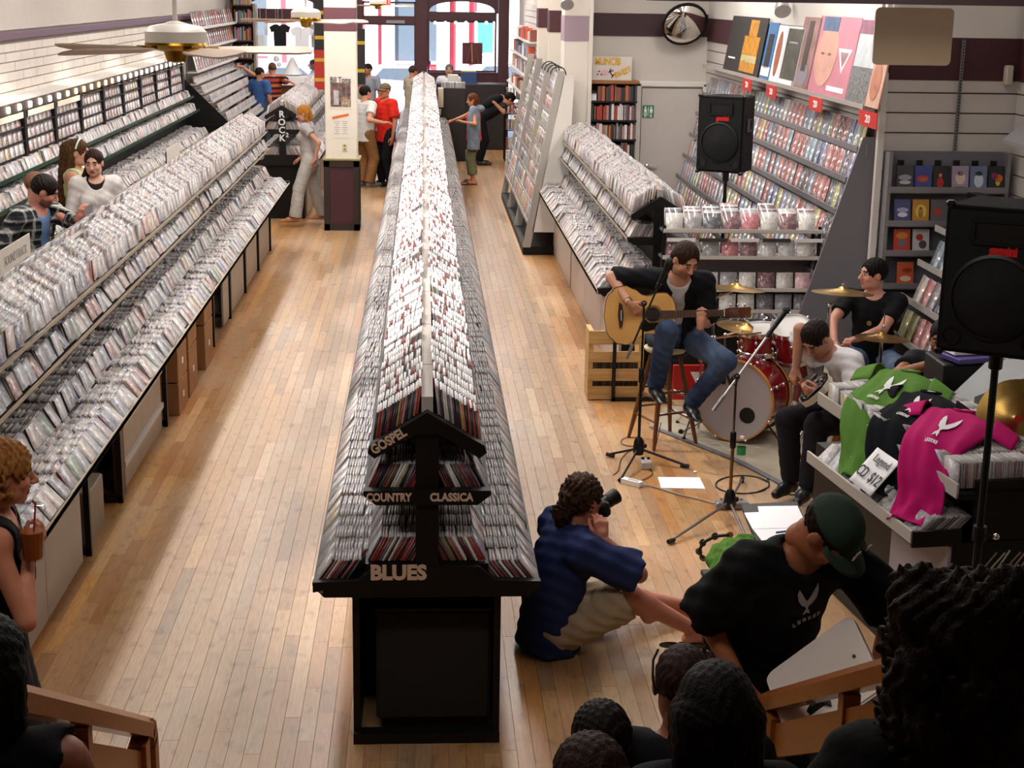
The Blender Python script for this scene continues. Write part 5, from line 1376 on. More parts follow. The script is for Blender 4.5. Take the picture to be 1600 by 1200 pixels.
def two_bone(a, t, l1, l2, hint):
    a = np.asarray(a, float); t = np.asarray(t, float); d = t - a; L = np.linalg.norm(d)
    if L > (l1 + l2) * .995: t = a + d / L * (l1 + l2) * .995; d = t - a; L = np.linalg.norm(d)
    u = d / L; x = (l1 * l1 - l2 * l2 + L * L) / (2 * L); hgt = math.sqrt(max(l1 * l1 - x * x, 0))
    h_ = np.asarray(hint, float); h_ = unit(h_ - u * h_.dot(u))
    return a + u * x + h_ * hgt, t
def hand_sdf(W, d, pn, thumb, hs, curl, spread=.0):
    d = unit(d); pn = unit(np.asarray(pn, float) - d * np.dot(pn, d)); s = np.cross(d, pn) * thumb
    q = SDF(); k_ = hs / .185
    q.cap(W - d * .02, W + d * .03 * k_, .024 * k_, .026 * k_, k=.01)
    L = (.070, .080, .075, .058); off = (1.45, .5, -.48, -1.4)
    for i in range(4):
        kn = W + d * (.088 - .006 * abs(i - 1)) * k_ + s * off[i] * .0195 * k_
        q.cap(W + d * .02 * k_ + s * off[i] * .012 * k_, kn, .0135 * k_, .0115 * k_, k=.012)
        p = kn; ang = 0
        for j, fr in enumerate((.45, .31, .24)):
            ang += (curl if not hasattr(curl, '__len__') else curl[i]) * (1.15 if j else .85)
            dd = d * math.cos(ang) + pn * math.sin(ang) + s * off[i] * spread
            e = p + unit(dd) * L[i] * fr * 1.02 * k_
            q.cap(p, e, (.0096 - .0008 * j) * k_, (.0088 - .0008 * j) * k_, k=.004); p = e
    b0 = W + d * .02 * k_ + s * .018 * k_ + pn * .006
    t1 = b0 + unit(d * .75 + s * .65 + pn * .35) * .045 * k_; t2 = t1 + unit(d * .9 + s * .15 + pn * (.3 + .3 * (curl if not hasattr(curl, '__len__') else .4))) * .032 * k_
    t3 = t2 + unit(d * .9 - s * .1 + pn * .4) * .024 * k_
    q.cap(b0, t1, .0145 * k_, .0115 * k_, k=.008); q.cap(t1, t2, .0112 * k_, .010 * k_, k=.004); q.cap(t2, t3, .0100 * k_, .0085 * k_, k=.004)
    return q
def const(c): c = np.array(lin(c)); return lambda P: np.tile(c, (len(P), 1))
def person(label, P, yaw, h=1.75, lean=0, side=0, hunch=0, twist=0, armL=None, armR=None, legL=None, legR=None, head=(0, 0, 0), sex='m', fat=1.0,
           skin='c98f70', shirt=None, pants=None, shoes='1c1a1a', hair=None, vox=.012, group=None, extra=None, lips='a85a50', beard=None, name='person', base=None):
    """yaw 0 looks down the store, 180 toward the stairs. arm = (target, elbow_hint, hand_dir, palm_normal, curl); leg = (ankle, knee_hint, toe_dir)"""
    P = V3(*P); a = math.radians(yaw); u0 = V3(0, 0, 1); f0 = V3(-math.sin(a), math.cos(a), 0); r0 = V3(math.cos(a), math.sin(a), 0)
    la, sa = math.radians(lean), math.radians(side)
    up = unit(u0 * math.cos(la) * math.cos(sa) + f0 * math.sin(la) + r0 * math.sin(sa))
    tw = math.radians(twist); rS = unit(r0 * math.cos(tw) + f0 * math.sin(tw)); rS = unit(rS - up * rS.dot(up)); fS = np.cross(up, rS)
    lh = math.radians(lean + hunch); up2 = unit(u0 * math.cos(lh) * math.cos(sa) + f0 * math.sin(lh) + r0 * math.sin(sa)); rS2 = unit(rS - up2 * rS.dot(up2)); fS2 = np.cross(up2, rS2)
    fm = sex == 'f'
    waist = P + up * .10 * h; chest = waist + unit(up + up2) * .10 * h; neckb = chest + up2 * .095 * h
    sw = (.098 if fm else .112) * h; shC = neckb - up2 * .028 * h
    shL, shR = shC - rS2 * sw, shC + rS2 * sw
    fpel = np.cross(up, unit(r0 - up * r0.dot(up))); rp = unit(r0 - up * r0.dot(up))
    hw_ = (.055 if not fm else .056) * h; hipL, hipR = P - rp * hw_ - up * .01 * h, P + rp * hw_ - up * .01 * h
    hy, hp, hr = (math.radians(v) for v in head)
    # head frame from the neck frame
    rh = rS2 * math.cos(hy) + fS2 * math.sin(hy); fh = fS2 * math.cos(hy) - rS2 * math.sin(hy); uh = V3(0, 0, 1) * .6 + up2 * .4; uh = unit(uh)
    fh = unit(fh - uh * fh.dot(uh)); rh = np.cross(fh, uh)
    f1 = fh * math.cos(hp) - uh * math.sin(hp); u1 = uh * math.cos(hp) + fh * math.sin(hp)
    r1 = rh * math.cos(hr) + u1 * math.sin(hr); u1 = u1 * math.cos(hr) - rh * math.sin(hr); fh, uh, rh = f1, u1, r1
    s = h * .1325 / .226 * (1.0 if not fm else .97)
    neckt = neckb + unit(up2 + u0 * .6) * .045 * h; Hc = neckt + uh * .078 * s + fh * .022 * s
    H = lambda x, y, z: Hc + (rh * x + fh * y + uh * z) * s
    RH = np.array([rh, fh, uh])
    lu, lf, hs = .172 * h, .148 * h, .104 * h
    lt, ls = .245 * h, .243 * h
    def arm(sh, spec, sg):
        if spec is None: spec = (sh + V3(0, 0, -1) * (lu + lf) * .97 + rS2 * sg * .05 * h + fS2 * .04 * h, None, None, None, .35)
        spec = list(spec) + [None] * (5 - len(spec))
        hint = spec[1] if spec[1] is not None else (rS2 * sg * .5 - fS2 * .7 - u0 * .3)
        el, wr = two_bone(sh, spec[0], lu, lf, hint)
        d = unit(np.asarray(spec[2], float)) if spec[2] is not None else unit(wr - el)
        pn = np.asarray(spec[3], float) if spec[3] is not None else -rS2 * sg
        return el, wr, d, pn, (spec[4] if spec[4] is not None else .35)
    AL, AR = arm(shL, armL, -1), arm(shR, armR, 1)
    def leg(hip, spec, sg):
        if spec is None: spec = (V3(hip[0], hip[1], 0) + u0 * .045 * h + r0 * sg * .01 * h, None, None)
        spec = list(spec) + [None] * (3 - len(spec))
        hint = spec[1] if spec[1] is not None else (f0 + r0 * sg * .12)
        kn, an = two_bone(hip, spec[0], lt, ls, hint)
        td = unit(np.asarray(spec[2], float)) if spec[2] is not None else unit(f0 + r0 * sg * .15)
        return kn, an, td
    LL, LR = leg(hipL, legL, -1), leg(hipR, legR, 1)
    basez = 0 if base is None else base
    root = thing(name, label, 'person', (P[0], P[1], min(basez, P[2])), group)
    Rt = np.array([rS, fS, up]); Rc = np.array([rS2, fS2, up2]); Rp = np.array([rp, fpel, up])
    fk = fat
    def torso(q, inf=0.0, hem=None):
        if hem is None: q.ell(P + up * .005 * h, Rp, V3(.098 * h if fm else .092 * h, .066 * h * fk, .085 * h) * (1, 1, 1) + inf, k=.05)
        q.ell(waist + fS * .004 * h * fk, Rt, V3(.078 * h * (fk if not fm else fk * .93), .058 * h * fk, .10 * h) + inf, k=.05)
        q.ell(chest - up * .005 * h, Rc, V3((.094 if not fm else .084) * h * (.6 + .4 * fk), .064 * h * (.7 + .3 * fk), .105 * h) + inf, k=.05)
        q.cap(shL + rS2 * .012 * h, shR - rS2 * .012 * h, .040 * h + inf, k=.04)
        if fm:
            for sg in (-1, 1): q.ell(chest + rS2 * sg * .042 * h + fS2 * .050 * h - up2 * .012 * h, Rc, V3(.036, .034, .036) * h + inf, k=.025)
    # ---- body
    b = SDF(); torso(b)
    b.cap(neckb - up2 * .02 * h, neckt + uh * .02 * s, (.034 if not fm else .028) * h * (.8 + .2 * fk), (.032 if not fm else .026) * h * (.8 + .2 * fk), k=.03)
    for sh, A in ((shL, AL), (shR, AR)):
        m_ = .82 if fm else 1.0
        b.cap(sh, A[0], .031 * h * m_, .0235 * h * m_, k=.03); b.cap(A[0], A[1], .0245 * h * m_, .0155 * h * m_, k=.015)
    for hp_, Lg in ((hipL, LL), (hipR, LR)):
        b.cap(hp_, Lg[0], .050 * h * (.8 + .2 * fk), .033 * h, k=.03); b.cap(Lg[0], Lg[1], .034 * h, .020 * h, k=.015); 
        b.ell(Lg[0] * .68 + Lg[1] * .32 - unit(np.cross(np.cross(unit(Lg[1] - Lg[0]), Lg[2]), unit(Lg[1] - Lg[0]))) * .010 * h, np.eye(3), V3(.030, .030, .045) * h, k=.02)
    if shoes is None or shoes == 'sandal':
        for Lg in (LL, LR):
            t_ = Lg[2]; heel = Lg[1] - V3(0, 0, .022 * h)
            b.cap(heel - t_ * .02 * h, Lg[1] + t_ * .05 * h - V3(0, 0, .018 * h), .020 * h, .022 * h, k=.02); b.cap(Lg[1] + t_ * .04 * h - V3(0, 0, .02 * h), Lg[1] + t_ * .115 * h - V3(0, 0, .030 * h), .022 * h, .012 * h, k=.015, flat=None)
            sd = unit(np.cross(t_, u0))
            for q_ in range(5): b.cap(Lg[1] + t_ * .10 * h + sd * (q_ - 2) * .0088 * h - V3(0, 0, .030 * h), Lg[1] + t_ * (.132 - .003 * q_ * 0) * h + sd * (q_ - 2) * .0092 * h - V3(0, 0, .034 * h), .006 * h, .005 * h, k=.006)
    Vb, Fb = b.mesh(vox, .025)
    sk = np.array(lin(skin)); cols = [np.tile(sk, (len(Vb), 1))]; VS = [Vb]; FS = [Fb]; nv = len(Vb)
    # ---- head
    hd = SDF()
    hd.ell(H(0, -.010, .030), RH, V3(.077, .096, .088) * s, k=.02); hd.ell(H(0, .020, -.030), RH, V3(.063, .070, .083) * s, k=.03)
    hd.ell(H(0, .062, -.088), RH, V3(.027, .022, .020) * s, k=.025)
    for sg in (-1, 1):
        hd.ell(H(sg * .042, .018, -.066), RH, V3(.022, .045, .030) * s * (.8 + .2 * fk), k=.025)
        hd.ell(H(sg * .040, .062, -.022), RH, V3(.024, .022, .022) * s, k=.02)
        hd.ell(H(sg * .079, -.006, -.002), RH, V3(.009, .021, .031) * s, k=.006)
    hd.cap(H(-.040, .082, .032), H(.040, .082, .032), .010 * s, k=.012)
    for sg in (-1, 1): hd.ell(H(sg * .032, .100, .010), RH, V3(.019, .017, .011) * s, mode=1)
    hd.cap(H(0, .090, .014), H(0, .112, -.022), .0085 * s, .0125 * s, k=.008)
    for sg in (-1, 1): hd.ell(H(sg * .011, .101, -.027), RH, V3(.009, .010, .008) * s, k=.006)
    hd.cap(H(-.020, .083, -.053), H(.020, .083, -.053), .0078 * s, k=.006); hd.cap(H(-.017, .083, -.064), H(.017, .083, -.064), .0078 * s, k=.006)
    hd.cap(H(0, -.02, -.045), neckt - uh * .03 * s, .052 * s * (.9 if fm else 1), .050 * s * (.9 if fm else 1.02), k=.03)
    Vh, Fh = hd.mesh(max(vox * .5, .0052), .015)
    L_ = ((Vh - Hc) @ RH.T) / s
    ch = np.tile(sk, (len(Vh), 1))
    lipm = (np.abs(L_[:, 0]) < .024) & (L_[:, 1] > .078) & (L_[:, 2] < -.047) & (L_[:, 2] > -.071); ch[lipm] = lin(lips)
    chk = (np.abs(np.abs(L_[:, 0]) - .042) < .02) & (L_[:, 1] > .05) & (np.abs(L_[:, 2] + .022) < .018); ch[chk] = ch[chk] * np.array([1.08, .92, .9])
    hc = np.array(lin(hair['col'])) if hair else sk * .4
    br = (np.abs(np.abs(L_[:, 0]) - .034) < .021) & (L_[:, 1] > .07) & (np.abs(L_[:, 2] - .036) < .0062); ch[br] = hc * .8
    if beard:
        bm = (L_[:, 2] < -.038 - .4 * np.maximum(0, np.abs(L_[:, 0]) - .05)) & (L_[:, 1] > .005) & (L_[:, 2] > -.125) & ~lipm
        ch[bm] = ch[bm] * (1 - beard[1]) + np.array(lin(beard[0])) * beard[1]
    VS.append(Vh); FS.append(Fh + nv); cols.append(ch); nv += len(Vh)
    for A, sg in ((AL, -1), (AR, 1)):
        hq = hand_sdf(A[1], A[2], A[3], sg, hs * (.93 if fm else 1), A[4]); Vq, Fq = hq.mesh(.0048 if vox < .013 else .0062, .006)
        VS.append(Vq); FS.append(Fq + nv); cols.append(np.tile(sk * np.array([1.03, .97, .95]), (len(Vq), 1))); nv += len(Vq)
    raw_obj('body', np.concatenate(VS), np.concatenate(FS), SKIN, root, np.concatenate(cols))
    # ---- eyes
    for sg in (-1, 1):
        q = MB(); Mx = Matrix([list(rh) + [0], list(fh) + [0], list(uh) + [0], [0, 0, 0, 1]]).transposed(); Mx.translation = Vector(H(sg * .031, .0775, .010))
        q.ball((0, 0, 0), .0118 * s, 0, 8, Mx); q.c = {i: (.42, .38, .36) for i in range(len(q.f))}
        n0 = len(q.f); q.lathe([(.0001, .0124 * s), (.0068 * s, .0108 * s), (.007 * s, .0095 * s)], 10, 0, Mx @ TR(rx=-90), caps=False)
        for i in range(n0, len(q.f)): q.c[i] = (.03, .02, .015)
        obj('eye', q, EYEW, root, smooth=True)
    # ---- clothes
    info = dict(P=P, up=up, fS=fS, rS=rS, shL=shL, shR=shR, AL=AL, AR=AR, LL=LL, LR=LR, Hc=Hc, H=H, RH=RH, s=s, root=root, hipL=hipL, hipR=hipR, neckb=neckb, chest=chest, up2=up2, fS2=fS2, rS2=rS2, f0=f0, r0=r0, h=h, waist=waist)
    if pants:
        inf = pants.get('inf', .013); ln = pants.get('len', 1.0); q = SDF()
        rx_ = (.099 if fm else .094) * h + inf * .35; q.cap(P - up * .03 * h, waist - up * .03 * h, rx_, rx_ * .93, cut=2, k=.03, flat=(fpel, rx_ / (.068 * fk * h + inf * .35)))
        for hp_, Lg in ((hipL, LL), (hipR, LR)):
            fl = pants.get('flare', 0)
            if ln > .5:
                q.cap(hp_, Lg[0], .053 * h + inf, .039 * h + inf + fl * .3, k=.035)
                e = Lg[0] + (Lg[1] - Lg[0]) * (ln - .5) * 2
                q.cap(Lg[0], e, .038 * h + inf + fl * .3, .028 * h + inf + fl, cut=2, k=.02)
            else:
                e = hp_ + (Lg[0] - hp_) * (ln * 2); q.cap(hp_, e, .054 * h + inf, .046 * h + inf + fl, cut=2, k=.04)
        nz = pants.get('fold', .004)
        Vq, Fq = q.mesh(vox, .03, lambda X, Y, Z: nz * np.sin(X * 43 + Z * 57) * np.sin(Y * 47 - Z * 39))
        pc = pants['col']; c_ = pc(Vq, info) if callable(pc) else np.tile(lin(pc), (len(Vq), 1))
        raw_obj(pants.get('name', 'trousers'), Vq, Fq, pants.get('mat', CLOTH), root, c_)
    if shirt:
        inf = shirt.get('inf', .012); sl = shirt.get('sleeve', .5); q = SDF(); hem = shirt.get('hem', .07); torso(q, inf, hem)
        rx_ = (.100 if fm else .095) * h + inf + .005; q.cap(P - up * hem * h, waist, rx_, rx_ * (.80 if fm else .9), cut=1, k=.04, flat=(fpel, rx_ / (.072 * fk * h + inf + .005)))
        for sh, A in ((shL, AL), (shR, AR)):
            m_ = .84 if fm else 1.0; loose = shirt.get('loose', .012)
            if sl > 1.0:
                q.cap(sh, A[0], .034 * h * m_ + inf, .027 * h * m_ + inf + loose * .4, k=.03); e = A[0] + (A[1] - A[0]) * (sl - 1)
                q.cap(A[0], e, .027 * h * m_ + inf + loose * .4, .020 * h * m_ + inf, cut=2, k=.012)
            elif sl > 0: q.cap(sh, sh + (A[0] - sh) * sl, .034 * h * m_ + inf, .030 * h * m_ + inf + loose, cut=2, k=.03)
        # neck opening
        q.ell(neckb + up2 * .03 * h + fS2 * shirt.get('vneck', .012) * h, Rc, V3(.050, .050 + shirt.get('vneck', .012), .042 + shirt.get('vneck', .012) * .8) * h, mode=1)
        if sl == 0:
            for sh, sg in ((shL, -1), (shR, 1)): q.ell(sh + rS2 * sg * .028 * h, Rc, V3(.035, .06, .06) * h, mode=1)
        if shirt.get('open'): q.ell(chest + fS2 * .09 * h - up * .06 * h, Rc, V3(.032 * h, .1 * h, .34 * h), mode=1)
        nz = shirt.get('fold', .0045)
        Vq, Fq = q.mesh(vox, .03, lambda X, Y, Z: nz * np.sin(X * 37 + Z * 31) * np.sin(Y * 41 + Z * 45))
        pc = shirt['col']; c_ = pc(Vq, info) if callable(pc) else np.tile(lin(pc), (len(Vq), 1))
        info['shirt'] = raw_obj(shirt.get('name', 'shirt'), Vq, Fq, CLOTH, root, c_)
        u_ = shirt.get('under')
        if u_:
            q = SDF(); torso(q, .006, 1); q.ell(neckb + up2 * .03 * h + fS2 * .02 * h, Rc, V3(.050, .062, .055) * h, mode=1)
            Vq, Fq = q.mesh(vox, .03); raw_obj('undershirt', Vq, Fq, CLOTH, root, np.tile(lin(u_), (len(Vq), 1)))
    if shoes:
        for Lg in (LL, LR):
            t_ = Lg[2]; q = MB(); an = Lg[1]; fl_ = an - V3(0, 0, .040 * h)
            if shoes == 'sandal':
                Mx = frame(fl_ - V3(0, 0, .002), t_, (0, 0, 1)); q.prism([(-.035 * h, -.018 * h), (.03 * h, -.020 * h), (.10 * h, -.027 * h), (.137 * h, -.02 * h), (.142 * h, 0), (.137 * h, .02 * h), (.10 * h, .026 * h), (.03 * h, .018 * h), (-.035 * h, .018 * h), (-.045 * h, 0)], -.007, .006, 0, Mx)
                sd = np.cross(t_, u0)
                for sg in (-1, 1): q.tube([an + t_ * .05 * h + sd * sg * .026 * h - V3(0, 0, .03 * h), an + t_ * .075 * h + sd * sg * .016 * h - V3(0, 0, .004 * h), an + t_ * .115 * h - V3(0, 0, .018 * h)], .006, 6)
                obj('sandal', q, mat('sandal_black', '15171a', .6), root)
            else:
                w_ = SDF(); up_ = u0
                w_.cap(an - t_ * .012 * h - u0 * .018 * h, an + t_ * .055 * h - u0 * .016 * h, .025 * h, .026 * h, k=.02); w_.cap(an + t_ * .05 * h - u0 * .02 * h, an + t_ * .118 * h - u0 * .024 * h, .024 * h, .019 * h, k=.02)
                w_.cap(an - t_ * .0 * h - u0 * .02 * h, an + u0 * .012 * h, .024 * h, .023 * h, cut=2, k=.02); w_.half(fl_, -u0)
                Vq, Fq = w_.mesh(max(vox * .7, .007), .015); cc = np.tile(lin(shoes), (len(Vq), 1)); cc[Vq[:, 2] < fl_[2] + .014] = np.array(lin(shoes)) * .5
                raw_obj('shoe', Vq, Fq, LEATHER, root, cc)
    # ---- hair
    if hair:
        st = hair['style']; q = SDF(); v = hair.get('vol', 1.0); hv = max(vox * .55, .006)
        if st != 'buzz':
            q.ell(H(0, -.014, .036), RH, V3(.084 * v, .100 * v, .092 * v) * s, k=.02)
        else: q.ell(H(0, -.012, .031), RH, V3(.0795, .0985, .0905) * s, k=.02)
        for e in hair.get('add', ()):
            if e[0] == 'cap': q.cap(H(*e[1]), H(*e[2]), e[3] * s, e[4] * s, k=.02)
            elif e[0] == 'capw': q.cap(H(*e[1]), H(*e[1]) + np.asarray(e[2]), e[3] * s, e[4] * s, k=.02)
            else: q.ell(H(*e[1]), RH, V3(*e[2]) * s, k=.025)
        fl = hair.get('line', .078)
        # clear the face: everything in front of and below the hairline
        q.ell(H(0, .105, -.03), RH, V3(.075, .062, .03 + fl) * s, mode=1)
        q.ell(H(0, .085, -.085), RH, V3(.090, .085, .075) * s, mode=1)
        if hair.get('ears', True):
            for sg in (-1, 1): q.ell(H(sg * .085, .004, -.012), RH, V3(.03, .030, .042) * s, mode=1)
        if not hair.get('add'): q.half(H(0, -.06, -.062), -uh)
        am = hair.get('curl', .0035); fq = hair.get('freq', 1.0)
        def nzf(X, Y, Z):
            return am * (np.sin(X * 190 * fq + 3 * np.sin(Z * 40)) * np.sin(Y * 170 * fq + 2 * np.sin(Z * 55 + 1)) + (.8 * np.sin(Z * 120 * fq + X * 60) * np.sin((X + Y) * 140 * fq) if am > .005 else 0))
        Vq, Fq = q.mesh(hv, .015, nzf); raw_obj('hair', Vq, Fq, HAIR, root, np.tile(hc, (len(Vq), 1)))
    if extra: extra(info)
    return info
def cap_hat(info, col, brim=True, brim_dir=0, flatcap=False):
    H, RH, s, root = info['H'], info['RH'], info['s'], info['root']
    q = SDF(); q.ell(H(0, -.010, .040), RH, V3(.090, .108, .096) * s, k=.01); q.half(H(0, 0, .042), -RH[2])
    Vq, Fq = q.mesh(.007, .01); raw_obj('cap', Vq, Fq, CLOTH, root, np.tile(lin(col), (len(Vq), 1)))
    Mx = Matrix([list(RH[0]) + [0], list(RH[1]) + [0], list(RH[2]) + [0], [0, 0, 0, 1]]).transposed(); Mx.translation = Vector(H(0, 0, 0))
    b = MB()
    L = .155 if not flatcap else .125
    def fn(u, v):
        a = (u - .5) * math.pi * .98; r_ = .095 + (L + .015 - .095) * v
        x = math.sin(a) * (.088 + .004 * v); y = .02 + (math.cos(a) ** .6 if math.cos(a) > 0 else 0) * (.075 + (L - .075) * v)
        return Mx @ Vector((x * s, y * s, (.046 - .02 * v - .9 * x * x * 2.2) * s))
    b.grid(fn, 16, 5); n0 = len(b.v); o = obj('brim', b, mat('cap_' + col, col, .85, spec=.2), root, smooth=True)
    md = o.modifiers.new('thick', 'SOLIDIFY'); md.thickness = .004
def decal(target, polys, M, m, parent, name, push=.003):
    """flat printed shapes laid on a garment: local XY polygons cast along local -Z on the garment mesh"""
    dg = bpy.context.evaluated_depsgraph_get(); dg.update()
    bv = BVHTree.FromObject(target, dg); off = worg(target)
    q = MB(); d = (M.to_3x3() @ Vector((0, 0, -1))).normalized()
    for pl in polys:
        # fan subdivided: split long edges
        pts = []
        for i in range(len(pl)):
            a, b = Vector((*pl[i], 0)), Vector((*pl[(i + 1) % len(pl)], 0)); n = max(1, int((b - a).length / .02))
            pts += [a.lerp(b, k / n) for k in range(n)]
        cen = sum(pts, Vector()) / len(pts); vs = []
        for p in [cen] + pts + [p.lerp(cen, .5) for p in pts]:
            o_ = M @ p; hit = bv.ray_cast(o_ - off - d * .25, d, .9)
            vs.append((hit[0] + off - d * push) if hit[0] else o_)
        n = len(pts)
        fs = [(1 + i, 1 + (i + 1) % n, 1 + n + (i + 1) % n, 1 + n + i) for i in range(n)] + [(0, 1 + n + i, 1 + n + (i + 1) % n) for i in range(n)]
        q.add(vs, fs)
    return obj(name, q, m, parent)
WING = [[(0.0, 0.0), (-.018, .03), (-.05, .05), (-.075, .095), (-.082, .15), (-.07, .19), (-.045, .15), (-.02, .10), (0, .075)],
        [(0.0, 0.0), (.018, .03), (.05, .05), (.078, .10), (.09, .16), (.085, .215), (.055, .17), (.025, .115), (0, .075)],
        [(0, .02), (-.022, -.012), (-.03, -.045), (-.012, -.035), (0, -.022), (.012, -.035), (.03, -.045), (.022, -.012)]]
def wordmark(w_, n=6, y=-.09, hgt=.026, arc=.0):
    """LEGEND in plain strokes"""
    out = []; cw = w_ / n; t = .0065
    def R(x0, y0, x1, y1): out.append([(x0, y0), (x1, y0), (x1, y1), (x0, y1)])
    for i, ch in enumerate('LEGEND'):
        x = -w_ / 2 + i * cw; a, b = x + .003, x + cw - .004; yy = y - arc * abs(i - 2.5)
        if ch in 'LEGND': R(a, yy, a + t, yy + hgt)
        if ch in 'LEGD': R(a, yy, b, yy + t)
        if ch in 'EGD': R(a, yy + hgt - t, b, yy + hgt)
        if ch == 'E': R(a, yy + hgt / 2 - t / 2, b - .004, yy + hgt / 2 + t / 2)
        if ch == 'G': R(b - t, yy, b, yy + hgt * .55); R((a + b) / 2, yy + hgt * .45, b, yy + hgt * .45 + t)
        if ch == 'D': R(b - t, yy, b, yy + hgt)
        if ch == 'N': R(b - t, yy, b, yy + hgt); out.append([(a, yy + hgt), (a + t, yy + hgt), (b, yy), (b - t, yy)])
    return out
# ================================================================== THE PEOPLE
T_ = lambda x, y, Y: tuple(at(x, y, Y))
def stripes(cols, per):
    cs = [lin(c) for c in cols]
    def f(Vq, info):
        t = (Vq - info['P']) @ info['up']; i = np.floor(t / per).astype(int) % len(cs); return np.array(cs)[i]
    return f
def plaid(base, dark, light):
    B, D, L = (np.array(lin(c)) for c in (base, dark, light))
    def f(Vq, info):
        q = Vq - info['P']; u = q @ info['up']; w_ = q @ info['rS'] + .6 * (q @ info['fS'])
        a = np.abs((u / .085) % 1 - .5) < .10; b = np.abs((w_ / .085) % 1 - .5) < .10
        c = np.tile(D, (len(Vq), 1)); c[((u / .085) % 1 > .5)] = B * .7; c[a | b] = L * .45; c[a & b] = L; return c
    return f
def jean(base, fade):
    B, Fd = np.array(lin(base)), np.array(lin(fade))
    def f(Vq, info):
        t = np.zeros(len(Vq))
        for Lg, hp in ((info['LL'], info['hipL']), (info['LR'], info['hipR'])):
            m = (Lg[0] + hp) * .5; t = np.maximum(t, np.exp(-((Vq - (Lg[0] * .75 + hp * .25)) ** 2).sum(1) / .02)); t = np.maximum(t, .7 * np.exp(-((Vq - m) ** 2).sum(1) / .02))
        return B * (1 - t[:, None]) + Fd * t[:, None]
    return f
# ---- seated acoustic guitarist
g = person('man on a tall stool playing an acoustic guitar in dark shirt and jeans', (1.88, 11.22, .84), 178, 1.80, lean=12, hunch=24, twist=-4,
       armR=(T_(984, 474, 10.80), (-1, .0, .25), (.62, .05, -.6), (.1, 1, 0), (.5, .5, .6, .7)),
       armL=(T_(1094, 507, 10.80), (.25, .5, -1), (.1, .1, 1), (-.1, 1, .1), (.75, .8, .85, .9)),
       legR=(T_(1024, 604, 10.86), (0, -1, .5), (.15, -1, -.25)), legL=(T_(1078, 632, 10.98), (.75, -.75, .35), (.15, -1, -.2)),
       head=(24, 20, 8), skin='c08a70', shirt=dict(col='121216', sleeve=.98, hem=.06, vneck=.05, under='c4bfbd', open=True, inf=.014, name='dark_shirt'),
       pants=dict(col=jean('28344e', '6a7f9c'), mat=DENIM, name='jeans'), shoes='141415', beard=('4a3228', .35),
       hair=dict(style='long', col='2e1c12', vol=1.04, line=.10, add=(('cap', (.055, -.05, .0), (.06, -.04, -.10), .035, .022), ('cap', (-.055, -.05, .0), (-.06, -.04, -.10), .035, .022), ('cap', (0, -.07, .0), (0, -.065, -.11), .05, .03))), vox=.0105, base=.0)
# wristband and ring
q = MB(); A = g['AR']; d = unit(A[1] - A[0]); c = A[1] - d * .02
M = frame(c, np.cross(d, (0, 0, 1)), d); q.lathe([(.027, -.02), (.030, -.018), (.030, .018), (.027, .02)], 16, 0, M, caps=False); obj('wristband', q, mat('leather_black', '17171a', .5), g['root'], smooth=True)
# ---- seated guitarist in white tee
w = person('man in white t-shirt and dark trousers bent over a black guitar', (2.90, 9.98, .57), 122, 1.74, lean=18, hunch=22, twist=0,
       armR=(T_(1244, 574, 9.82), (-.3, -.5, .9), (-.25, .0, -1), (.6, .3, 0), .8), armL=(T_(1282, 614, 9.55), (.6, -.5, -.5), (-1, .1, .12), (.1, .7, .4), .7),
       legR=(T_(1236, 752, 9.82), (-.8, -.2, .8), (-.7, -.8, 0)), legL=(T_(1262, 762, 9.58), (-.8, -.5, .8), (-.55, -.9, 0)),
       head=(2, 34, 0), skin='b8836a', shirt=dict(col='d2ced0', sleeve=.78, hem=.05, inf=.017, loose=.02, fold=.007, name='white_t_shirt'),
       pants=dict(col='1b161c', name='trousers', inf=.016), shoes='121214', hair=dict(style='short', col='1c1412', vol=1.02), vox=.0105)
# ---- drummer
d_ = person('drummer in tight black t-shirt sitting behind the cymbals', (3.63, 11.93, .50), 150, 1.78, lean=4, hunch=6,
       armR=(T_(1304, 532, 11.55), (-.8, .1, -.4), (-.3, -.9, -.2), (0, 0, -1), .9), armL=(T_(1338, 530, 11.5), (1, .1, -.4), (-.9, -.5, 0), (0, 0, -1), .9),
       legR=((3.28, 11.45, .08), (-.5, -1, .6), (-.3, -1, 0)), legL=((3.66, 11.35, .08), (.3, -1, .6), (.2, -1, 0)), head=(-48, -2, 0), skin='c88f7a', lips='b0605a',
       shirt=dict(col='101012', sleeve=.62, hem=.05, inf=.008, loose=.006, name='black_t_shirt'), pants=dict(col=jean('46587a', '8ca0bc'), mat=DENIM, name='jeans'), shoes='222222',
       hair=dict(style='short', col='0e0b0b', vol=1.05), vox=.011)
q = MB(); c = d_['chest'] + d_['fS2'] * .13; q.lathe([(.012, 0), (.02, 0), (.02, .004), (.012, .004)], 14, 0, frame(c + V3(0, 0, -.03), d_['rS2'], d_['fS2'])); obj('badge', q, mat('badge_gold', 'a88a50', .4, .5), d_['root'])
# ---- percussionist hidden behind the near speaker
person('person with tanned arms shaking percussion, hidden behind the near speaker', (3.42, 9.55, .60), 150, 1.75, lean=14, hunch=16,
       armR=(T_(1462, 566, 9.15), (-1, .3, -.5), (1, -.3, -.1), (0, 0, -1), .8), armL=(T_(1500, 585, 9.1), (.9, .3, -.4), (-.9, -.2, .1), (0, 0, -1), .8),
       legR=((3.05, 9.3, .08), (-.6, -.6, .8), (-.5, -1, 0)), legL=((3.35, 9.1, .08), (0, -1, .6), (0, -1, 0)), skin='8a5233', shirt=dict(col='15151a', sleeve=.5, hem=.05, name='black_shirt'),
       pants=dict(col='14141a'), hair=dict(style='short', col='120e0c'), vox=.013)
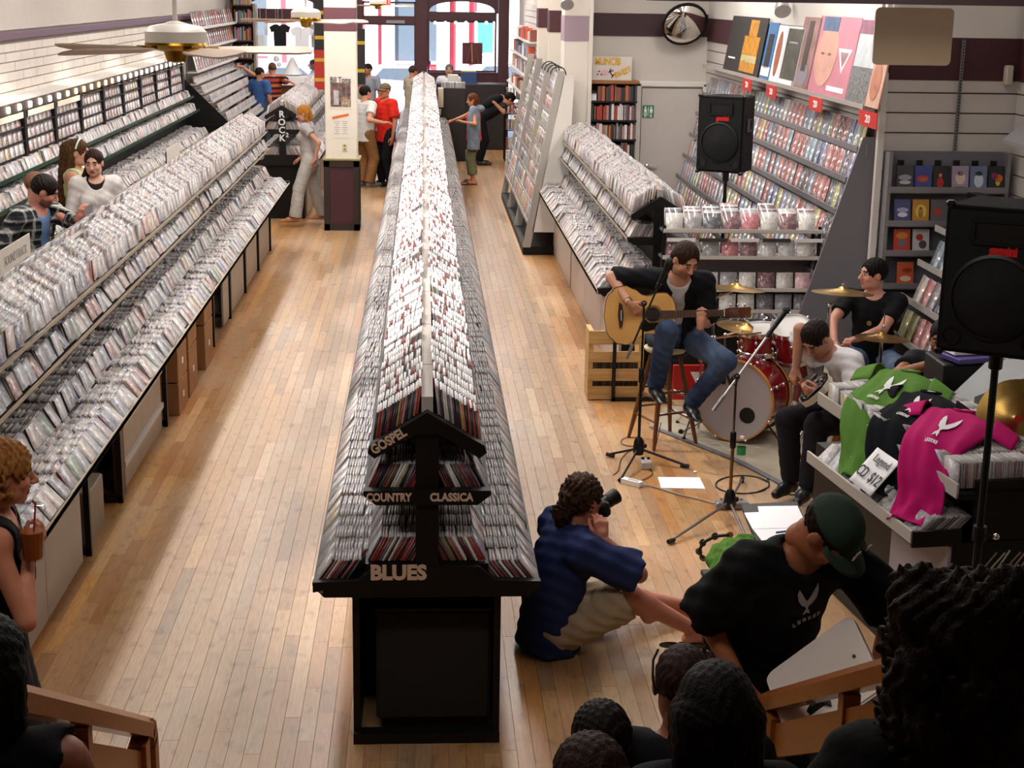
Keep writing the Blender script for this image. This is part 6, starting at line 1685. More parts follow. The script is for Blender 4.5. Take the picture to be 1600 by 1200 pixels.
# ---- photographer on the floor
ph = person('photographer sitting on the floor in blue shirt and khaki shorts', (.66, 7.42, .12), -80, 1.80, lean=6, hunch=15, twist=6,
       armR=(T_(942, 842, 7.28), (.3, -.2, -1), (-.12, .25, 1), (-.2, 1, .2), (.6, .7, .8, .9)), armL=(T_(921, 826, 7.62), (.2, .5, -1), (.1, .1, 1), (.3, -1, .2), (.6, .7, .8, .9)),
       legR=(T_(1086, 985, 7.42), (.1, -.15, 1), (.85, -.15, .25)), legL=(T_(1076, 948, 7.78), (.1, .1, 1), (.85, .1, .28)), head=(22, -12, -4), skin='c4806a',
       shirt=dict(col='26305a', sleeve=.92, hem=.062, inf=.034, loose=.022, fold=.008, name='blue_shirt'), pants=dict(col='b09a7c', len=.47, inf=.012, flare=.022, name='khaki_shorts', fold=.008), shoes='sandal',
       hair=dict(style='pony', col='3a2418', vol=1.08, ears=True, curl=.010, freq=.8, add=(('cap', (0, -.085, .01), (-.01, -.125, -.035), .04, .042), ('cap', (-.01, -.125, -.035), (-.015, -.12, -.095), .042, .03), ('ell', (0, -.03, .10), (.05, .06, .035)))), vox=.0095)
# sunglasses-strap and camera
t = thing('camera', 'black and silver film camera held to the photographer\'s eye', 'camera', T_(935, 800, 7.5))
cc = V3(*T_(936, 792, 7.50)); fd = unit(V3(.74, .52, .30)); rd = unit(np.cross(fd, V3(0, 0, 1))); ud = np.cross(rd, fd); Mc = frame(cc, rd, ud)
q = MB(); q.box((0, 0, 0), (.135, .05, .085), 0, Mc, bev=.012); q.box((.045, -.03 if False else 0, .0), (.03, .065, .07), 0, Mc, bev=.01); obj('camera_body', q, BLACKM, t)
q = MB(); q.prism([(-.03, 0), (.03, 0), (.018, .03), (-.018, .03)], -.02, .02, 0, Mc @ TR((0, 0, .042), 90)); q.box((-.045, 0, .048), (.03, .03, .012), 0, Mc); obj('prism_housing', q, CHROME, t)
q = MB(); Ml = frame(cc + fd * .025, rd, fd); q.lathe([(.032, 0), (.034, .03), (.038, .035), (.038, .07), (.041, .075), (.041, .10), (.034, .10), (.03, .09)], 20, 0, Ml); obj('lens', q, BLACK, t, smooth=True)
# ---- man in dark green cap at the merchandise
def cap_extra(i):
    cap_hat(i, '2f3d33')
    H, RH, s = i['H'], i['RH'], i['s']
    for x, y, z, m_ in ((-.03, .104, .085, LETTER), (.035, .102, .082, GREYPL), (.03, .108, .062, LETTER)):
        q = MB(); M = frame(H(x, y, z), RH[0], RH[1] * .9 + RH[2] * .4); q.prism([(-.016, -.008), (.016, -.008), (.012, .01), (0, .014), (-.012, .01)], 0, .004, 0, M); obj('cap_pin', q, m_, i['root'])
cm = person('man in dark green cap and black winged t-shirt looking down beside the handrail', (1.25, 5.20, .94), 200, 1.80, lean=15, hunch=18, fat=1.12,
       armR=((1.13, 4.98, .94), (-.25, .4, -1), (.5, -.6, -.5), (0, 0, -1), .5), armL=((1.62, 5.0, .93), (.9, .4, -.2), (.3, -.6, -.5), (0, 0, -1), .5), head=(26, 42, 0), skin='a0603e',
       shirt=dict(col='0c0c0e', sleeve=.95, hem=.09, inf=.022, loose=.026, fold=.008, name='black_t_shirt'), pants=dict(col='1a1a22'), shoes='1a1a1a', hair=dict(style='short', col='1a1210'), vox=.0105, extra=cap_extra)
lg = V3(*T_(1284, 978, 4.75)); n_ = unit(V3(0, 0, HCAM) - lg) * .6 + cm['fS'] * .4
M = frame(lg, (1, 0, .10), n_)
decal(cm['shirt'], [[(x * .47, y * .47) for x, y in pl] for pl in WING] , M, mat('print_grey', 'bab2b2', .8), cm['root'], 'winged_emblem', .004)
decal(cm['shirt'], wordmark(.125, y=-.052, hgt=.017, arc=.003), M @ TR(rz=10), mat('print_grey', 'bab2b2', .8), cm['root'], 'emblem_lettering', .004)
# ---- woman with the cup at the left edge
wc = person('woman in black top holding a plastic cup, cut off by the left edge', (-1.585, 5.36, .93), -76, 1.74, sex='f', lean=2, hunch=6, head=(6, 4, 0),
       armR=(T_(44, 862, 5.28), (-.3, -.9, -.6), (.55, .25, .75), (-.6, .5, .4), .75), armL=((-1.62, 5.62, .80), None, None, None, .4), skin='bd7a5c', lips='b0504a',
       shirt=dict(col='0c0b0d', sleeve=.0, hem=.06, inf=.010, vneck=.03, name='black_top'), pants=dict(col='2a2724', inf=.03, flare=.05, name='long_skirt_trousers'), shoes='1a1616',
       hair=dict(style='bob', col='8a5a2c', vol=1.10, curl=.006, add=(('cap', (-.065, -.03, .02), (-.075, .0, -.05), .04, .03), ('cap', (.065, -.03, .02), (.075, .0, -.05), .04, .03), ('cap', (0, -.07, .02), (0, -.08, -.06), .055, .04))), vox=.0105)
c = V3(*T_(50, 838, 5.22)); t = thing('plastic_cup', 'clear plastic cup of iced brown drink in the woman\'s hand', 'cup', c - V3(0, 0, .06))
q = MB(); q.lathe([(.034, -.085), (.050, .10), (.052, .104)], 20, 0, Matrix.Translation(c), caps=False); q.lathe([(.0, -.085), (.034, -.085)], 20, 0, Matrix.Translation(c), caps=False); obj('cup', q, glass_mat('cup_plastic', (.93, .93, .95)), t, smooth=True)
q = MB(); q.lathe([(.0, -.08), (.032, -.08), (.040, .02), (.0, .02)], 20, 0, Matrix.Translation(c), caps=False); obj('drink', q, mat('iced_tea', '9a4a18', .15), t, smooth=True)
q = MB(); q.lathe([(.053, .10), (.054, .108), (.048, .116), (.012, .12), (.0, .12)], 20, 0, Matrix.Translation(c), caps=False); obj('lid', q, glass_mat('lid_plastic', (.85, .85, .87)), t, smooth=True)
q = MB(); q.tube([c + V3(.0, 0, -.05), c + V3(.02, 0, .13)], .004, 6); obj('straw', q, mat('straw_red', 'b83a30', .4), t)
# ---- shoppers in the left aisle
def hold_case(i):
    q = MB(); M = frame(V3(*T_(139, 333, 12.45)), (.5, -.6, .25), (.4, -.2, .8)); q.box((0, 0, 0), (.142, .01, .125), 0, M); o = obj('jewel_case', q, mat('case_grey', '8a888c', .2)); tag(o, 'disc case held by the plaid-shirted man', 'compact disc')
person('heavy man in black and white plaid shirt reading a disc case', (-3.28, 12.95, .98), -118, 1.84, fat=1.32, lean=3, hunch=14, head=(34, 22, 0), skin='c08270', beard=('3a241c', .75), armL=(T_(130, 345, 12.55), (.2, -.2, -1), (.35, -.1, .9), (.3, .3, .6), .6), armR=((-3.3, 12.55, 1.0), None, None, None, .5),
       shirt=dict(col=plaid('3a3c40', '121316', 'b8b6b2'), sleeve=1.85, hem=.12, inf=.02, vneck=.05, under='6a86b0', open=True, name='plaid_shirt'), pants=dict(col='23283a'), shoes='2a2422', hair=dict(style='short', col='1a110e', vol=1.05), vox=.0115, extra=hold_case)
person('person with cropped brown hair half hidden behind the plaid-shirted man', (-3.42, 13.75, .93), -80, 1.74, head=(10, 4, 0), skin='b88a74', shirt=dict(col='b8b2b0', sleeve=.6), pants=dict(col='3a3c48'), hair=dict(style='buzz', col='6a4a38'), vox=.014)
def headband(i):
    q = MB(); H = i['H']; q.tube([H(math.cos(a) * .088, -.005 + .02 * math.sin(a), .036 + math.sin(a) * .096) for a in np.linspace(.1, math.pi - .1, 14)], .009 * i['s'], 6); obj('headband', q, mat('headband_mint', 'c8d8c8', .6), i['root'], smooth=True)
person('tall girl with very long brown hair and a pale headband', (-3.40, 15.35, 1.00), -92, 1.88, sex='f', head=(0, 4, 0), skin='c08a72', shirt=dict(col='b4bc8c', sleeve=0, hem=.10, name='green_dress_top'), pants=dict(col='a8b080', len=.45, flare=.05, name='skirt'), shoes='8a6a50',
       hair=dict(style='long', col='4a3018', vol=1.06, curl=.006, add=(('capw', (0, -.09, .03), (-.04, -.02, -.50), .075, .085), ('capw', (-.06, -.06, .02), (-.05, -.04, -.44), .05, .06), ('capw', (.06, -.06, .02), (-.05, .04, -.44), .05, .06))), vox=.012, extra=headband)
person('girl with a dark braid in a white zipped jacket', (-3.13, 14.95, .98), -168, 1.82, sex='f', head=(-14, 12, 0), skin='d0a088', lips='a84a4a', shirt=dict(col='d9d2cf', sleeve=1.8, hem=.12, inf=.018, vneck=.05, under='2a1c1e', name='white_jacket'), pants=dict(col='cfcac8'), shoes='c8c0b8',
       hair=dict(style='braid', col='2c1a14', vol=1.03, line=.095, add=(('cap', (.05, -.04, -.03), (.085, .03, -.12), .035, .03), ('capw', (.085, .03, -.12), (.05, -.03, -.10), .028, .03), ('capw', (.085, .03, -.18), (.07, -.05, -.16), .028, .02))), vox=.011)
# ---- far shoppers
person('blonde woman in grey t-shirt and pale trousers browsing beside the column', (-1.62, 22.3, .95), 84, 1.70, sex='f', lean=4, head=(8, 14, 0), skin='c89078', armR=(T_(468, 252, 22.7), (.3, .5, -.6), (-.8, .1, -.4), (0, 0, -1), .4), armL=(T_(492, 250, 22.05), (.6, -.3, -.6), (-.5, .1, -.6), (0, 0, -1), .5),
       legL=((-1.84, 22.15, .10), (-1, 0, .2), (-1, 0, -.15)), legR=((-1.45, 22.5, .12), (-1, 0, .2), (-1, 0, -.2)), shirt=dict(col='a8a4a4', sleeve=.42, hem=.06, name='grey_t_shirt'), pants=dict(col='b2afa8', inf=.014, flare=.03), shoes='b87850',
       hair=dict(style='bob', col='a8702c', vol=1.08, add=(('cap', (-.06, -.04, .0), (-.07, -.02, -.08), .04, .03), ('cap', (.06, -.04, .0), (.07, -.02, -.08), .04, .03), ('cap', (0, -.08, .0), (0, -.08, -.09), .05, .04))), vox=.014)
person('man in white t-shirt and brown trousers seen from behind talking', (-1.0, 26.9, .93), -48, 1.76, armR=(T_(600, 192, 26.6), (.2, -.6, -.8), (.9, .1, .1), (0, 0, -1), .5), skin='c8906f', shirt=dict(col='d2d0cc', sleeve=.6, hem=.08, inf=.02, name='white_t_shirt'), pants=dict(col='8a6038', inf=.02, flare=.02), shoes='8a8888', hair=dict(style='short', col='1c1412', vol=1.06), vox=.015)
person('man in bright red t-shirt, black trousers and flat cap', (-.64, 27.05, .95), 128, 1.78, head=(10, 0, 0), skin='b87858', shirt=dict(col='d02a1c', sleeve=.75, hem=.10, inf=.022, loose=.02, name='red_t_shirt'), pants=dict(col='16161a', inf=.018), shoes='121212', hair=dict(style='buzz', col='2a1c14'), vox=.015, extra=lambda i: cap_hat(i, '6a5a44', flatcap=True))
def jacket(i):
    q = SDF(); sh = i['shL']; u_ = i['up']; q.cap(sh + u_ * .02, sh - u_ * .30, .085, .12, k=.02); q.cap(sh - u_ * .1, sh - u_ * .66, .10, .11, cut=2, k=.04); q.ell(i['neckb'] - i['fS'] * .06, np.eye(3), (.13, .09, .07), k=.04)
    Vq, Fq = q.mesh(.016, .03, lambda X, Y, Z: .008 * np.sin(X * 50) * np.sin(Y * 60)); raw_obj('denim_jacket', Vq, Fq, DENIM, i['root'], np.tile(lin('76828e'), (len(Vq), 1)))
    q = MB(); c = sh - u_ * .62; q.box(tuple(c), (.16, .1, .16), bev=.02); obj('handbag', q, mat('bag_brown', '4a2c1c', .5), i['root'])
person('woman in pink top and olive trousers reaching across the central island', (.90, 27.4, .86), 86, 1.60, sex='f', fat=1.1, head=(10, 8, 0), skin='bd805f', armR=(T_(694, 194, 27.9), (.1, .6, -.6), (-1, .1, -.2), (0, 0, -1), .3), armL=(T_(722, 190, 27.1), (.6, -.6, -.6), (-.7, .5, .2), (0, 0, -1), .4), shirt=dict(col='c03a52', sleeve=.2, hem=.05, name='pink_top'),
       pants=dict(col='6a6a4c', len=.86, inf=.018, flare=.02), shoes='sandal', hair=dict(style='bob', col='5a2c14', vol=1.12, add=(('cap', (-.06, -.05, .0), (-.07, -.03, -.09), .045, .035), ('cap', (.06, -.05, .0), (.07, -.03, -.09), .045, .035), ('cap', (0, -.08, .0), (0, -.085, -.10), .055, .045))), vox=.014, extra=jacket)
def backpack(i):
    q = SDF(); c = i['chest'] - i['fS'] * .15; q.ell(c, np.array([i['rS'], i['fS'], i['up']]), (.15, .12, .24)); Vq, Fq = q.mesh(.018); raw_obj('backpack', Vq, Fq, CLOTH, i['root'], np.tile(lin('121214'), (len(Vq), 1)))
person('man with black backpack bending over a table of goods', (1.12, 30.6, .93), -82, 1.78, lean=62, head=(0, 20, 0), skin='b07a5c', armR=(T_(772, 160, 30.2), (.5, -.5, -.6), (.8, 0, -.5), (0, 0, -1), .4), armL=(T_(785, 150, 30.9), (.5, .5, -.6), (.8, 0, -.5), (0, 0, -1), .4), shirt=dict(col='121318', sleeve=.7, hem=.08), pants=dict(col='101014'), shoes='2a1c18', hair=dict(style='short', col='140f0e', vol=1.1), vox=.016, extra=backpack)
person('man in beige t-shirt standing past the far end of the central island', (-.24, 34.3, .93), -60, 1.78, head=(10, 10, 0), skin='b87e62', shirt=dict(col='b0a690', sleeve=.65, hem=.09, inf=.02), pants=dict(col='8a8878'), shoes='3a3a3a', hair=dict(style='short', col='3a2a1e'), vox=.017)
person('shop clerk in white shirt behind the counter', (.58, 34.75, .95), 178, 1.78, skin='b88a74', shirt=dict(col='dcdce0', sleeve=.8, hem=.05, inf=.018), pants=dict(col='2a2a30'), shoes='1a1a1a', hair=dict(style='short', col='6a6058', vol=1.04), vox=.017)
person('boy in blue t-shirt seen from behind at the stepped rack', (-3.42, 33.0, .93), -35, 1.74, head=(-20, 0, 0), skin='b8806a', shirt=dict(col='3c5c92', sleeve=.7, hem=.1, inf=.018), pants=dict(col='4a5058'), shoes='2a2a2a', hair=dict(style='short', col='1c1614'), vox=.016)
person('man in red and black striped shirt pointing at a bookcase', (-3.2, 33.6, .97), 20, 1.84, skin='c08670', armL=(T_(378, 104, 33.2), (0, 0, -1), (-1, 0, .1), (0, 0, -1), .3), armR=(T_(455, 128, 33.0), (.3, -.3, -1), (.8, -.2, -.3), (0, 0, -1), .4), shirt=dict(col=stripes(('a83a2c', '2a1c20', 'c4683a', '3a2024'), .055), sleeve=.75, hem=.09, inf=.02, name='striped_shirt'), pants=dict(col='3a4458'), shoes='2a2a2a', hair=dict(style='buzz', col='5a4030'), vox=.016)
person('man in grey t-shirt just inside the glass front door', (-1.2, 34.6, .94), 160, 1.80, head=(-30, 0, 0), skin='a06c54', shirt=dict(col='8a8e98', sleeve=.7, hem=.09), pants=dict(col='3a3e4a'), shoes='2a2a2a', hair=dict(style='short', col='1c1412'), vox=.017)
person('man in dark cap partly hidden by the column', (-1.27, 31.2, .92), 150, 1.72, head=(-20, 5, 0), skin='b07c62', shirt=dict(col='9a8a7a', sleeve=.7, hem=.09), pants=dict(col='3a3a3a'), shoes='2a2a2a', hair=dict(style='buzz', col='1c1412'), vox=.017, extra=lambda i: cap_hat(i, '1a2030'))
person('woman with long dark hair outside the left shop window', (-2.6, 37.6, .92), 100, 1.72, sex='f', skin='b07a66', shirt=dict(col='9aaab4', sleeve=.6, hem=.08), pants=dict(col='3a4050'), shoes='2a2a2a', hair=dict(style='long', col='2a1a18', vol=1.06, add=(('capw', (0, -.09, .02), (.02, 0, -.3), .06, .06),)), vox=.018)
# ---- heads of people sitting on the stairs
def sitter(label, px, py, Y, h, hair, shirtc, skin='9a6a4e', hy=0, extra=None, sex='m', vox=.012, up_=.0, slv=.7):
    top = at(px, py, Y); H_ = .465 * h; z = top.z - H_
    P_ = (top.x, Y - .02, z)
    st = z - .09
    kz = max(st - .34, .08)
    return person(label, P_, 0, h, lean=4, hunch=6, sex=sex, head=(hy, 4, 0), skin=skin, legL=((top.x - .12, Y + .5, kz), (0, .6, 1), (0, 1, 0)), legR=((top.x + .12, Y + .5, kz), (0, .6, 1), (0, 1, 0)), armL=((top.x - .16, Y + .32, z + .12), (-.8, -.2, -.6), (.3, .9, 0), (0, 0, -1), .4), armR=((top.x + .16, Y + .32, z + .12), (.8, -.2, -.6), (-.3, .9, 0), (0, 0, -1), .4),
                  shirt=dict(col=shirtc, sleeve=slv, hem=.06, inf=.018), pants=dict(col='1e2230'), shoes='1a1a1a', hair=hair, vox=vox, extra=extra, base=max(kz - .07, 0))
def shades(i):
    H, s = i['H'], i['s']
    q = MB(); 
    for sg in (-1, 1):
        M = frame(H(sg * .036, .055, .098), i['RH'][0], i['RH'][1] * .6 + i['RH'][2] * .8); q.prism([(math.cos(a) * .033, math.sin(a) * .022) for a in np.linspace(0, 2 * math.pi, 16)[:-1]], 0, .004, 0, M)
        q.tube([H(sg * .070, .045, .088), H(sg * .086, .0, .070), H(sg * .088, -.04, .03), H(sg * .080, -.07, -.01)], .004, 6)
    q.tube([H(-.01, .062, .104), H(.01, .062, .104)], .005, 6); obj('sunglasses', q, mat('shades_black', '0c0c0e', .15), i['root'], smooth=True)
    o = bpy.data.objects.get('sunglasses')
sitter('man with cropped hair wearing sunglasses pushed up on his head', 1076, 1016, 4.15, 1.80, dict(style='buzz', col='2c1a12'), '15151a', '8a5238', hy=-6, extra=shades)
sitter('person with smooth black bobbed hair seen from behind on the stairs', 1132, 1052, 3.45, 1.76, dict(style='bob', col='0f0b0b', vol=1.16, ears=False, curl=.003, add=(('cap', (-.05, -.05, .0), (-.06, -.05, -.11), .07, .055), ('cap', (.05, -.05, .0), (.06, -.05, -.11), .07, .055), ('cap', (0, -.075, .0), (0, -.08, -.12), .07, .06), ('cap', (-.07, .0, .0), (-.075, .02, -.09), .05, .04), ('cap', (.07, .0, .0), (.075, .02, -.09), .05, .04))), '121216', sex='f')
sitter('small dark-haired head at the bottom of the stairs', 946, 1110, 4.05, 1.70, dict(style='short', col='17100e', vol=1.06, curl=.005), '1a1a22')
sitter('person with brown hair at the bottom edge, nearest on the stairs', 930, 1166, 3.30, 1.74, dict(style='bob', col='2c1a12', vol=1.12, ears=False, curl=.004, add=(('cap', (-.06, -.05, .0), (-.065, -.05, -.10), .06, .05), ('cap', (.06, -.05, .0), (.065, -.05, -.10), .06, .05), ('cap', (0, -.08, .0), (0, -.08, -.10), .06, .05))), '20202a', sex='f')
cadd = []
for k in range(26):
    a_ = k * 2.399; zz = .10 - .26 * (k / 26); r_ = .072 + .022 * math.sin(k * 1.7) + .05 * (k / 26)
    cadd.append(('ell', (r_ * math.cos(a_), -.03 + r_ * .9 * math.sin(a_), zz), (.045, .045, .055)))
cadd += [('capw', (-.07, -.05, -.05), (-.04, -.02, -.26), .065, .075), ('capw', (.07, -.05, -.05), (.04, -.02, -.26), .065, .075), ('capw', (0, -.08, -.05), (0, -.03, -.28), .075, .08)]
sitter('person with big dark curly hair at the lower right corner', 1538, 918, 2.45, 1.84, dict(style='curly', col='20120c', vol=1.18, ears=False, curl=.009, freq=.75, add=tuple(cadd)), '121214', sex='f', vox=.012)
sitter('person with black hair and bare shoulder in a strap top at the lower left corner', -48, 972, 3.0, 1.72, dict(style='long', col='0d0a0a', vol=1.08, ears=False, add=(('capw', (0, -.08, .0), (0, -.02, -.2), .06, .06), ('cap', (-.055, -.05, .0), (-.06, -.05, -.10), .045, .04), ('cap', (.055, -.05, .0), (.06, -.05, -.10), .045, .04))), '0c0b0d', skin='8a4e38', sex='f', slv=0)
# ================================================================== STAIRS AND HANDRAILS (foreground)
STEP = mat('stair_wood', '8a5a2e', .5, var=.2, scale=5)
t = thing('staircase', 'wooden stairs leading up out of the frame', 'stairs', (.13, 3.4, 0)); t['kind'] = 'structure'; del t['category']
for k in range(12):
    y = 4.85 - .31 * k; z = .17 * (k + 1)
    q = MB(); q.box((.13, y - .17, z / 2 - .012), (2.1, .30, z - .024)); q.box((.13, y - .155, z - .012), (2.12, .34, .024)); obj('step', q, STEP, t)
def rail(X, ya, za_, yb, zb_, label, inner):
    t = thing('handrail', label, 'handrail', (X, (ya + yb) / 2, 0))
    q = MB(); d = Vector((0, yb - ya, zb_ - za_)); M = frame((X, (ya + yb) / 2, (za_ + zb_) / 2), d, (0, 0, 1)); L = d.length
    prof = [(-.035, -.03), (.035, -.03), (.038, .015), (.026, .034), (-.026, .034), (-.038, .015)]
    q.prism(prof, -L / 2, L / 2, 0, M @ Matrix(((0, 0, 1, 0), (1, 0, 0, 0), (0, 1, 0, 0), (0, 0, 0, 1))))
    # turned-down nose at the bottom end
    pts = [Vector((X, yb, zb_)), Vector((X, yb + .045, zb_ - .03)), Vector((X, yb + .065, zb_ - .08)), Vector((X, yb + .065, zb_ - .22))]
    for a, b in zip(pts, pts[1:]): q.bar(a - (b - a).normalized() * .012, b, .072, .06)
    obj('rail', q, WOODH, t)
    q = MB(); off = Vector((0, 0, -.135)); q.bar(Vector((X, ya, za_)) + off, Vector((X, yb - .03, zb_)) + off, .03, .11); obj('lower_board', q, WOODH, t)
    q = MB(); q.bar((X, yb - .06, 0), (X, yb - .06, zb_ - .02), .06, .07); obj('post', q, WOODH, t)
    for f in (.33, .66, .97):
        y = yb + (ya - yb) * f; z = zb_ + (za_ - zb_) * f; q = MB(); q.bar((X, y, z - .9), (X, y, z - .03), .05, .05); obj('post', q, WOODH, t)
    q = MB(); q.bar(Vector((X, ya, za_ - .75)), Vector((X, yb - .08, zb_ - .75)), .03, .1); obj('base_board', q, WOODH, t)
rail(-.93, 2.2, 2.32, 4.72, .92, 'left wooden handrail of the stairs with a rounded end', 1)
rail(1.21, 2.2, 2.40, 4.80, .95, 'right wooden handrail running up behind the curly-haired person', -1)
# glossy white panel standing by the rail
A = [at(1187, 1078, 4.90), at(1322, 980, 4.86), at(1392, 1052, 4.50)]
t = thing('plastic_cover', 'glossy white plastic cover leaning behind the right handrail', 'cover', (A[1].x, 4.8, 0))
D = A[0] + (A[2] - A[1]); u = (A[1] - A[0]); v = (A[2] - A[1]); M = frame((A[0] + A[1] + A[2] + D) / 4 - Vector((0, 0, 0)), u, u.cross(v) * (1 if u.cross(v).z > 0 else -1))
lx, ly = u.length, v.length * 1.25
pl = []; r_ = .035
for sx, sy, a0 in ((1, 1, 0), (-1, 1, 90), (-1, -1, 180), (1, -1, 270)):
    for k in range(6): an = math.radians(a0 + k * 18); pl.append((sx * (lx / 2 - r_) + r_ * math.cos(an), sy * (ly / 2 - r_) + r_ * math.sin(an)))
q = MB(); q.prism(pl, -.025, 0, 0, M); q.prism([(x * .97, y * .97) for x, y in pl], 0, .006, 0, M); obj('shell', q, mat('gloss_white', 'eadcd2', .12, coat=.6), t)
q = MB(); q.lathe([(.006, 0), (.006, .008)], 10, 0, M @ Matrix.Translation((lx / 2 - .05, 0, .006))); q.prism([(-.06, -.03), (.0, -.03), (.02, -.06), (.03, .03), (-.03, .0)], .006, .03, 1, M @ Matrix.Translation((-.02, -ly * .2, 0))); obj('clip', q, [mat('hole_grey', '5a5450', .5), BLACK], t)
q = MB(); c = (A[0] + A[2]) / 2; q.box((c.x + .06, c.y + .02, (c.z - .16) / 2), (.12, .16, c.z - .16), 0, bev=.01); obj('stand', q, BLACK, t)

# ================================================================== SPEAKERS
GRILL = mat('grill_black', '0b0b0c', .6, spec=.3, bump=.4, bscale=300); CARPET = mat('speaker_carpet', '0b0b0c', .9, spec=.2, bump=.5, bscale=220)
def speaker(c, yaw, w_, d, h, label, polelabel, zfloor=0.0, tilt=0):
    """trapezoid cabinet; c = centre of the bottom, front looks along yaw"""
    t = thing('loudspeaker', label, 'loudspeaker', c)
    M = Matrix.Translation(c) @ TR(rz=yaw) @ TR(rx=tilt)
    q = MB(); q.prism([(-w_ / 2, -d / 2), (w_ / 2, -d / 2), (w_ * .40, d / 2), (-w_ * .40, d / 2)], 0, h, 0, M); o = obj('cabinet', q, CARPET, t); b = o.modifiers.new('bev', 'BEVEL'); b.width = .012; b.segments = 2
    F = M @ Matrix.Translation((0, -d / 2, 0)) @ TR(rx=90)      # local XY on the front
    q = MB(); q.prism([(-w_ * .46, .02), (w_ * .46, .02), (w_ * .46, h - .02), (-w_ * .46, h - .02)], .0, .006, 0, F); obj('baffle', q, mat('baffle_black', '0d0d0e', .6, spec=.3), t)
    q = MB(); FW = F @ Matrix.Translation((0, h * .40, .006)); q.lathe([(w_ * .40, 0), (w_ * .41, .012), (w_ * .38, .016), (w_ * .37, .006)], 36, 0, FW, caps=False); q.lathe([(w_ * .37, .008), (w_ * .2, .022), (0, .028)], 36, 1, FW, caps=False); obj('woofer_grille', q, [BLACKM, GRILL], t, smooth=True)
    q = MB(); FH = F @ Matrix.Translation((0, h * .84, .006))
    for s in (-1, 1): q.box((s * w_ * .24, 0, .005), (.02, h * .15, .014), 0, FH); q.box((0, s * h * .075, .005), (w_ * .5, .02, .014), 0, FH)
    q.box((0, 0, .0), (w_ * .44, h * .13, .004), 1, FH); obj('horn', q, [BLACKM, mat('horn_dark', '060606', .4)], t)
    for s in (-1, 1):
        q = MB(); q.lathe([(.038, 0), (.042, .008), (.032, .008), (.030, -.0)], 16, 0, F @ Matrix.Translation((s * w_ * .36, h * .12, .006)), caps=False); q.lathe([(.03, .001), (0, .001)], 16, 1, F @ Matrix.Translation((s * w_ * .36, h * .12, .006)), caps=False); obj('port', q, [BLACKM, mat('horn_dark', '060606', .4)], t)
    letters('gemini', F @ Matrix.Translation((w_ * .05, h * .715, .008)), h * .085, mat('logo_red', 'c01a1c', .4, emit='c01a1c', es=.08), t, bold=.004, font_sx=.8)
    # side handle
    for s in (1, -1):
        q = MB(); a = math.atan2(w_ * .1, d); S_ = M @ Matrix.Translation((s * w_ * .455, 0, h * .62)) @ TR(rz=s * math.degrees(a)) 
        for k in (-1, 1): q.box((0, k * .075, 0), (.012, .012, .1), 0, S_); q.box((0, 0, k * .05), (.012, .16, .012), 0, S_)
        q.box((-.004 * s, 0, 0), (.006, .15, .09), 1, S_); obj('handle', q, [BLACKM, mat('horn_dark', '060606', .4)], t)
    for s in (-1, 1):
        for k in (0, 1):
            q = MB(); q.box((s * w_ * .47, -d / 2 + .015, k * h), (.04, .04, .03), 0, M, bev=.008); obj('corner_guard', q, BLACKM, t)
    s_ = thing('speaker_stand', polelabel, 'speaker stand', (c[0], c[1], zfloor))
    q = MB(); q.tube([(c[0], c[1], .12), (c[0], c[1], 1.0)], .019, 12); q.tube([(c[0], c[1], .95), (c[0], c[1], c[2])], .0165, 12); obj('pole', q, BLACKM, s_, smooth=True)
    q = MB(); q.lathe([(.03, 0), (.03, .07)], 14, 0, Matrix.Translation((c[0], c[1], .96))); q.tube([(c[0], c[1], .99), (c[0] + .06, c[1] - .03, .99)], .008, 6); obj('collar', q, BLACKM, s_)
    q = MB(); q.ball((c[0] + .065, c[1] - .032, .99), .016); obj('knob', q, CHROME, s_, smooth=True)
    q = MB(); q.lathe([(.024, -.08), (.03, -.075), (.03, 0), (.06, 0), (.06, .012)], 14, 0, Matrix.Translation((c[0], c[1], c[2] - .015))); obj('socket', q, BLACKM, s_)
    q = MB(); q.lathe([(.03, 0), (.03, .05)], 14, 0, Matrix.Translation((c[0], c[1], .55))); obj('collar', q, BLACKM, s_)
    for k in range(3):
        a = math.radians(30 + 120 * k); e = (c[0] + .5 * math.cos(a), c[1] + .5 * math.sin(a), .015); q = MB(); q.tube([(c[0], c[1], .58), e], .012, 8); m = (c[0] + .28 * math.cos(a), c[1] + .28 * math.sin(a), .26); q.tube([(c[0], c[1], .14), m], .008, 6); lg_ = obj('leg', q, BLACKM, s_)
        q = MB(); q.ball(e, .02); obj('rubber_foot', q, BLACK, lg_)
a, b = at(1110, 265, 13.5), at(1132, 268, 13.6)
speaker((2.70, 13.62, 1.80), -33, .43, .37, .66, 'black loudspeaker on a pole in front of the grey door and comics', 'black speaker pole rising behind the metal shelf')
c = at(1548, 556, 6.35)
speaker((2.485, 6.36, 1.845), -31, .45, .38, .63, 'big near black loudspeaker at the right edge', 'black pole stand of the near loudspeaker', tilt=0)

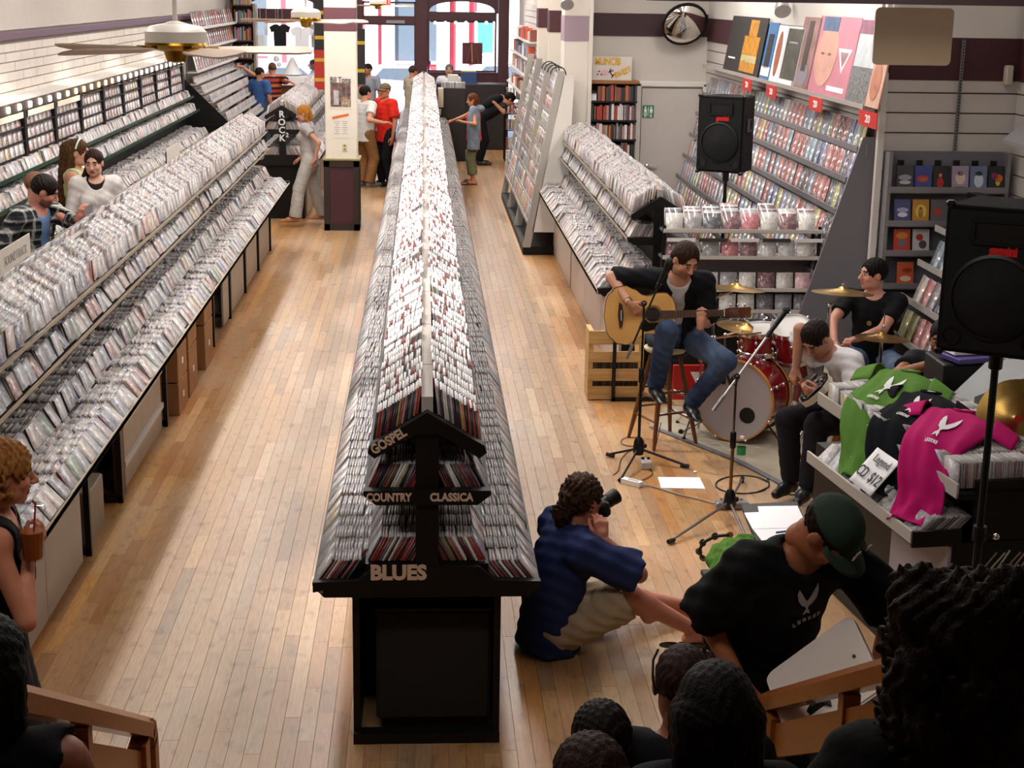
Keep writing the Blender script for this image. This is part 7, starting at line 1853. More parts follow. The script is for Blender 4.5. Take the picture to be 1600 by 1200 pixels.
# ================================================================== STOOLS
def stool(c, h, R, leglabel, m, seatm, rot=20, nm='bar_stool', splay=.09):
    t = thing(nm, leglabel, 'stool', (c[0], c[1], 0))
    q = MB(); q.lathe([(0, -.035), (R * .9, -.035), (R, -.02), (R, -.006), (R * .93, 0), (0, -.003)], 30, 0, Matrix.Translation((c[0], c[1], h))); obj('seat', q, seatm, t, smooth=True)
    L = []
    for k in range(4):
        a = math.radians(rot + 90 * k); top = Vector((c[0] + R * .6 * math.cos(a), c[1] + R * .6 * math.sin(a), h - .03)); bot = Vector((c[0] + (R + splay) * math.cos(a), c[1] + (R + splay) * math.sin(a), 0)); L.append((top, bot))
        q = MB(); pts = [bot.lerp(top, f) for f in (0, .12, .3, .45, .47, .49, .51, .75, 1)]; q.tube(pts, [.013, .016, .019, .020, .022, .022, .020, .018, .015], 12); obj('leg', q, m, t, smooth=True)
    for f, par in ((.28, 0), (.36, 1), (.52, 0), (.58, 1)):
        for k in range(4):
            if k % 2 == par: 
                q = MB(); q.tube([L[k][1].lerp(L[k][0], f), L[(k + 1) % 4][1].lerp(L[(k + 1) % 4][0], f)], .0105, 8); obj('rung', q, m, t, smooth=True)
stool((1.83, 11.2), .745, .165, 'tall brown wooden stool under the acoustic guitarist', WOODD, mat('seat_cream', 'c4b48c', .4, var=.1), rot=-22, splay=.10)
stool((2.93, 10.0), .475, .17, 'light wooden stool under the man in the white t-shirt', mat('stool_orange', 'a8703a', .4, var=.2), WOODL, rot=35, nm='low_stool', splay=.04)
stool((3.68, 12.0), .40, .17, 'round drum stool under the drummer', BLACKM, BLACK, rot=0, nm='drum_stool', splay=.04)
# ================================================================== ACOUSTIC GUITAR
c = at(1003, 492, 10.83)
nd = (at(1172, 488, 10.80) - c).normalized(); t = thing('acoustic_guitar', 'natural spruce acoustic guitar in the seated man\'s lap', 'guitar', c)
fn_ = Vector((0, -1, .16)); M = frame(c, nd, fn_) @ Matrix.Scale(1.06, 4)           # local X to the headstock, Y up across, Z out of the top
def half(u):   # half width of the body outline, u 0 (tail) .. 1 (neck joint)
    P = ((0, .0), (.02, .085), (.08, .155), (.18, .196), (.30, .205), (.42, .178), (.54, .138), (.60, .130), (.66, .134), (.76, .150), (.86, .150), (.94, .118), (.985, .07), (1.0, .0))
    for (a, b), (a2, b2) in zip(P, P[1:]):
        if u <= a2:
            f = (u - a) / (a2 - a); f = f * f * (3 - 2 * f) if a > .05 else f ** .6; return b + (b2 - b) * f
    return 0
N = 40; LB = .50
us = [i / N for i in range(N + 1)]
out = [(-.26 + LB * u, -half(u)) for u in us] + [(-.26 + LB * u, half(u)) for u in us[::-1][1:-1]]
q = MB(); q.prism(out, -.105, -.004, 0, M); obj('body', q, mat('guitar_back', '5a2c16', .3, coat=.5), t)
q = MB(); q.prism(out, -.004, .0, 0, M); obj('top', q, mat('spruce', 'd9a45c', .3, var=.08, scale=3, stretch=(1, 12, 1), coat=.4), t)
q = MB(); n_ = len(out); inn = [((x + .01) * .985 - .01, y * .975) for x, y in out]
for i in range(n_):
    j = (i + 1) % n_; b0 = len(q.v)
    q.add([(out[i][0], out[i][1], .0012), (out[j][0], out[j][1], .0012), (inn[j][0], inn[j][1], .0012), (inn[i][0], inn[i][1], .0012)], [(0, 1, 2, 3)], 0, M)
obj('binding', q, mat('binding_cream', '3a2014', .4), t)
SH = .075
q = MB(); q.lathe([(.0, .0015), (.051, .0015)], 28, 0, M @ Matrix.Translation((SH, 0, 0)), caps=False); obj('soundhole', q, mat('hole_dark', '120c08', .8), t)
q = MB(); q.lathe([(.053, .002), (.066, .002)], 28, 0, M @ Matrix.Translation((SH, 0, 0)), caps=False); obj('rosette', q, mat('rosette_tan', '8a5c30', .4), t)
q = MB(); q.prism([(SH - .10, -.09), (SH - .05, -.115), (SH + .02, -.10), (SH + .05, -.06), (SH + .03, -.055), (SH - .03, -.055), (SH - .055, -.03), (SH - .08, -.045)], .0015, .003, 0, M); obj('pickguard', q, mat('pickguard_black', '15110f', .2), t)
q = MB(); q.prism([(-.155, -.09), (-.135, -.075), (-.125, 0), (-.135, .075), (-.155, .09), (-.165, 0)], .0015, .011, 0, M); q.box((-.143, 0, .014), (.004, .072, .006), 1, M); obj('bridge', q, [mat('rosewood', '3a2015', .4), PAPER], t)
q = MB(); q.prism([(.20, -.024), (.56, -.022), (.56, .022), (.20, .024)], -.022, -.002, 0, M); obj('neck', q, mat('mahogany', '5a2e18', .35), t)
q = MB(); q.prism([(.125, -.027), (.56, -.0215), (.56, .0215), (.125, .027)], .001, .008, 0, M); fb = obj('fretboard', q, mat('rosewood_board', '5a4034', .4), t)
q = MB()
for k in range(1, 20):
    x_ = .56 - (.65 * (1 - 2 ** (-k / 12.0)))
    if x_ > .13: q.box((x_, 0, .0086), (.0022, .046, .0016), 0, M)
obj('frets', q, CHROME, fb, kind='stuff')
q = MB()
for k in range(6): y_ = (-.018 + k * .0072); q.tube([M @ Vector((-.143, y_ * 1.5, .015)), M @ Vector((.57, y_ * .95, .012)), M @ Vector((.66, y_ * 1.3, .0))], .0008, 4)
obj('strings', q, CHROME, t, kind='stuff')
q = MB(); q.prism([(.56, -.024), (.60, -.034), (.745, -.036), (.75, -.02), (.745, 0), (.75, .02), (.745, .036), (.60, .034), (.56, .024)], -.018, -.003, 0, M); q.box((.563, 0, .004), (.006, .045, .012), 1, M); obj('headstock', q, [mat('mahogany_head', '5a2c16', .25, coat=.5), PAPER], t)
for k in range(3):
    for s in (-1, 1):
        q = MB(); p = M @ Vector((.61 + k * .048, s * .022, -.002)); q.tube([p, M @ Vector((.61 + k * .048, s * .022, .012))], .005, 8); q.ball(M @ Vector((.61 + k * .048, s * .05, -.01)), (.009, .006, .011), 0, 6); q.tube([M @ Vector((.61 + k * .048, s * .034, -.01)), M @ Vector((.61 + k * .048, s * .048, -.01))], .003, 6); obj('tuning_peg', q, CHROME, t, smooth=True)
# ================================================================== BLACK GUITAR
c = at(1271, 597, 9.70); up_ = Vector((.16, .95, .12)).normalized(); t = thing('electric_guitar', 'black guitar with cream edges in the white-shirted man\'s lap', 'guitar', c)
M = frame(c, up_, (-.72, -.05, .62))
outl = [(-.20, -.06), (-.21, 0), (-.20, .07), (-.15, .125), (-.07, .14), (.0, .11), (.05, .09), (.11, .105), (.165, .115), (.20, .09), (.19, .045), (.16, .02), (.16, -.03), (.19, -.07), (.15, -.115), (.08, -.105), (.02, -.09), (-.06, -.12), (-.15, -.115)]
q = MB(); q.prism(outl, -.045, 0, 0, M, mside=1); q.prism([(x * .95, y * .94) for x, y in outl], 0, .006, 0, M); obj('body', q, [mat('lacquer_black', '0b0b0c', .15, coat=.6), mat('binding_cream2', 'cfc8b4', .4)], t)
for k, (x_, w_) in enumerate(((-.13, .09), (-.06, .085), (.05, .085))):
    q = MB(); q.box((x_, 0, .012), (.035, w_, .014), 0, M, bev=.004); obj(('bridge', 'pickup', 'pickup')[k], q, CHROME, t)
q = MB()
for x_, y_ in ((-.13, -.075), (-.09, -.085), (-.15, .08), (-.1, .09)): q.lathe([(.011, .006), (.011, .022), (.008, .024)], 12, 0, M @ Matrix.Translation((x_, y_, 0)))
obj('knobs', q, CHROME, t, kind='stuff')
q = MB(); q.box((-.185, 0, .014), (.03, .11, .012), 0, M, bev=.004); obj('tailpiece', q, CHROME, t)
q = MB(); q.prism([(.12, -.026), (.62, -.022), (.62, .022), (.12, .026)], -.02, .008, 0, M); obj('neck', q, mat('rosewood', '3a2015', .4), t)
q = MB()
for k in range(6): q.tube([M @ Vector((-.13, -.02 + k * .008, .024)), M @ Vector((.62, -.017 + k * .007, .012))], .0008, 4)
obj('strings', q, CHROME, t, kind='stuff')
q = MB(); q.prism([(.62, -.03), (.78, -.04), (.80, 0), (.78, .04), (.62, .03)], -.02, -.004, 0, M); obj('headstock', q, mat('lacquer_black', '0b0b0c', .15), t)
# ================================================================== DRUM KIT
RED = mat('drum_red', '8a1016', .2, var=.15, scale=4, coat=.8); HOOPW = mat('hoop_maple', 'c08a4c', .35, var=.12); HEADW = mat('drum_head', 'b9aeb0', .5, var=.04, scale=4); SHEAD = mat('white_head', 'd8d4d0', .5)
def drum(name, label, c, axis, R, L, lugs, headm, hoopm, resonant=False):
    t = thing(name, label, 'drum', c); ax = Vector(axis).normalized(); M = frame(c, ax.orthogonal() if abs(ax.z) > .7 else Vector((0, 0, 1)).cross(ax), ax)
    q = MB(); q.lathe([(R * .97, -L / 2), (R * .97, L / 2)], 40, 0, M, caps=False); obj('shell', q, RED, t, smooth=True)
    for s in (1, -1):
        q = MB(); q.lathe([(R * 1.0, s * (L / 2 - .02)), (R * 1.03, s * (L / 2 - .015)), (R * 1.03, s * (L / 2 + .02)), (R * .985, s * (L / 2 + .02)), (R * .985, s * L / 2)], 40, 0, M, caps=False); obj('hoop', q, hoopm, t, smooth=True)
        q = MB(); q.lathe([(0, s * (L / 2 + .004)), (R * .985, s * (L / 2 + .004))], 40, 0, M, caps=False); obj('head', q, headm, t)
    for k in range(lugs):
        a = 2 * math.pi * (k + .5) / lugs; q = MB(); p = lambda r, z: M @ Vector((r * math.cos(a), r * math.sin(a), z))
        for s in (1, -1):
            q.tube([p(R * 1.0, s * L * .18), p(R * 1.035, s * (L / 2 + .02))], .005, 6); q.ball(p(R * 1.0, s * L * .18), .016, 0, 6); q.ball(p(R * 1.04, s * (L / 2 + .022)), .013, 0, 6)
        obj('lug', q, CHROME, t, smooth=True)
    return t, M
bc = at(1146, 629, 11.16); ax = Vector((-.52, -.86, .06)); BR = .305
t, MB_ = drum('bass_drum', 'red bass drum with a pale front head and round black port', bc - ax.normalized() * -.0 + Vector((.12, .20, -.0)) , ax, BR, .44, 8, HEADW, HOOPW)
q = MB(); q.lathe([(0, 0), (.062, 0)], 24, 0, MB_ @ Matrix.Translation((.115, -.10, .2275)), caps=False); obj('port_hole', q, mat('hole_dark', '0a0808', .9), t)
F_ = frame(MB_ @ Vector((0, 0, .229)), Vector((0, 0, 1)).cross(-ax) * -1, ax)
letters('dw', F_ @ Matrix.Translation((-.055, .165, 0)), .15, mat('ink_black', '2a2422', .7), t, bold=.004, font_sx=.95)
for s in (-1, 1):
    q = MB(); p0 = MB_ @ Vector((s * BR, 0, .05)); p0 = bc + Vector((.12, .2, 0)) + F_.to_3x3() @ Vector((s * .22, -.18, .05)); p1 = bc + Vector((.12, .2, 0)) + F_.to_3x3() @ Vector((s * .42, 0, .22)); p1.z = .012; q.tube([p0, p1], .009, 8); sp = obj('spur', q, CHROME, t, smooth=True)
    q = MB(); q.ball(p1 + Vector((0, 0, .01)), .02); obj('rubber_foot', q, BLACK, sp)
tc = at(1243, 533, 11.35); drum('rack_tom', 'red rack tom drum mounted above the bass drum', tc + Vector((0, .1, -.02)), (-.25, -.35, .9), .15, .26, 6, SHEAD, CHROME)
sc_ = at(1190, 533, 11.55); drum('snare_drum', 'shallow drum with white head beside the stool, left of the rack tom', Vector((sc_.x, 11.6, sc_.z)), (-.1, -.1, 1), .17, .16, 8, SHEAD, CHROME)
fc = Vector((3.12, 11.75, .38)); drum('floor_tom', 'red floor tom standing beside the drummer', fc, (0, -.05, 1), .19, .40, 8, SHEAD, CHROME)
BRZ = mat('cymbal_bronze', 'b08c4c', .28, .95, var=.12, scale=30)
def tripod(t, x, y, h, m, r=.27, rot=20, zc=.18):
    q = MB(); q.tube([(x, y, .03), (x, y, h)], .0125, 10); obj('pole', q, m, t, smooth=True)
    for k in range(3):
        a = math.radians(rot + 120 * k); e = Vector((x + r * math.cos(a), y + r * math.sin(a), .015)); q = MB(); q.tube([(x, y, zc + .16), e], .008, 8); q.tube([(x, y, zc * .6), Vector((x, y, zc + .16)).lerp(e, .5)], .005, 6); l = obj('leg', q, m, t, smooth=True)
        q = MB(); q.ball(e, .016, 0, 6); obj('rubber_foot', q, BLACK, l, smooth=True)
def cymbal(px, py, Y, R, tilt, label, base, hat=False):
    c = at(px, py, Y); M = Matrix.Translation(c) @ TR(rx=tilt[0], ry=tilt[1])
    t = thing('cymbal', label, 'cymbal', (base[0], base[1], 0))
    prof = [(R, -.022), (R * .6, -.008), (R * .22, .004), (R * .17, .012), (R * .08, .026), (.006, .03)]
    q = MB(); q.lathe(prof + [(.006, .028), (R * .08, .023), (R * .17, .009), (R, -.024)], 44, 0, M, caps=False); obj('bronze_disc', q, BRZ, t, smooth=True)
    q = MB(); q.lathe([(.012, .028), (.014, .045), (.006, .048), (.005, .075)], 12, 0, M); q.lathe([(.011, -.03), (.011, .02)], 10, 0, M); obj('wing_nut', q, CHROME, t, smooth=True)
    b = Vector((base[0], base[1], 0)); hb = c.z - .12 if (b - Vector((c.x, c.y, 0))).length > .05 else c.z - .02
    tripod(t, b.x, b.y, hb, CHROME, rot=rnd.uniform(0, 120))
    q = MB(); q.tube([(b.x, b.y, hb), tuple(c + Vector((0, 0, -.03)))], .008, 8); q.ball((b.x, b.y, hb), .02, 0, 6); obj('boom_arm', q, CHROME, t, smooth=True)
    q = MB(); q.lathe([(.02, 0), (.02, .05)], 12, 0, Matrix.Translation((b.x, b.y, hb * .55))); q.tube([(b.x, b.y, hb * .55 + .02), (b.x + .05, b.y - .02, hb * .55 + .02)], .006, 6); obj('clamp', q, CHROME, t)
cymbal(1150, 447, 11.5, .225, (-4, 4), 'large crash cymbal in front of the metal shelf, above the guitar headstock', (2.15, 11.45))
cymbal(1317, 453, 11.35, .235, (-4, 2), 'wide ride cymbal in front of the drummer\'s chin', (3.1, 11.35))
cymbal(1166, 509, 11.7, .235, (2, 8), 'lower cymbal below the guitar headstock', (2.42, 11.9))
cymbal(1378, 524, 11.15, .20, (-2, 2), 'hi-hat cymbal at the drummer\'s waist with a thin rod above it', (at(1378, 524, 11.15).x, 11.15))
q = MB(); c = at(1380, 522, 11.15); q.tube([tuple(c), tuple(c + Vector((0, 0, .16)))], .004, 6); q.ball(c + Vector((0, 0, .06)), .014, 0, 6); o = obj('rod', q, CHROME, bpy.data.objects['cymbal.003'], smooth=True)
q = MB(); p0 = at(1115, 525, 11.3); p1 = at(1190, 520, 11.3); q.tube([tuple(at(1113, 560, 11.3)), tuple(at(1115, 470, 11.3))], .014, 10); q.tube([tuple(at(1100, 530, 11.3)), tuple(p1)], .008, 8); q.ball(at(1115, 528, 11.3), .026); q.ball(at(1116, 480, 11.3), .022)
obj('upright_clamps', q, CHROME, bpy.data.objects['cymbal'], smooth=True)
# rug under the kit
q = MB(); pr = [floor_at(1018, 668), floor_at(1150, 720), floor_at(1262, 778), Vector((3.9, 10.9, 0)), Vector((3.9, 12.2, 0)), Vector((2.0, 12.2, 0))]
q.prism([(p.x, p.y) for p in pr], .002, .008); tag(obj('rug', q, mat('rug_beige', 'a89e8a', .9, var=.08, scale=8, bump=.3, bscale=200)), 'beige mat under the drum kit with a dark front edge', 'rug')
q = MB(); q.bar(tuple(pr[0] + Vector((0, 0, .009))), tuple(pr[1] + Vector((0, 0, .009))), .05, .006); q.bar(tuple(pr[1] + Vector((0, 0, .009))), tuple(pr[2] + Vector((0, 0, .009))), .05, .006); tag(obj('rug_edge', q, mat('tape_grey', '6a6a70', .5)), 'grey tape strip along the front edge of the drum mat', 'tape')
# ================================================================== MICROPHONE STANDS
def micstand(base, h, boom0, boom1, label, m, mb, legs, mic_end=1, clutch=True, counter=True):
    t = thing('mic_stand', label, 'microphone stand', (base[0], base[1], 0)); b = Vector((base[0], base[1], 0))
    q = MB(); q.tube([b + Vector((0, 0, .10)), b + Vector((0, 0, h * .55))], .0115, 10); obj('lower_pole', q, m[0], t, smooth=True)
    q = MB(); q.tube([b + Vector((0, 0, h * .5)), b + Vector((0, 0, h))], .008, 10); obj('upper_pole', q, m[1], t, smooth=True)
    q = MB(); q.lathe([(.017, -.05), (.02, -.04), (.02, .05), (.014, .06)], 14, 0, Matrix.Translation(b + Vector((0, 0, h * .55)))); obj('clutch', q, BLACKM, t, smooth=True)
    q = MB(); q.lathe([(.035, -.06), (.045, -.03), (.035, .04), (.02, .07)], 14, 0, Matrix.Translation(b + Vector((0, 0, .12)))); q.ball(b + Vector((.045, .01, .12)), .018, 0, 6); obj('leg_hub', q, BLACKM, t, smooth=True)
    for e in legs:
        q = MB(); q.tube([b + Vector((0, 0, .105)), e], .0095, 8); l = obj('leg', q, m[2], t, smooth=True)
        q = MB(); d = (Vector(e) - b).normalized(); q.tube([Vector(e) - d * .05, Vector(e) + d * .012], .015, 8); obj('rubber_foot', q, BLACK, l, smooth=True)
    b0, b1 = Vector(boom0), Vector(boom1); q = MB(); q.tube([b0, b1], .0075, 10); obj('boom', q, mb, t, smooth=True)
    top = b + Vector((0, 0, h)); q = MB(); q.lathe([(.02, -.02), (.02, .02)], 14, 0, frame(top, (1, 0, 0), (0, -1, .2))); q.ball(top + Vector((0, -.03, .0)), .016, 0, 6); obj('swivel', q, BLACKM, t, smooth=True)
    if counter: q = MB(); d = (b1 - b0).normalized(); q.tube([b0 - d * .02, b0 + d * .10], .0125, 10); obj('counterweight', q, STEEL, t, smooth=True)
    d = (b1 - b0).normalized(); mc = thing('microphone', 'black microphone on ' + label, 'microphone', b1)
    q = MB(); q.tube([b1 - d * .02, b1 + d * .15], [.014, .019], 12); obj('microphone_body', q, BLACKM, mc, smooth=True); q = MB(); q.ball(b1 + d * .17, .026); obj('grille', q, mat('mic_mesh', '3a3a3c', .5, .6, bump=.5, bscale=400), mc, smooth=True)
    q = MB(); q.tube([b1 - d * .05, b1 - d * .01], .018, 10); obj('mic_clip', q, BLACKM, mc)
fb_ = lambda x, y: floor_at(x, y, .02)
p = floor_at(997, 722)
micstand((p.x, p.y), 1.18, at(981, 556, p.y - .02), at(1031, 441, p.y - .16), 'the black stand in front of the acoustic guitarist', (BLACKM, BLACKM, BLACKM), mat('boom_dark', '3a3a3c', .3, .6), [fb_(950, 710), fb_(1074, 728), fb_(969, 750)])
p = floor_at(1139, 808)
WH = mat('pole_white_metal', 'e2e2e4', .25, .6)
micstand((p.x, p.y), .95, at(1117, 638, p.y - .05), at(1205, 517, p.y + .1), 'the chrome stand in front of the bass drum', (mat('pole_brass', '8a6a40', .3, .8), CHROME, mat('leg_grey', '8a8284', .3, .7)), WH, [fb_(1046, 846), fb_(1160, 748), fb_(1170, 850)])
# blue tape on the first stand
q = MB(); c = at(1031, 437, 10.35)
# ================================================================== SMALL THINGS ON THE FLOOR
def cable(pts, r, label, m=BLACKM, nm='cable'):
    # smooth path over the floor
    P = [Vector(p) for p in pts]; out = []
    for i in range(len(P) - 1):
        a, b, c, d = P[max(i - 1, 0)], P[i], P[i + 1], P[min(i + 2, len(P) - 1)]
        for k in range(8):
            u = k / 8; out.append(.5 * ((2 * b) + (c - a) * u + (2 * a - 5 * b + 4 * c - d) * u * u + (3 * b - 3 * c + d - a) * u ** 3))
    out.append(P[-1]); q = MB(); q.tube(out, r, 6); return tag(obj(nm, q, m, smooth=True), label, 'cable')
fz = lambda x, y, z=.006: floor_at(x, y, z)
loop = [fz(1185, 800 - 0, .006)] 
def ring(cx_, cy_, rx_, ry_, n, z, a0=0, tot=2 * math.pi): return [floor_at(cx_ + rx_ * math.cos(a0 + tot * k / n), cy_ + ry_ * math.sin(a0 + tot * k / n), z) for k in range(n + 1)]
cable(ring(1160, 757, 42, 14, 14, .006, .3, 12) + [fz(1200, 748), fz(1225, 757), fz(1212, 765), fz(1228, 772), fz(1300, 776)], .0045, 'coiled black cable lying on the floor in front of the bass drum')
cable([fz(975, 752, .01), fz(1020, 760, .01), fz(1060, 772, .01), fz(1105, 783, .01), fz(1128, 790, .012)], .006, 'grey and black cable from the power strip to the chrome stand', mat('cable_grey', '8a8684', .5))
cable(ring(988, 690, 18, 7, 10, .006, 0, 7.5) + [fz(972, 715), fz(966, 735), fz(958, 742)], .003, 'thin black cable loop under the wooden stool', nm='thin_cable')
cable([at(1033, 660, 10.9), fz(1022, 705), fz(1008, 725), fz(1020, 740), fz(1000, 752)], .003, 'thin cable hanging from the guitar to the pedal', nm='thin_cable')
t = thing('power_strip', 'white power strip lying beside the black mic stand', 'power strip', fz(985, 752, 0)); a, b = fz(973, 750, .02), fz(1002, 757, .02); q = MB(); q.bar(a, b, .05, .035); obj('housing', q, PAPER, t)
q = MB(); q.bar(a.lerp(b, .3) + Vector((0, 0, .018)), a.lerp(b, .85) + Vector((0, 0, .018)), .02, .003); obj('sockets', q, GREYPL, t)
t = thing('effects_pedal', 'small grey pedal standing on the floor behind the black mic stand', 'pedal', fz(1010, 733, 0)); p = fz(1009, 731, .0); q = MB(); q.box((p.x, p.y, .03), (.075, .11, .06), 0, bev=.008); obj('housing', q, mat('pedal_grey', 'b0aaa4', .4), t); q = MB()
for s in (-1, 1): q.lathe([(.012, 0), (.012, .014)], 10, 0, Matrix.Translation((p.x + s * .02, p.y + .02, .06)))
obj('dials', q, BLACKM, t, kind='stuff')
t = thing('effects_pedal', 'silver pedal on the floor behind the chrome mic stand', 'pedal', fz(1132, 795, 0)); p = fz(1134, 794, 0); q = MB(); q.box((p.x + .04, p.y, .025), (.22, .08, .05), 0, bev=.008); obj('housing', q, STEEL, t); q = MB()
for s in range(4): q.lathe([(.01, 0), (.01, .012)], 10, 0, Matrix.Translation((p.x - .03 + s * .045, p.y + .015, .05)))
obj('dials', q, CHROME, t, kind='stuff')
P_ = [fz(1028, 745.4, .003), fz(1093, 746, .003), fz(1102, 763.5, .003), fz(1033, 762.5, .003)]; q = MB(); q.prism([(p.x, p.y) for p in P_[::-1]], .001, .004); tag(obj('set_list', q, mat('bright_paper', 'fafafc', .6)), 'white sheet of paper lying on the floor between the mic stands', 'paper')
p = fz(1086, 739, 0); q = MB(); q.ball((p.x, p.y, .008), (.014, .01, .008), 0, 6); tag(obj('paper_scrap', q, PAPER, smooth=True), 'tiny white scrap on the floor above the set list', 'scrap')
# water bottle
p = floor_at(1157, 727); t = thing('water_bottle', 'half empty water bottle with green label on the floor before the drum', 'bottle', (p.x, p.y, 0)); Mb = Matrix.Translation((p.x, p.y, 0))
q = MB(); q.lathe([(.0, .0), (.030, .002), (.033, .01), (.033, .075), (.031, .08), (.033, .085), (.033, .145), (.028, .165), (.014, .19), (.013, .205)], 18, 0, Mb, caps=False); obj('bottle', q, glass_mat('bottle_clear', (.94, .96, .96)), t, smooth=True)
q = MB(); q.lathe([(.0338, .085), (.0338, .14)], 18, 0, Mb, caps=False); obj('label', q, mat('label_green', '2f8a4c', .4), t, smooth=True)
q = MB(); q.lathe([(.015, .203), (.015, .22), (.0, .222)], 14, 0, Mb); obj('cap', q, PAPER, t, smooth=True)
# tambourine clipped to the chrome stand
p = floor_at(1115, 858); t = thing('tambourine', 'crescent tambourine with jingles lying by the chrome stand', 'tambourine', p)
pts = [floor_at(1140, 836, .16), floor_at(1117, 838, .15), floor_at(1098, 848, .12), floor_at(1092, 862, .07), floor_at(1098, 872, .03), floor_at(1108, 868, .025), floor_at(1120, 866, .022), floor_at(1140, 869, .02)]
q = MB(); q.tube(pts[:5], .011, 8); obj('frame', q, BLACKM, t, smooth=True); q = MB(); q.tube(pts[5:], .012, 8); obj('handle', q, BLACKM, t, smooth=True)
for k in range(5):
    q = MB(); q.lathe([(.004, -.006), (.022, -.004), (.024, 0), (.022, .004), (.004, .006)], 12, 0, frame(pts[k], (1, .3 * k, .4), (.4, -1, .3 * k))); obj('jingle', q, mat('jingle_bronze', '6a5a44', .3, .8), t, smooth=True)
# red sign and crate behind the stool
a, b = at(1052, 570, 11.9), at(1098, 624, 11.9); q = MB(); q.box(((a.x + b.x) / 2, 11.9, b.z / 2 + a.z / 2), (b.x - a.x, .03, a.z - b.z), 0, bev=.004); o = obj('red_case', q, mat('case_red', 'b8201c', .4)); tag(o, 'red case with a white triangle behind the wooden stool', 'case')
q = MB(); c = ((a.x + b.x) / 2 + .07, 11.88, (a.z + b.z) / 2 + .04); q.prism([(-.06, .05), (.06, .05), (0, -.06)], 0, .004, 0, TR(c, 90)); obj('triangle', q, PAPER, o)
t = thing('wooden_crate', 'slatted wooden crate of records on the floor beside the right island', 'crate', (1.66, 12.55, 0)); a, b = at(917, 583, 12.5), at(1005, 514, 12.5)
x0, x1, zt = a.x, b.x + .0, b.z - .0
for z0, z1 in ((.01, .12), (.17, .27), (.33, .42), (.48, zt)):
    if z1 > z0: q = MB(); q.box(((x0 + x1) / 2, 12.42, (z0 + z1) / 2), (x1 - x0, .02, z1 - z0)); obj('slat', q, WOODL, t)
for X in (x0 + .02, x1 - .02): q = MB(); q.box((X, 12.55, zt / 2), (.04, .26, zt)); obj('end_board', q, WOODL, t)
q = MB(); q.box(((x0 + x1) / 2, 12.56, .012), (x1 - x0 - .04, .24, .02)); obj('bottom', q, WOODL, t)
rs = MB(); X = x0 + .05
while X < x1 - .05:
    for zz in (.025,): rs.box((X, 12.56, zz + .16), (.005, .2, .31 if rnd.random() < .9 else .26), 0, None, col=rnd.choice([lin(c) for c in ('4a4a40', '5a4a3a', '3a3a3a', '8a8478', '2a3a34', '6a5040')])); X += .0085
o = obj('records', rs, ATTR, kind='stuff'); tag(o, 'old records standing in the slatted wooden crate', 'records')
q = MB(); 
for X in (x0 + (x1 - x0) * .46,): q.box((X, 12.38, .29), (.03, .02, .58)); q.box((X + .22, 12.38, .02), (.46, .02, .03))
tag(obj('leaning_frame', q, BLACKM), 'thin black frame standing in front of the wooden crate', 'frame')
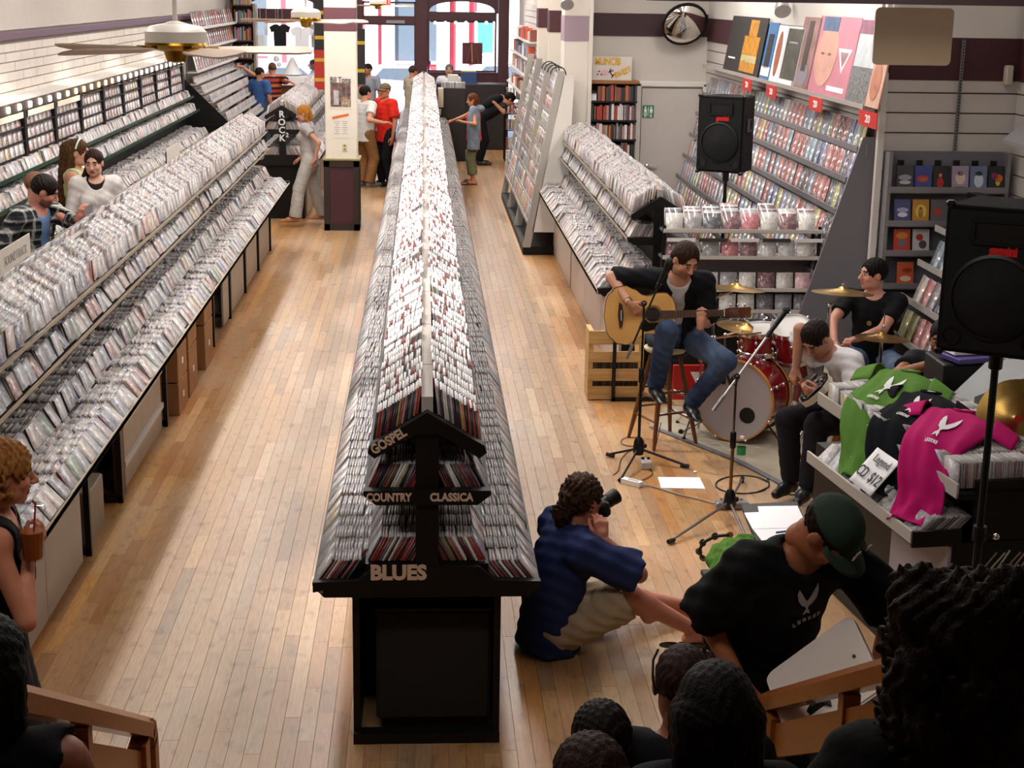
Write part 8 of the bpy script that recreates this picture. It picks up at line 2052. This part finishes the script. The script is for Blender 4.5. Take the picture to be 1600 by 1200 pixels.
# ================================================================== BAND SHIRTS ON THE ISLAND
def drape(name, label, m, pA, path, widths, wob, emblem, side=.0):
    """cloth strip following a path (centre points) with given widths along dir pA"""
    t = thing(name, label, 't-shirt', path[-1]); n = len(path); wdir = Vector(pA).normalized()
    def S_(u, v):
        f = v * (n - 1); i = min(int(f), n - 2); g_ = f - i
        a, b, c_, d = (Vector(path[max(i - 1, 0)]), Vector(path[i]), Vector(path[i + 1]), Vector(path[min(i + 2, n - 1)]))
        p = .5 * ((2 * b) + (c_ - a) * g_ + (2 * a - 5 * b + 4 * c_ - d) * g_ * g_ + (3 * b - 3 * c_ + d - a) * g_ ** 3)
        w_ = widths[i] + (widths[i + 1] - widths[i]) * g_
        q_ = p + wdir * (u - .5) * w_
        ed = (2 * u - 1)
        q_ += Vector((-.6, -.1, .7)) * (wob * math.sin(u * 13 + v * 4 + 1.5 * math.sin(v * 7)) * (.3 + v) * .7 + wob * .5 * math.sin(u * 23 - v * 11 + 2 * math.sin(u * 5))) + Vector((0, 0, -.03 * ed ** 4))
        return q_
    q = MB(); q.grid(S_, 28, 44); o = obj('fabric', q, m, t, smooth=True, sharp=180); md = o.modifiers.new('thick', 'SOLIDIFY'); md.thickness = .006; md.offset = 1
    for sg in (0, 1):       # short sleeves
        v0, v1 = .02, .24
        def Sl(u, v, sg=sg):
            b = S_(sg, v0 + (v1 - v0) * v); out_ = (S_(1, .1) - S_(0, .1)).normalized() * (1 if sg else -1)
            L = .15 * u; th_ = math.sin(v * math.pi) * .045 * (1 - .3 * u)
            return b + out_ * L + Vector((0, 0, th_ - .20 * L - .6 * L * L)) + (b - S_(.5, v0)) * 0
        q = MB(); q.grid(Sl, 8, 10); o2 = obj('sleeve', q, m, t, smooth=True, sharp=180); md = o2.modifiers.new('thick', 'SOLIDIFY'); md.thickness = .006; md.offset = 1
    if emblem:
        u0, v0, su, sv = emblem
        polys = [[(x, y) for x, y in pl] for pl in WING] + [[(x, y) for x, y in pl] for pl in wordmark(.15, y=-.095, hgt=.024)]
        for nm, pls in (('winged_emblem', polys[:3]), ('emblem_lettering', polys[3:])):
            q = MB()
            for pl in pls:
                pts = []
                for i in range(len(pl)):
                    a, b = Vector((*pl[i], 0)), Vector((*pl[(i + 1) % len(pl)], 0)); k_ = max(1, int((b - a).length / .02)); pts += [a.lerp(b, j / k_) for j in range(k_)]
                cen = sum(pts, Vector()) / len(pts)
                def pr(p):
                    u, v = u0 + p.x * su, v0 - p.y * sv; P0 = S_(u, v); nrm = (S_(u + .01, v) - P0).cross(S_(u, v + .005) - P0).normalized()
                    if nrm.z < 0: nrm = -nrm
                    return P0 + nrm * .0095
                vs = [pr(cen)] + [pr(p) for p in pts] + [pr(p.lerp(cen, .5)) for p in pts]; k = len(pts)
                q.add(vs, [(1 + i, 1 + (i + 1) % k, 1 + k + (i + 1) % k, 1 + k + i) for i in range(k)] + [(0, 1 + k + i, 1 + k + (i + 1) % k) for i in range(k)])
            obj(nm, q, mat('print_white', 'e8e4e6', .7), t)
    # collar ring
    q = MB(); cpt = S_(.5, .03); e1 = (S_(.6, .03) - cpt).normalized(); e2 = (S_(.5, .08) - cpt).normalized(); nn = e1.cross(e2); nn = nn if nn.z > 0 else -nn
    q.tube([cpt + e1 * .075 * math.cos(a) + e2 * (.05 * math.sin(a) + .01) + nn * .014 for a in np.linspace(0, 2 * math.pi, 21)], .007, 6, caps=False); obj('collar', q, m, t, smooth=True)
    q = MB(); q.prism([(-.02, -.012), (.02, -.012), (.02, .012), (-.02, .012)], 0, .002, 0, frame(cpt + nn * .018, e1, nn)); obj('neck_label', q, PAPER, t)
Y3 = MM.to_3x3() @ Vector((0, 1, 0))
def loc(x, y, z): return MM @ Vector((SX + x, y, z))
GRN, BLK, PNK = mat('jersey_green', '557c34', .9, var=.08, scale=10, bump=.25, bscale=60, spec=.1), mat('jersey_black', '101116', .9, var=.1, scale=10, bump=.2, bscale=60, spec=.1), mat('jersey_magenta', 'b00a60', .85, var=.06, scale=10, bump=.2, bscale=60, spec=.15)
def LP(*pts): return [loc(*p) for p in pts]
WD = MM.to_3x3() @ Vector((.40, -.92, 0))
drape('band_shirt', 'green t-shirt with white wings draped over the disc counter', GRN, WD, LP((.24, 8.42, 1.205), (.13, 8.28, 1.235), (-.03, 8.08, 1.225), (-.22, 7.92, 1.19), (-.32, 7.80, 1.08), (-.36, 7.70, .99), (-.41, 7.62, .92), (-.46, 7.54, .885)), [.36, .42, .40, .36, .32, .29, .27, .24], .010, (.50, .36, 1.25, .72))
drape('band_shirt', 'black t-shirt with white wings draped between the green and pink ones', BLK, WD, LP((.14, 7.95, 1.205), (.04, 7.80, 1.232), (-.08, 7.66, 1.22), (-.25, 7.52, 1.18), (-.33, 7.42, 1.07), (-.36, 7.34, .98), (-.41, 7.29, .92), (-.45, 7.24, .89)), [.36, .40, .38, .36, .34, .32, .30, .28], .009, (.50, .33, 1.25, .72))
drape('band_shirt', 'bright magenta t-shirt with white wings draped over the end of the disc counter', PNK, WD, LP((.12, 7.52, 1.215), (.02, 7.38, 1.25), (-.10, 7.25, 1.24), (-.26, 7.10, 1.20), (-.35, 7.00, 1.08), (-.38, 6.94, .98), (-.43, 6.90, .91), (-.48, 6.86, .88)), [.40, .46, .42, .36, .31, .29, .28, .27], .011, (.50, .38, 1.25, .72))
# price card
t = thing('price_card', 'white card reading CD $12 propped between the shirts', 'sign', loc(-.43, 7.22, .92)); Mx = frame(loc(-.46, 7.30, .985), MM.to_3x3() @ Vector((0, -1, 0)), Vector((-.75, -.1, .65))) 
q = MB(); q.grid(lambda u, v: Mx @ Vector(((u - .5) * .27, (v - .5) * .22, .007 * (u - .5) ** 2 * 4 - .0)), 8, 6); o = obj('card', q, mat('card_white', 'eeecee', .6), t, smooth=True); md = o.modifiers.new('thick', 'SOLIDIFY'); md.thickness = .002; md.offset = -1
letters('Legend', Mx @ Matrix.Translation((.01, .06, .012)), .062, mat('marker_grey', '5a5860', .7), t, depth=.002, bold=.0005)
letters('CD  $12', Mx @ Matrix.Translation((0, -.035, .014)), .085, mat('marker_dark', '2e2c34', .7), t, depth=.002, bold=.001, font_sx=.85)
# boxes and papers at the far end of that island, cymbal case
def slab(name, label, cat, c, d, m, rz=0, bev=.004):
    q = MB(); q.box((0, 0, 0), d, 0, Matrix.Translation(c) @ TR(rz=rz), bev=bev); return tag(obj(name, q, m), label, cat)
slab('paper_stack', 'white papers lying at the back of the disc island under the percussionist', 'paper', (3.22, 8.72, 1.30), (.26, .2, .03), PAPER, 10)
slab('notebook', 'violet notebook under the white papers by the percussionist', 'book', (3.22, 8.66, 1.265), (.28, .22, .03), mat('cover_violet', '4a3a7a', .4), 16)
q = MB(); q.box((3.25, 8.74, .62), (.42, .36, 1.24), 0, bev=.01); tag(obj('equipment_case', q, BLACK), 'black equipment case behind the shirt-covered island', 'case')
# grey bag, wooden box and upright cymbal at the right edge
c = at(1585, 612, 8.1); q = MB()
q.add([(c.x - .30, 7.9, c.z - .1), (c.x + .4, 7.9, c.z - .1), (c.x + .4, 8.5, c.z - .1), (c.x - .25, 8.4, c.z - .1), (c.x - .28, 7.95, c.z + .01), (c.x + .1, 7.95, c.z + .16), (c.x + .4, 8.2, c.z + .22), (c.x - .1, 8.3, c.z + .12)], [(0, 3, 2, 1), (0, 1, 5, 4), (1, 2, 6, 5), (2, 3, 7, 6), (3, 0, 4, 7), (4, 5, 6, 7)])
o = obj('grey_bag', q, mat('bag_grey', '8a8c8e', .6, var=.06, scale=4), smooth=True, sharp=60); tag(o, 'grey soft bag lying at the right edge beside the loudspeaker pole', 'bag')
q = MB(); q.box((c.x + .1, 8.2, (c.z - .1) / 2), (.7, .6, c.z - .1), 0, bev=.01); tag(obj('road_case', q, BLACK), 'black case supporting the grey bag at the right edge', 'case')
c = at(1590, 655, 7.35); t = thing('spare_cymbal', 'bronze cymbal standing upright at the right edge with a red felt', 'cymbal', (c.x, 7.35, 0)); M = frame(c, (1, -.3, .1), (-.45, -1, .35)); q = MB(); q.lathe([(.205, 0), (.14, .008), (.05, .02), (.035, .032), (.0, .035)], 40, 0, M, caps=False); obj('bronze_disc', q, BRZ, t, smooth=True)
q = MB(); q.lathe([(.02, .035), (.02, .055), (0, .056)], 12, 0, M); obj('felt', q, mat('felt_red', 'b8201c', .8), t); q = MB(); q.tube([c + Vector((0, .02, 0)), (c.x, 7.4, .1)], .012, 8); q.box((c.x, 7.4, .05), (.3, .3, .1)); obj('stand', q, BLACKM, t)
c = at(1582, 605, 7.5); slab('cedar_box', 'small orange wooden box on top of the upright cymbal', 'box', (c.x + .02, 7.5, at(1582, 618, 7.5).z), (.16, .12, .07), mat('cedar', '9a6030', .4, var=.2))
# percussion held by the hidden player
c = at(1495, 573, 9.0); t = thing('shaker', 'chrome-studded hand percussion held by tanned arms', 'percussion', c); q = MB(); q.tube([at(1470, 562, 9.0), c, at(1522, 585, 9.0)], [.03, .045, .035], 12); obj('shaker_body', q, mat('gourd_brown', '8a4a28', .4), t, smooth=True)
q = MB()
for k in range(8): p = at(1478 + k * 6, 564 + k * 2.4 + (k % 2) * 5, 8.95); q.ball(p, .012, 0, 6)
obj('studs', q, CHROME, t, kind='stuff', smooth=True)
# stool with green shirt pile, clipboard, papers and pen (in front of the chrome stand)
p = Vector((1.70, 7.05, 0)); t = thing('green_cloth', 'crumpled green t-shirt heaped on a low table near the capped man', 'clothing', (p.x, p.y, .5))
q = SDF(); q.ell((1.62, 7.05, .60), np.eye(3), (.22, .20, .12)); q.ell((1.50, 6.9, .52), np.eye(3), (.12, .14, .13), k=.05); q.ell((1.80, 7.15, .60), np.eye(3), (.16, .16, .10), k=.05); q.cap((1.45, 6.85, .5), (1.46, 6.8, .36), .07, .05, k=.05)
Vq, Fq = q.mesh(.010, .04, lambda X, Y, Z: .011 * np.sin(X * 31 + 3 * np.sin(Y * 23) + Z * 37) * np.sin(Y * 29 - Z * 33 + 2 * np.sin(X * 19)) + .004 * np.sin(X * 83 + 2 * np.sin(Y * 60) + Z * 50)); raw_obj('fabric', Vq, Fq, GRN, t)
q = MB(); q.box((1.66, 7.05, .47), (.5, .42, .03), 0, bev=.006); 
tb = thing('side_table', 'low dark table under the crumpled green t-shirt', 'table', (1.66, 7.05, 0)); obj('table_top', q, BLACK, tb)
for sx in (-1, 1):
    for sy in (-1, 1): q = MB(); q.box((1.66 + sx * .21, 7.05 + sy * .17, .23), (.04, .04, .46)); obj('leg', q, BLACK, tb)
zz = .745
def quad_px(px, z, th, nm, label, cat, m):
    P = [floor_at(x, y, z) for x, y in px]; q = MB(); q.prism([(p.x, p.y) for p in P[::-1]], z - th, z); return tag(obj(nm, q, m), label, cat)
quad_px([(1158, 788), (1245, 783), (1265, 826), (1184, 850)], .725, .02, 'clipboard', 'black clipboard under white papers on the green shirt', 'clipboard', BLACK)
quad_px([(1184, 791), (1246, 790), (1262, 824), (1176, 826), (1163, 801), (1186, 800)], .735, .006, 'paper_sheet', 'upper white sheet on the black clipboard', 'paper', mat('bright_paper', 'fafafc', .6))
quad_px([(1176, 826), (1260, 822), (1265, 831), (1194, 849)], .733, .005, 'paper_sheet', 'lower white sheet under the pen on the clipboard', 'paper', mat('bright_paper', 'fafafc', .6))
a, b = floor_at(1213, 832, .745), floor_at(1252, 827, .745); q = MB(); q.tube([a, b], .006, 8); q.tube([b, b + (b - a).normalized() * .012], [.006, .002], 8); tag(obj('pen', q, mat('pen_blue', '2a3490', .3), smooth=True), 'blue pen lying across the papers on the clipboard', 'pen')
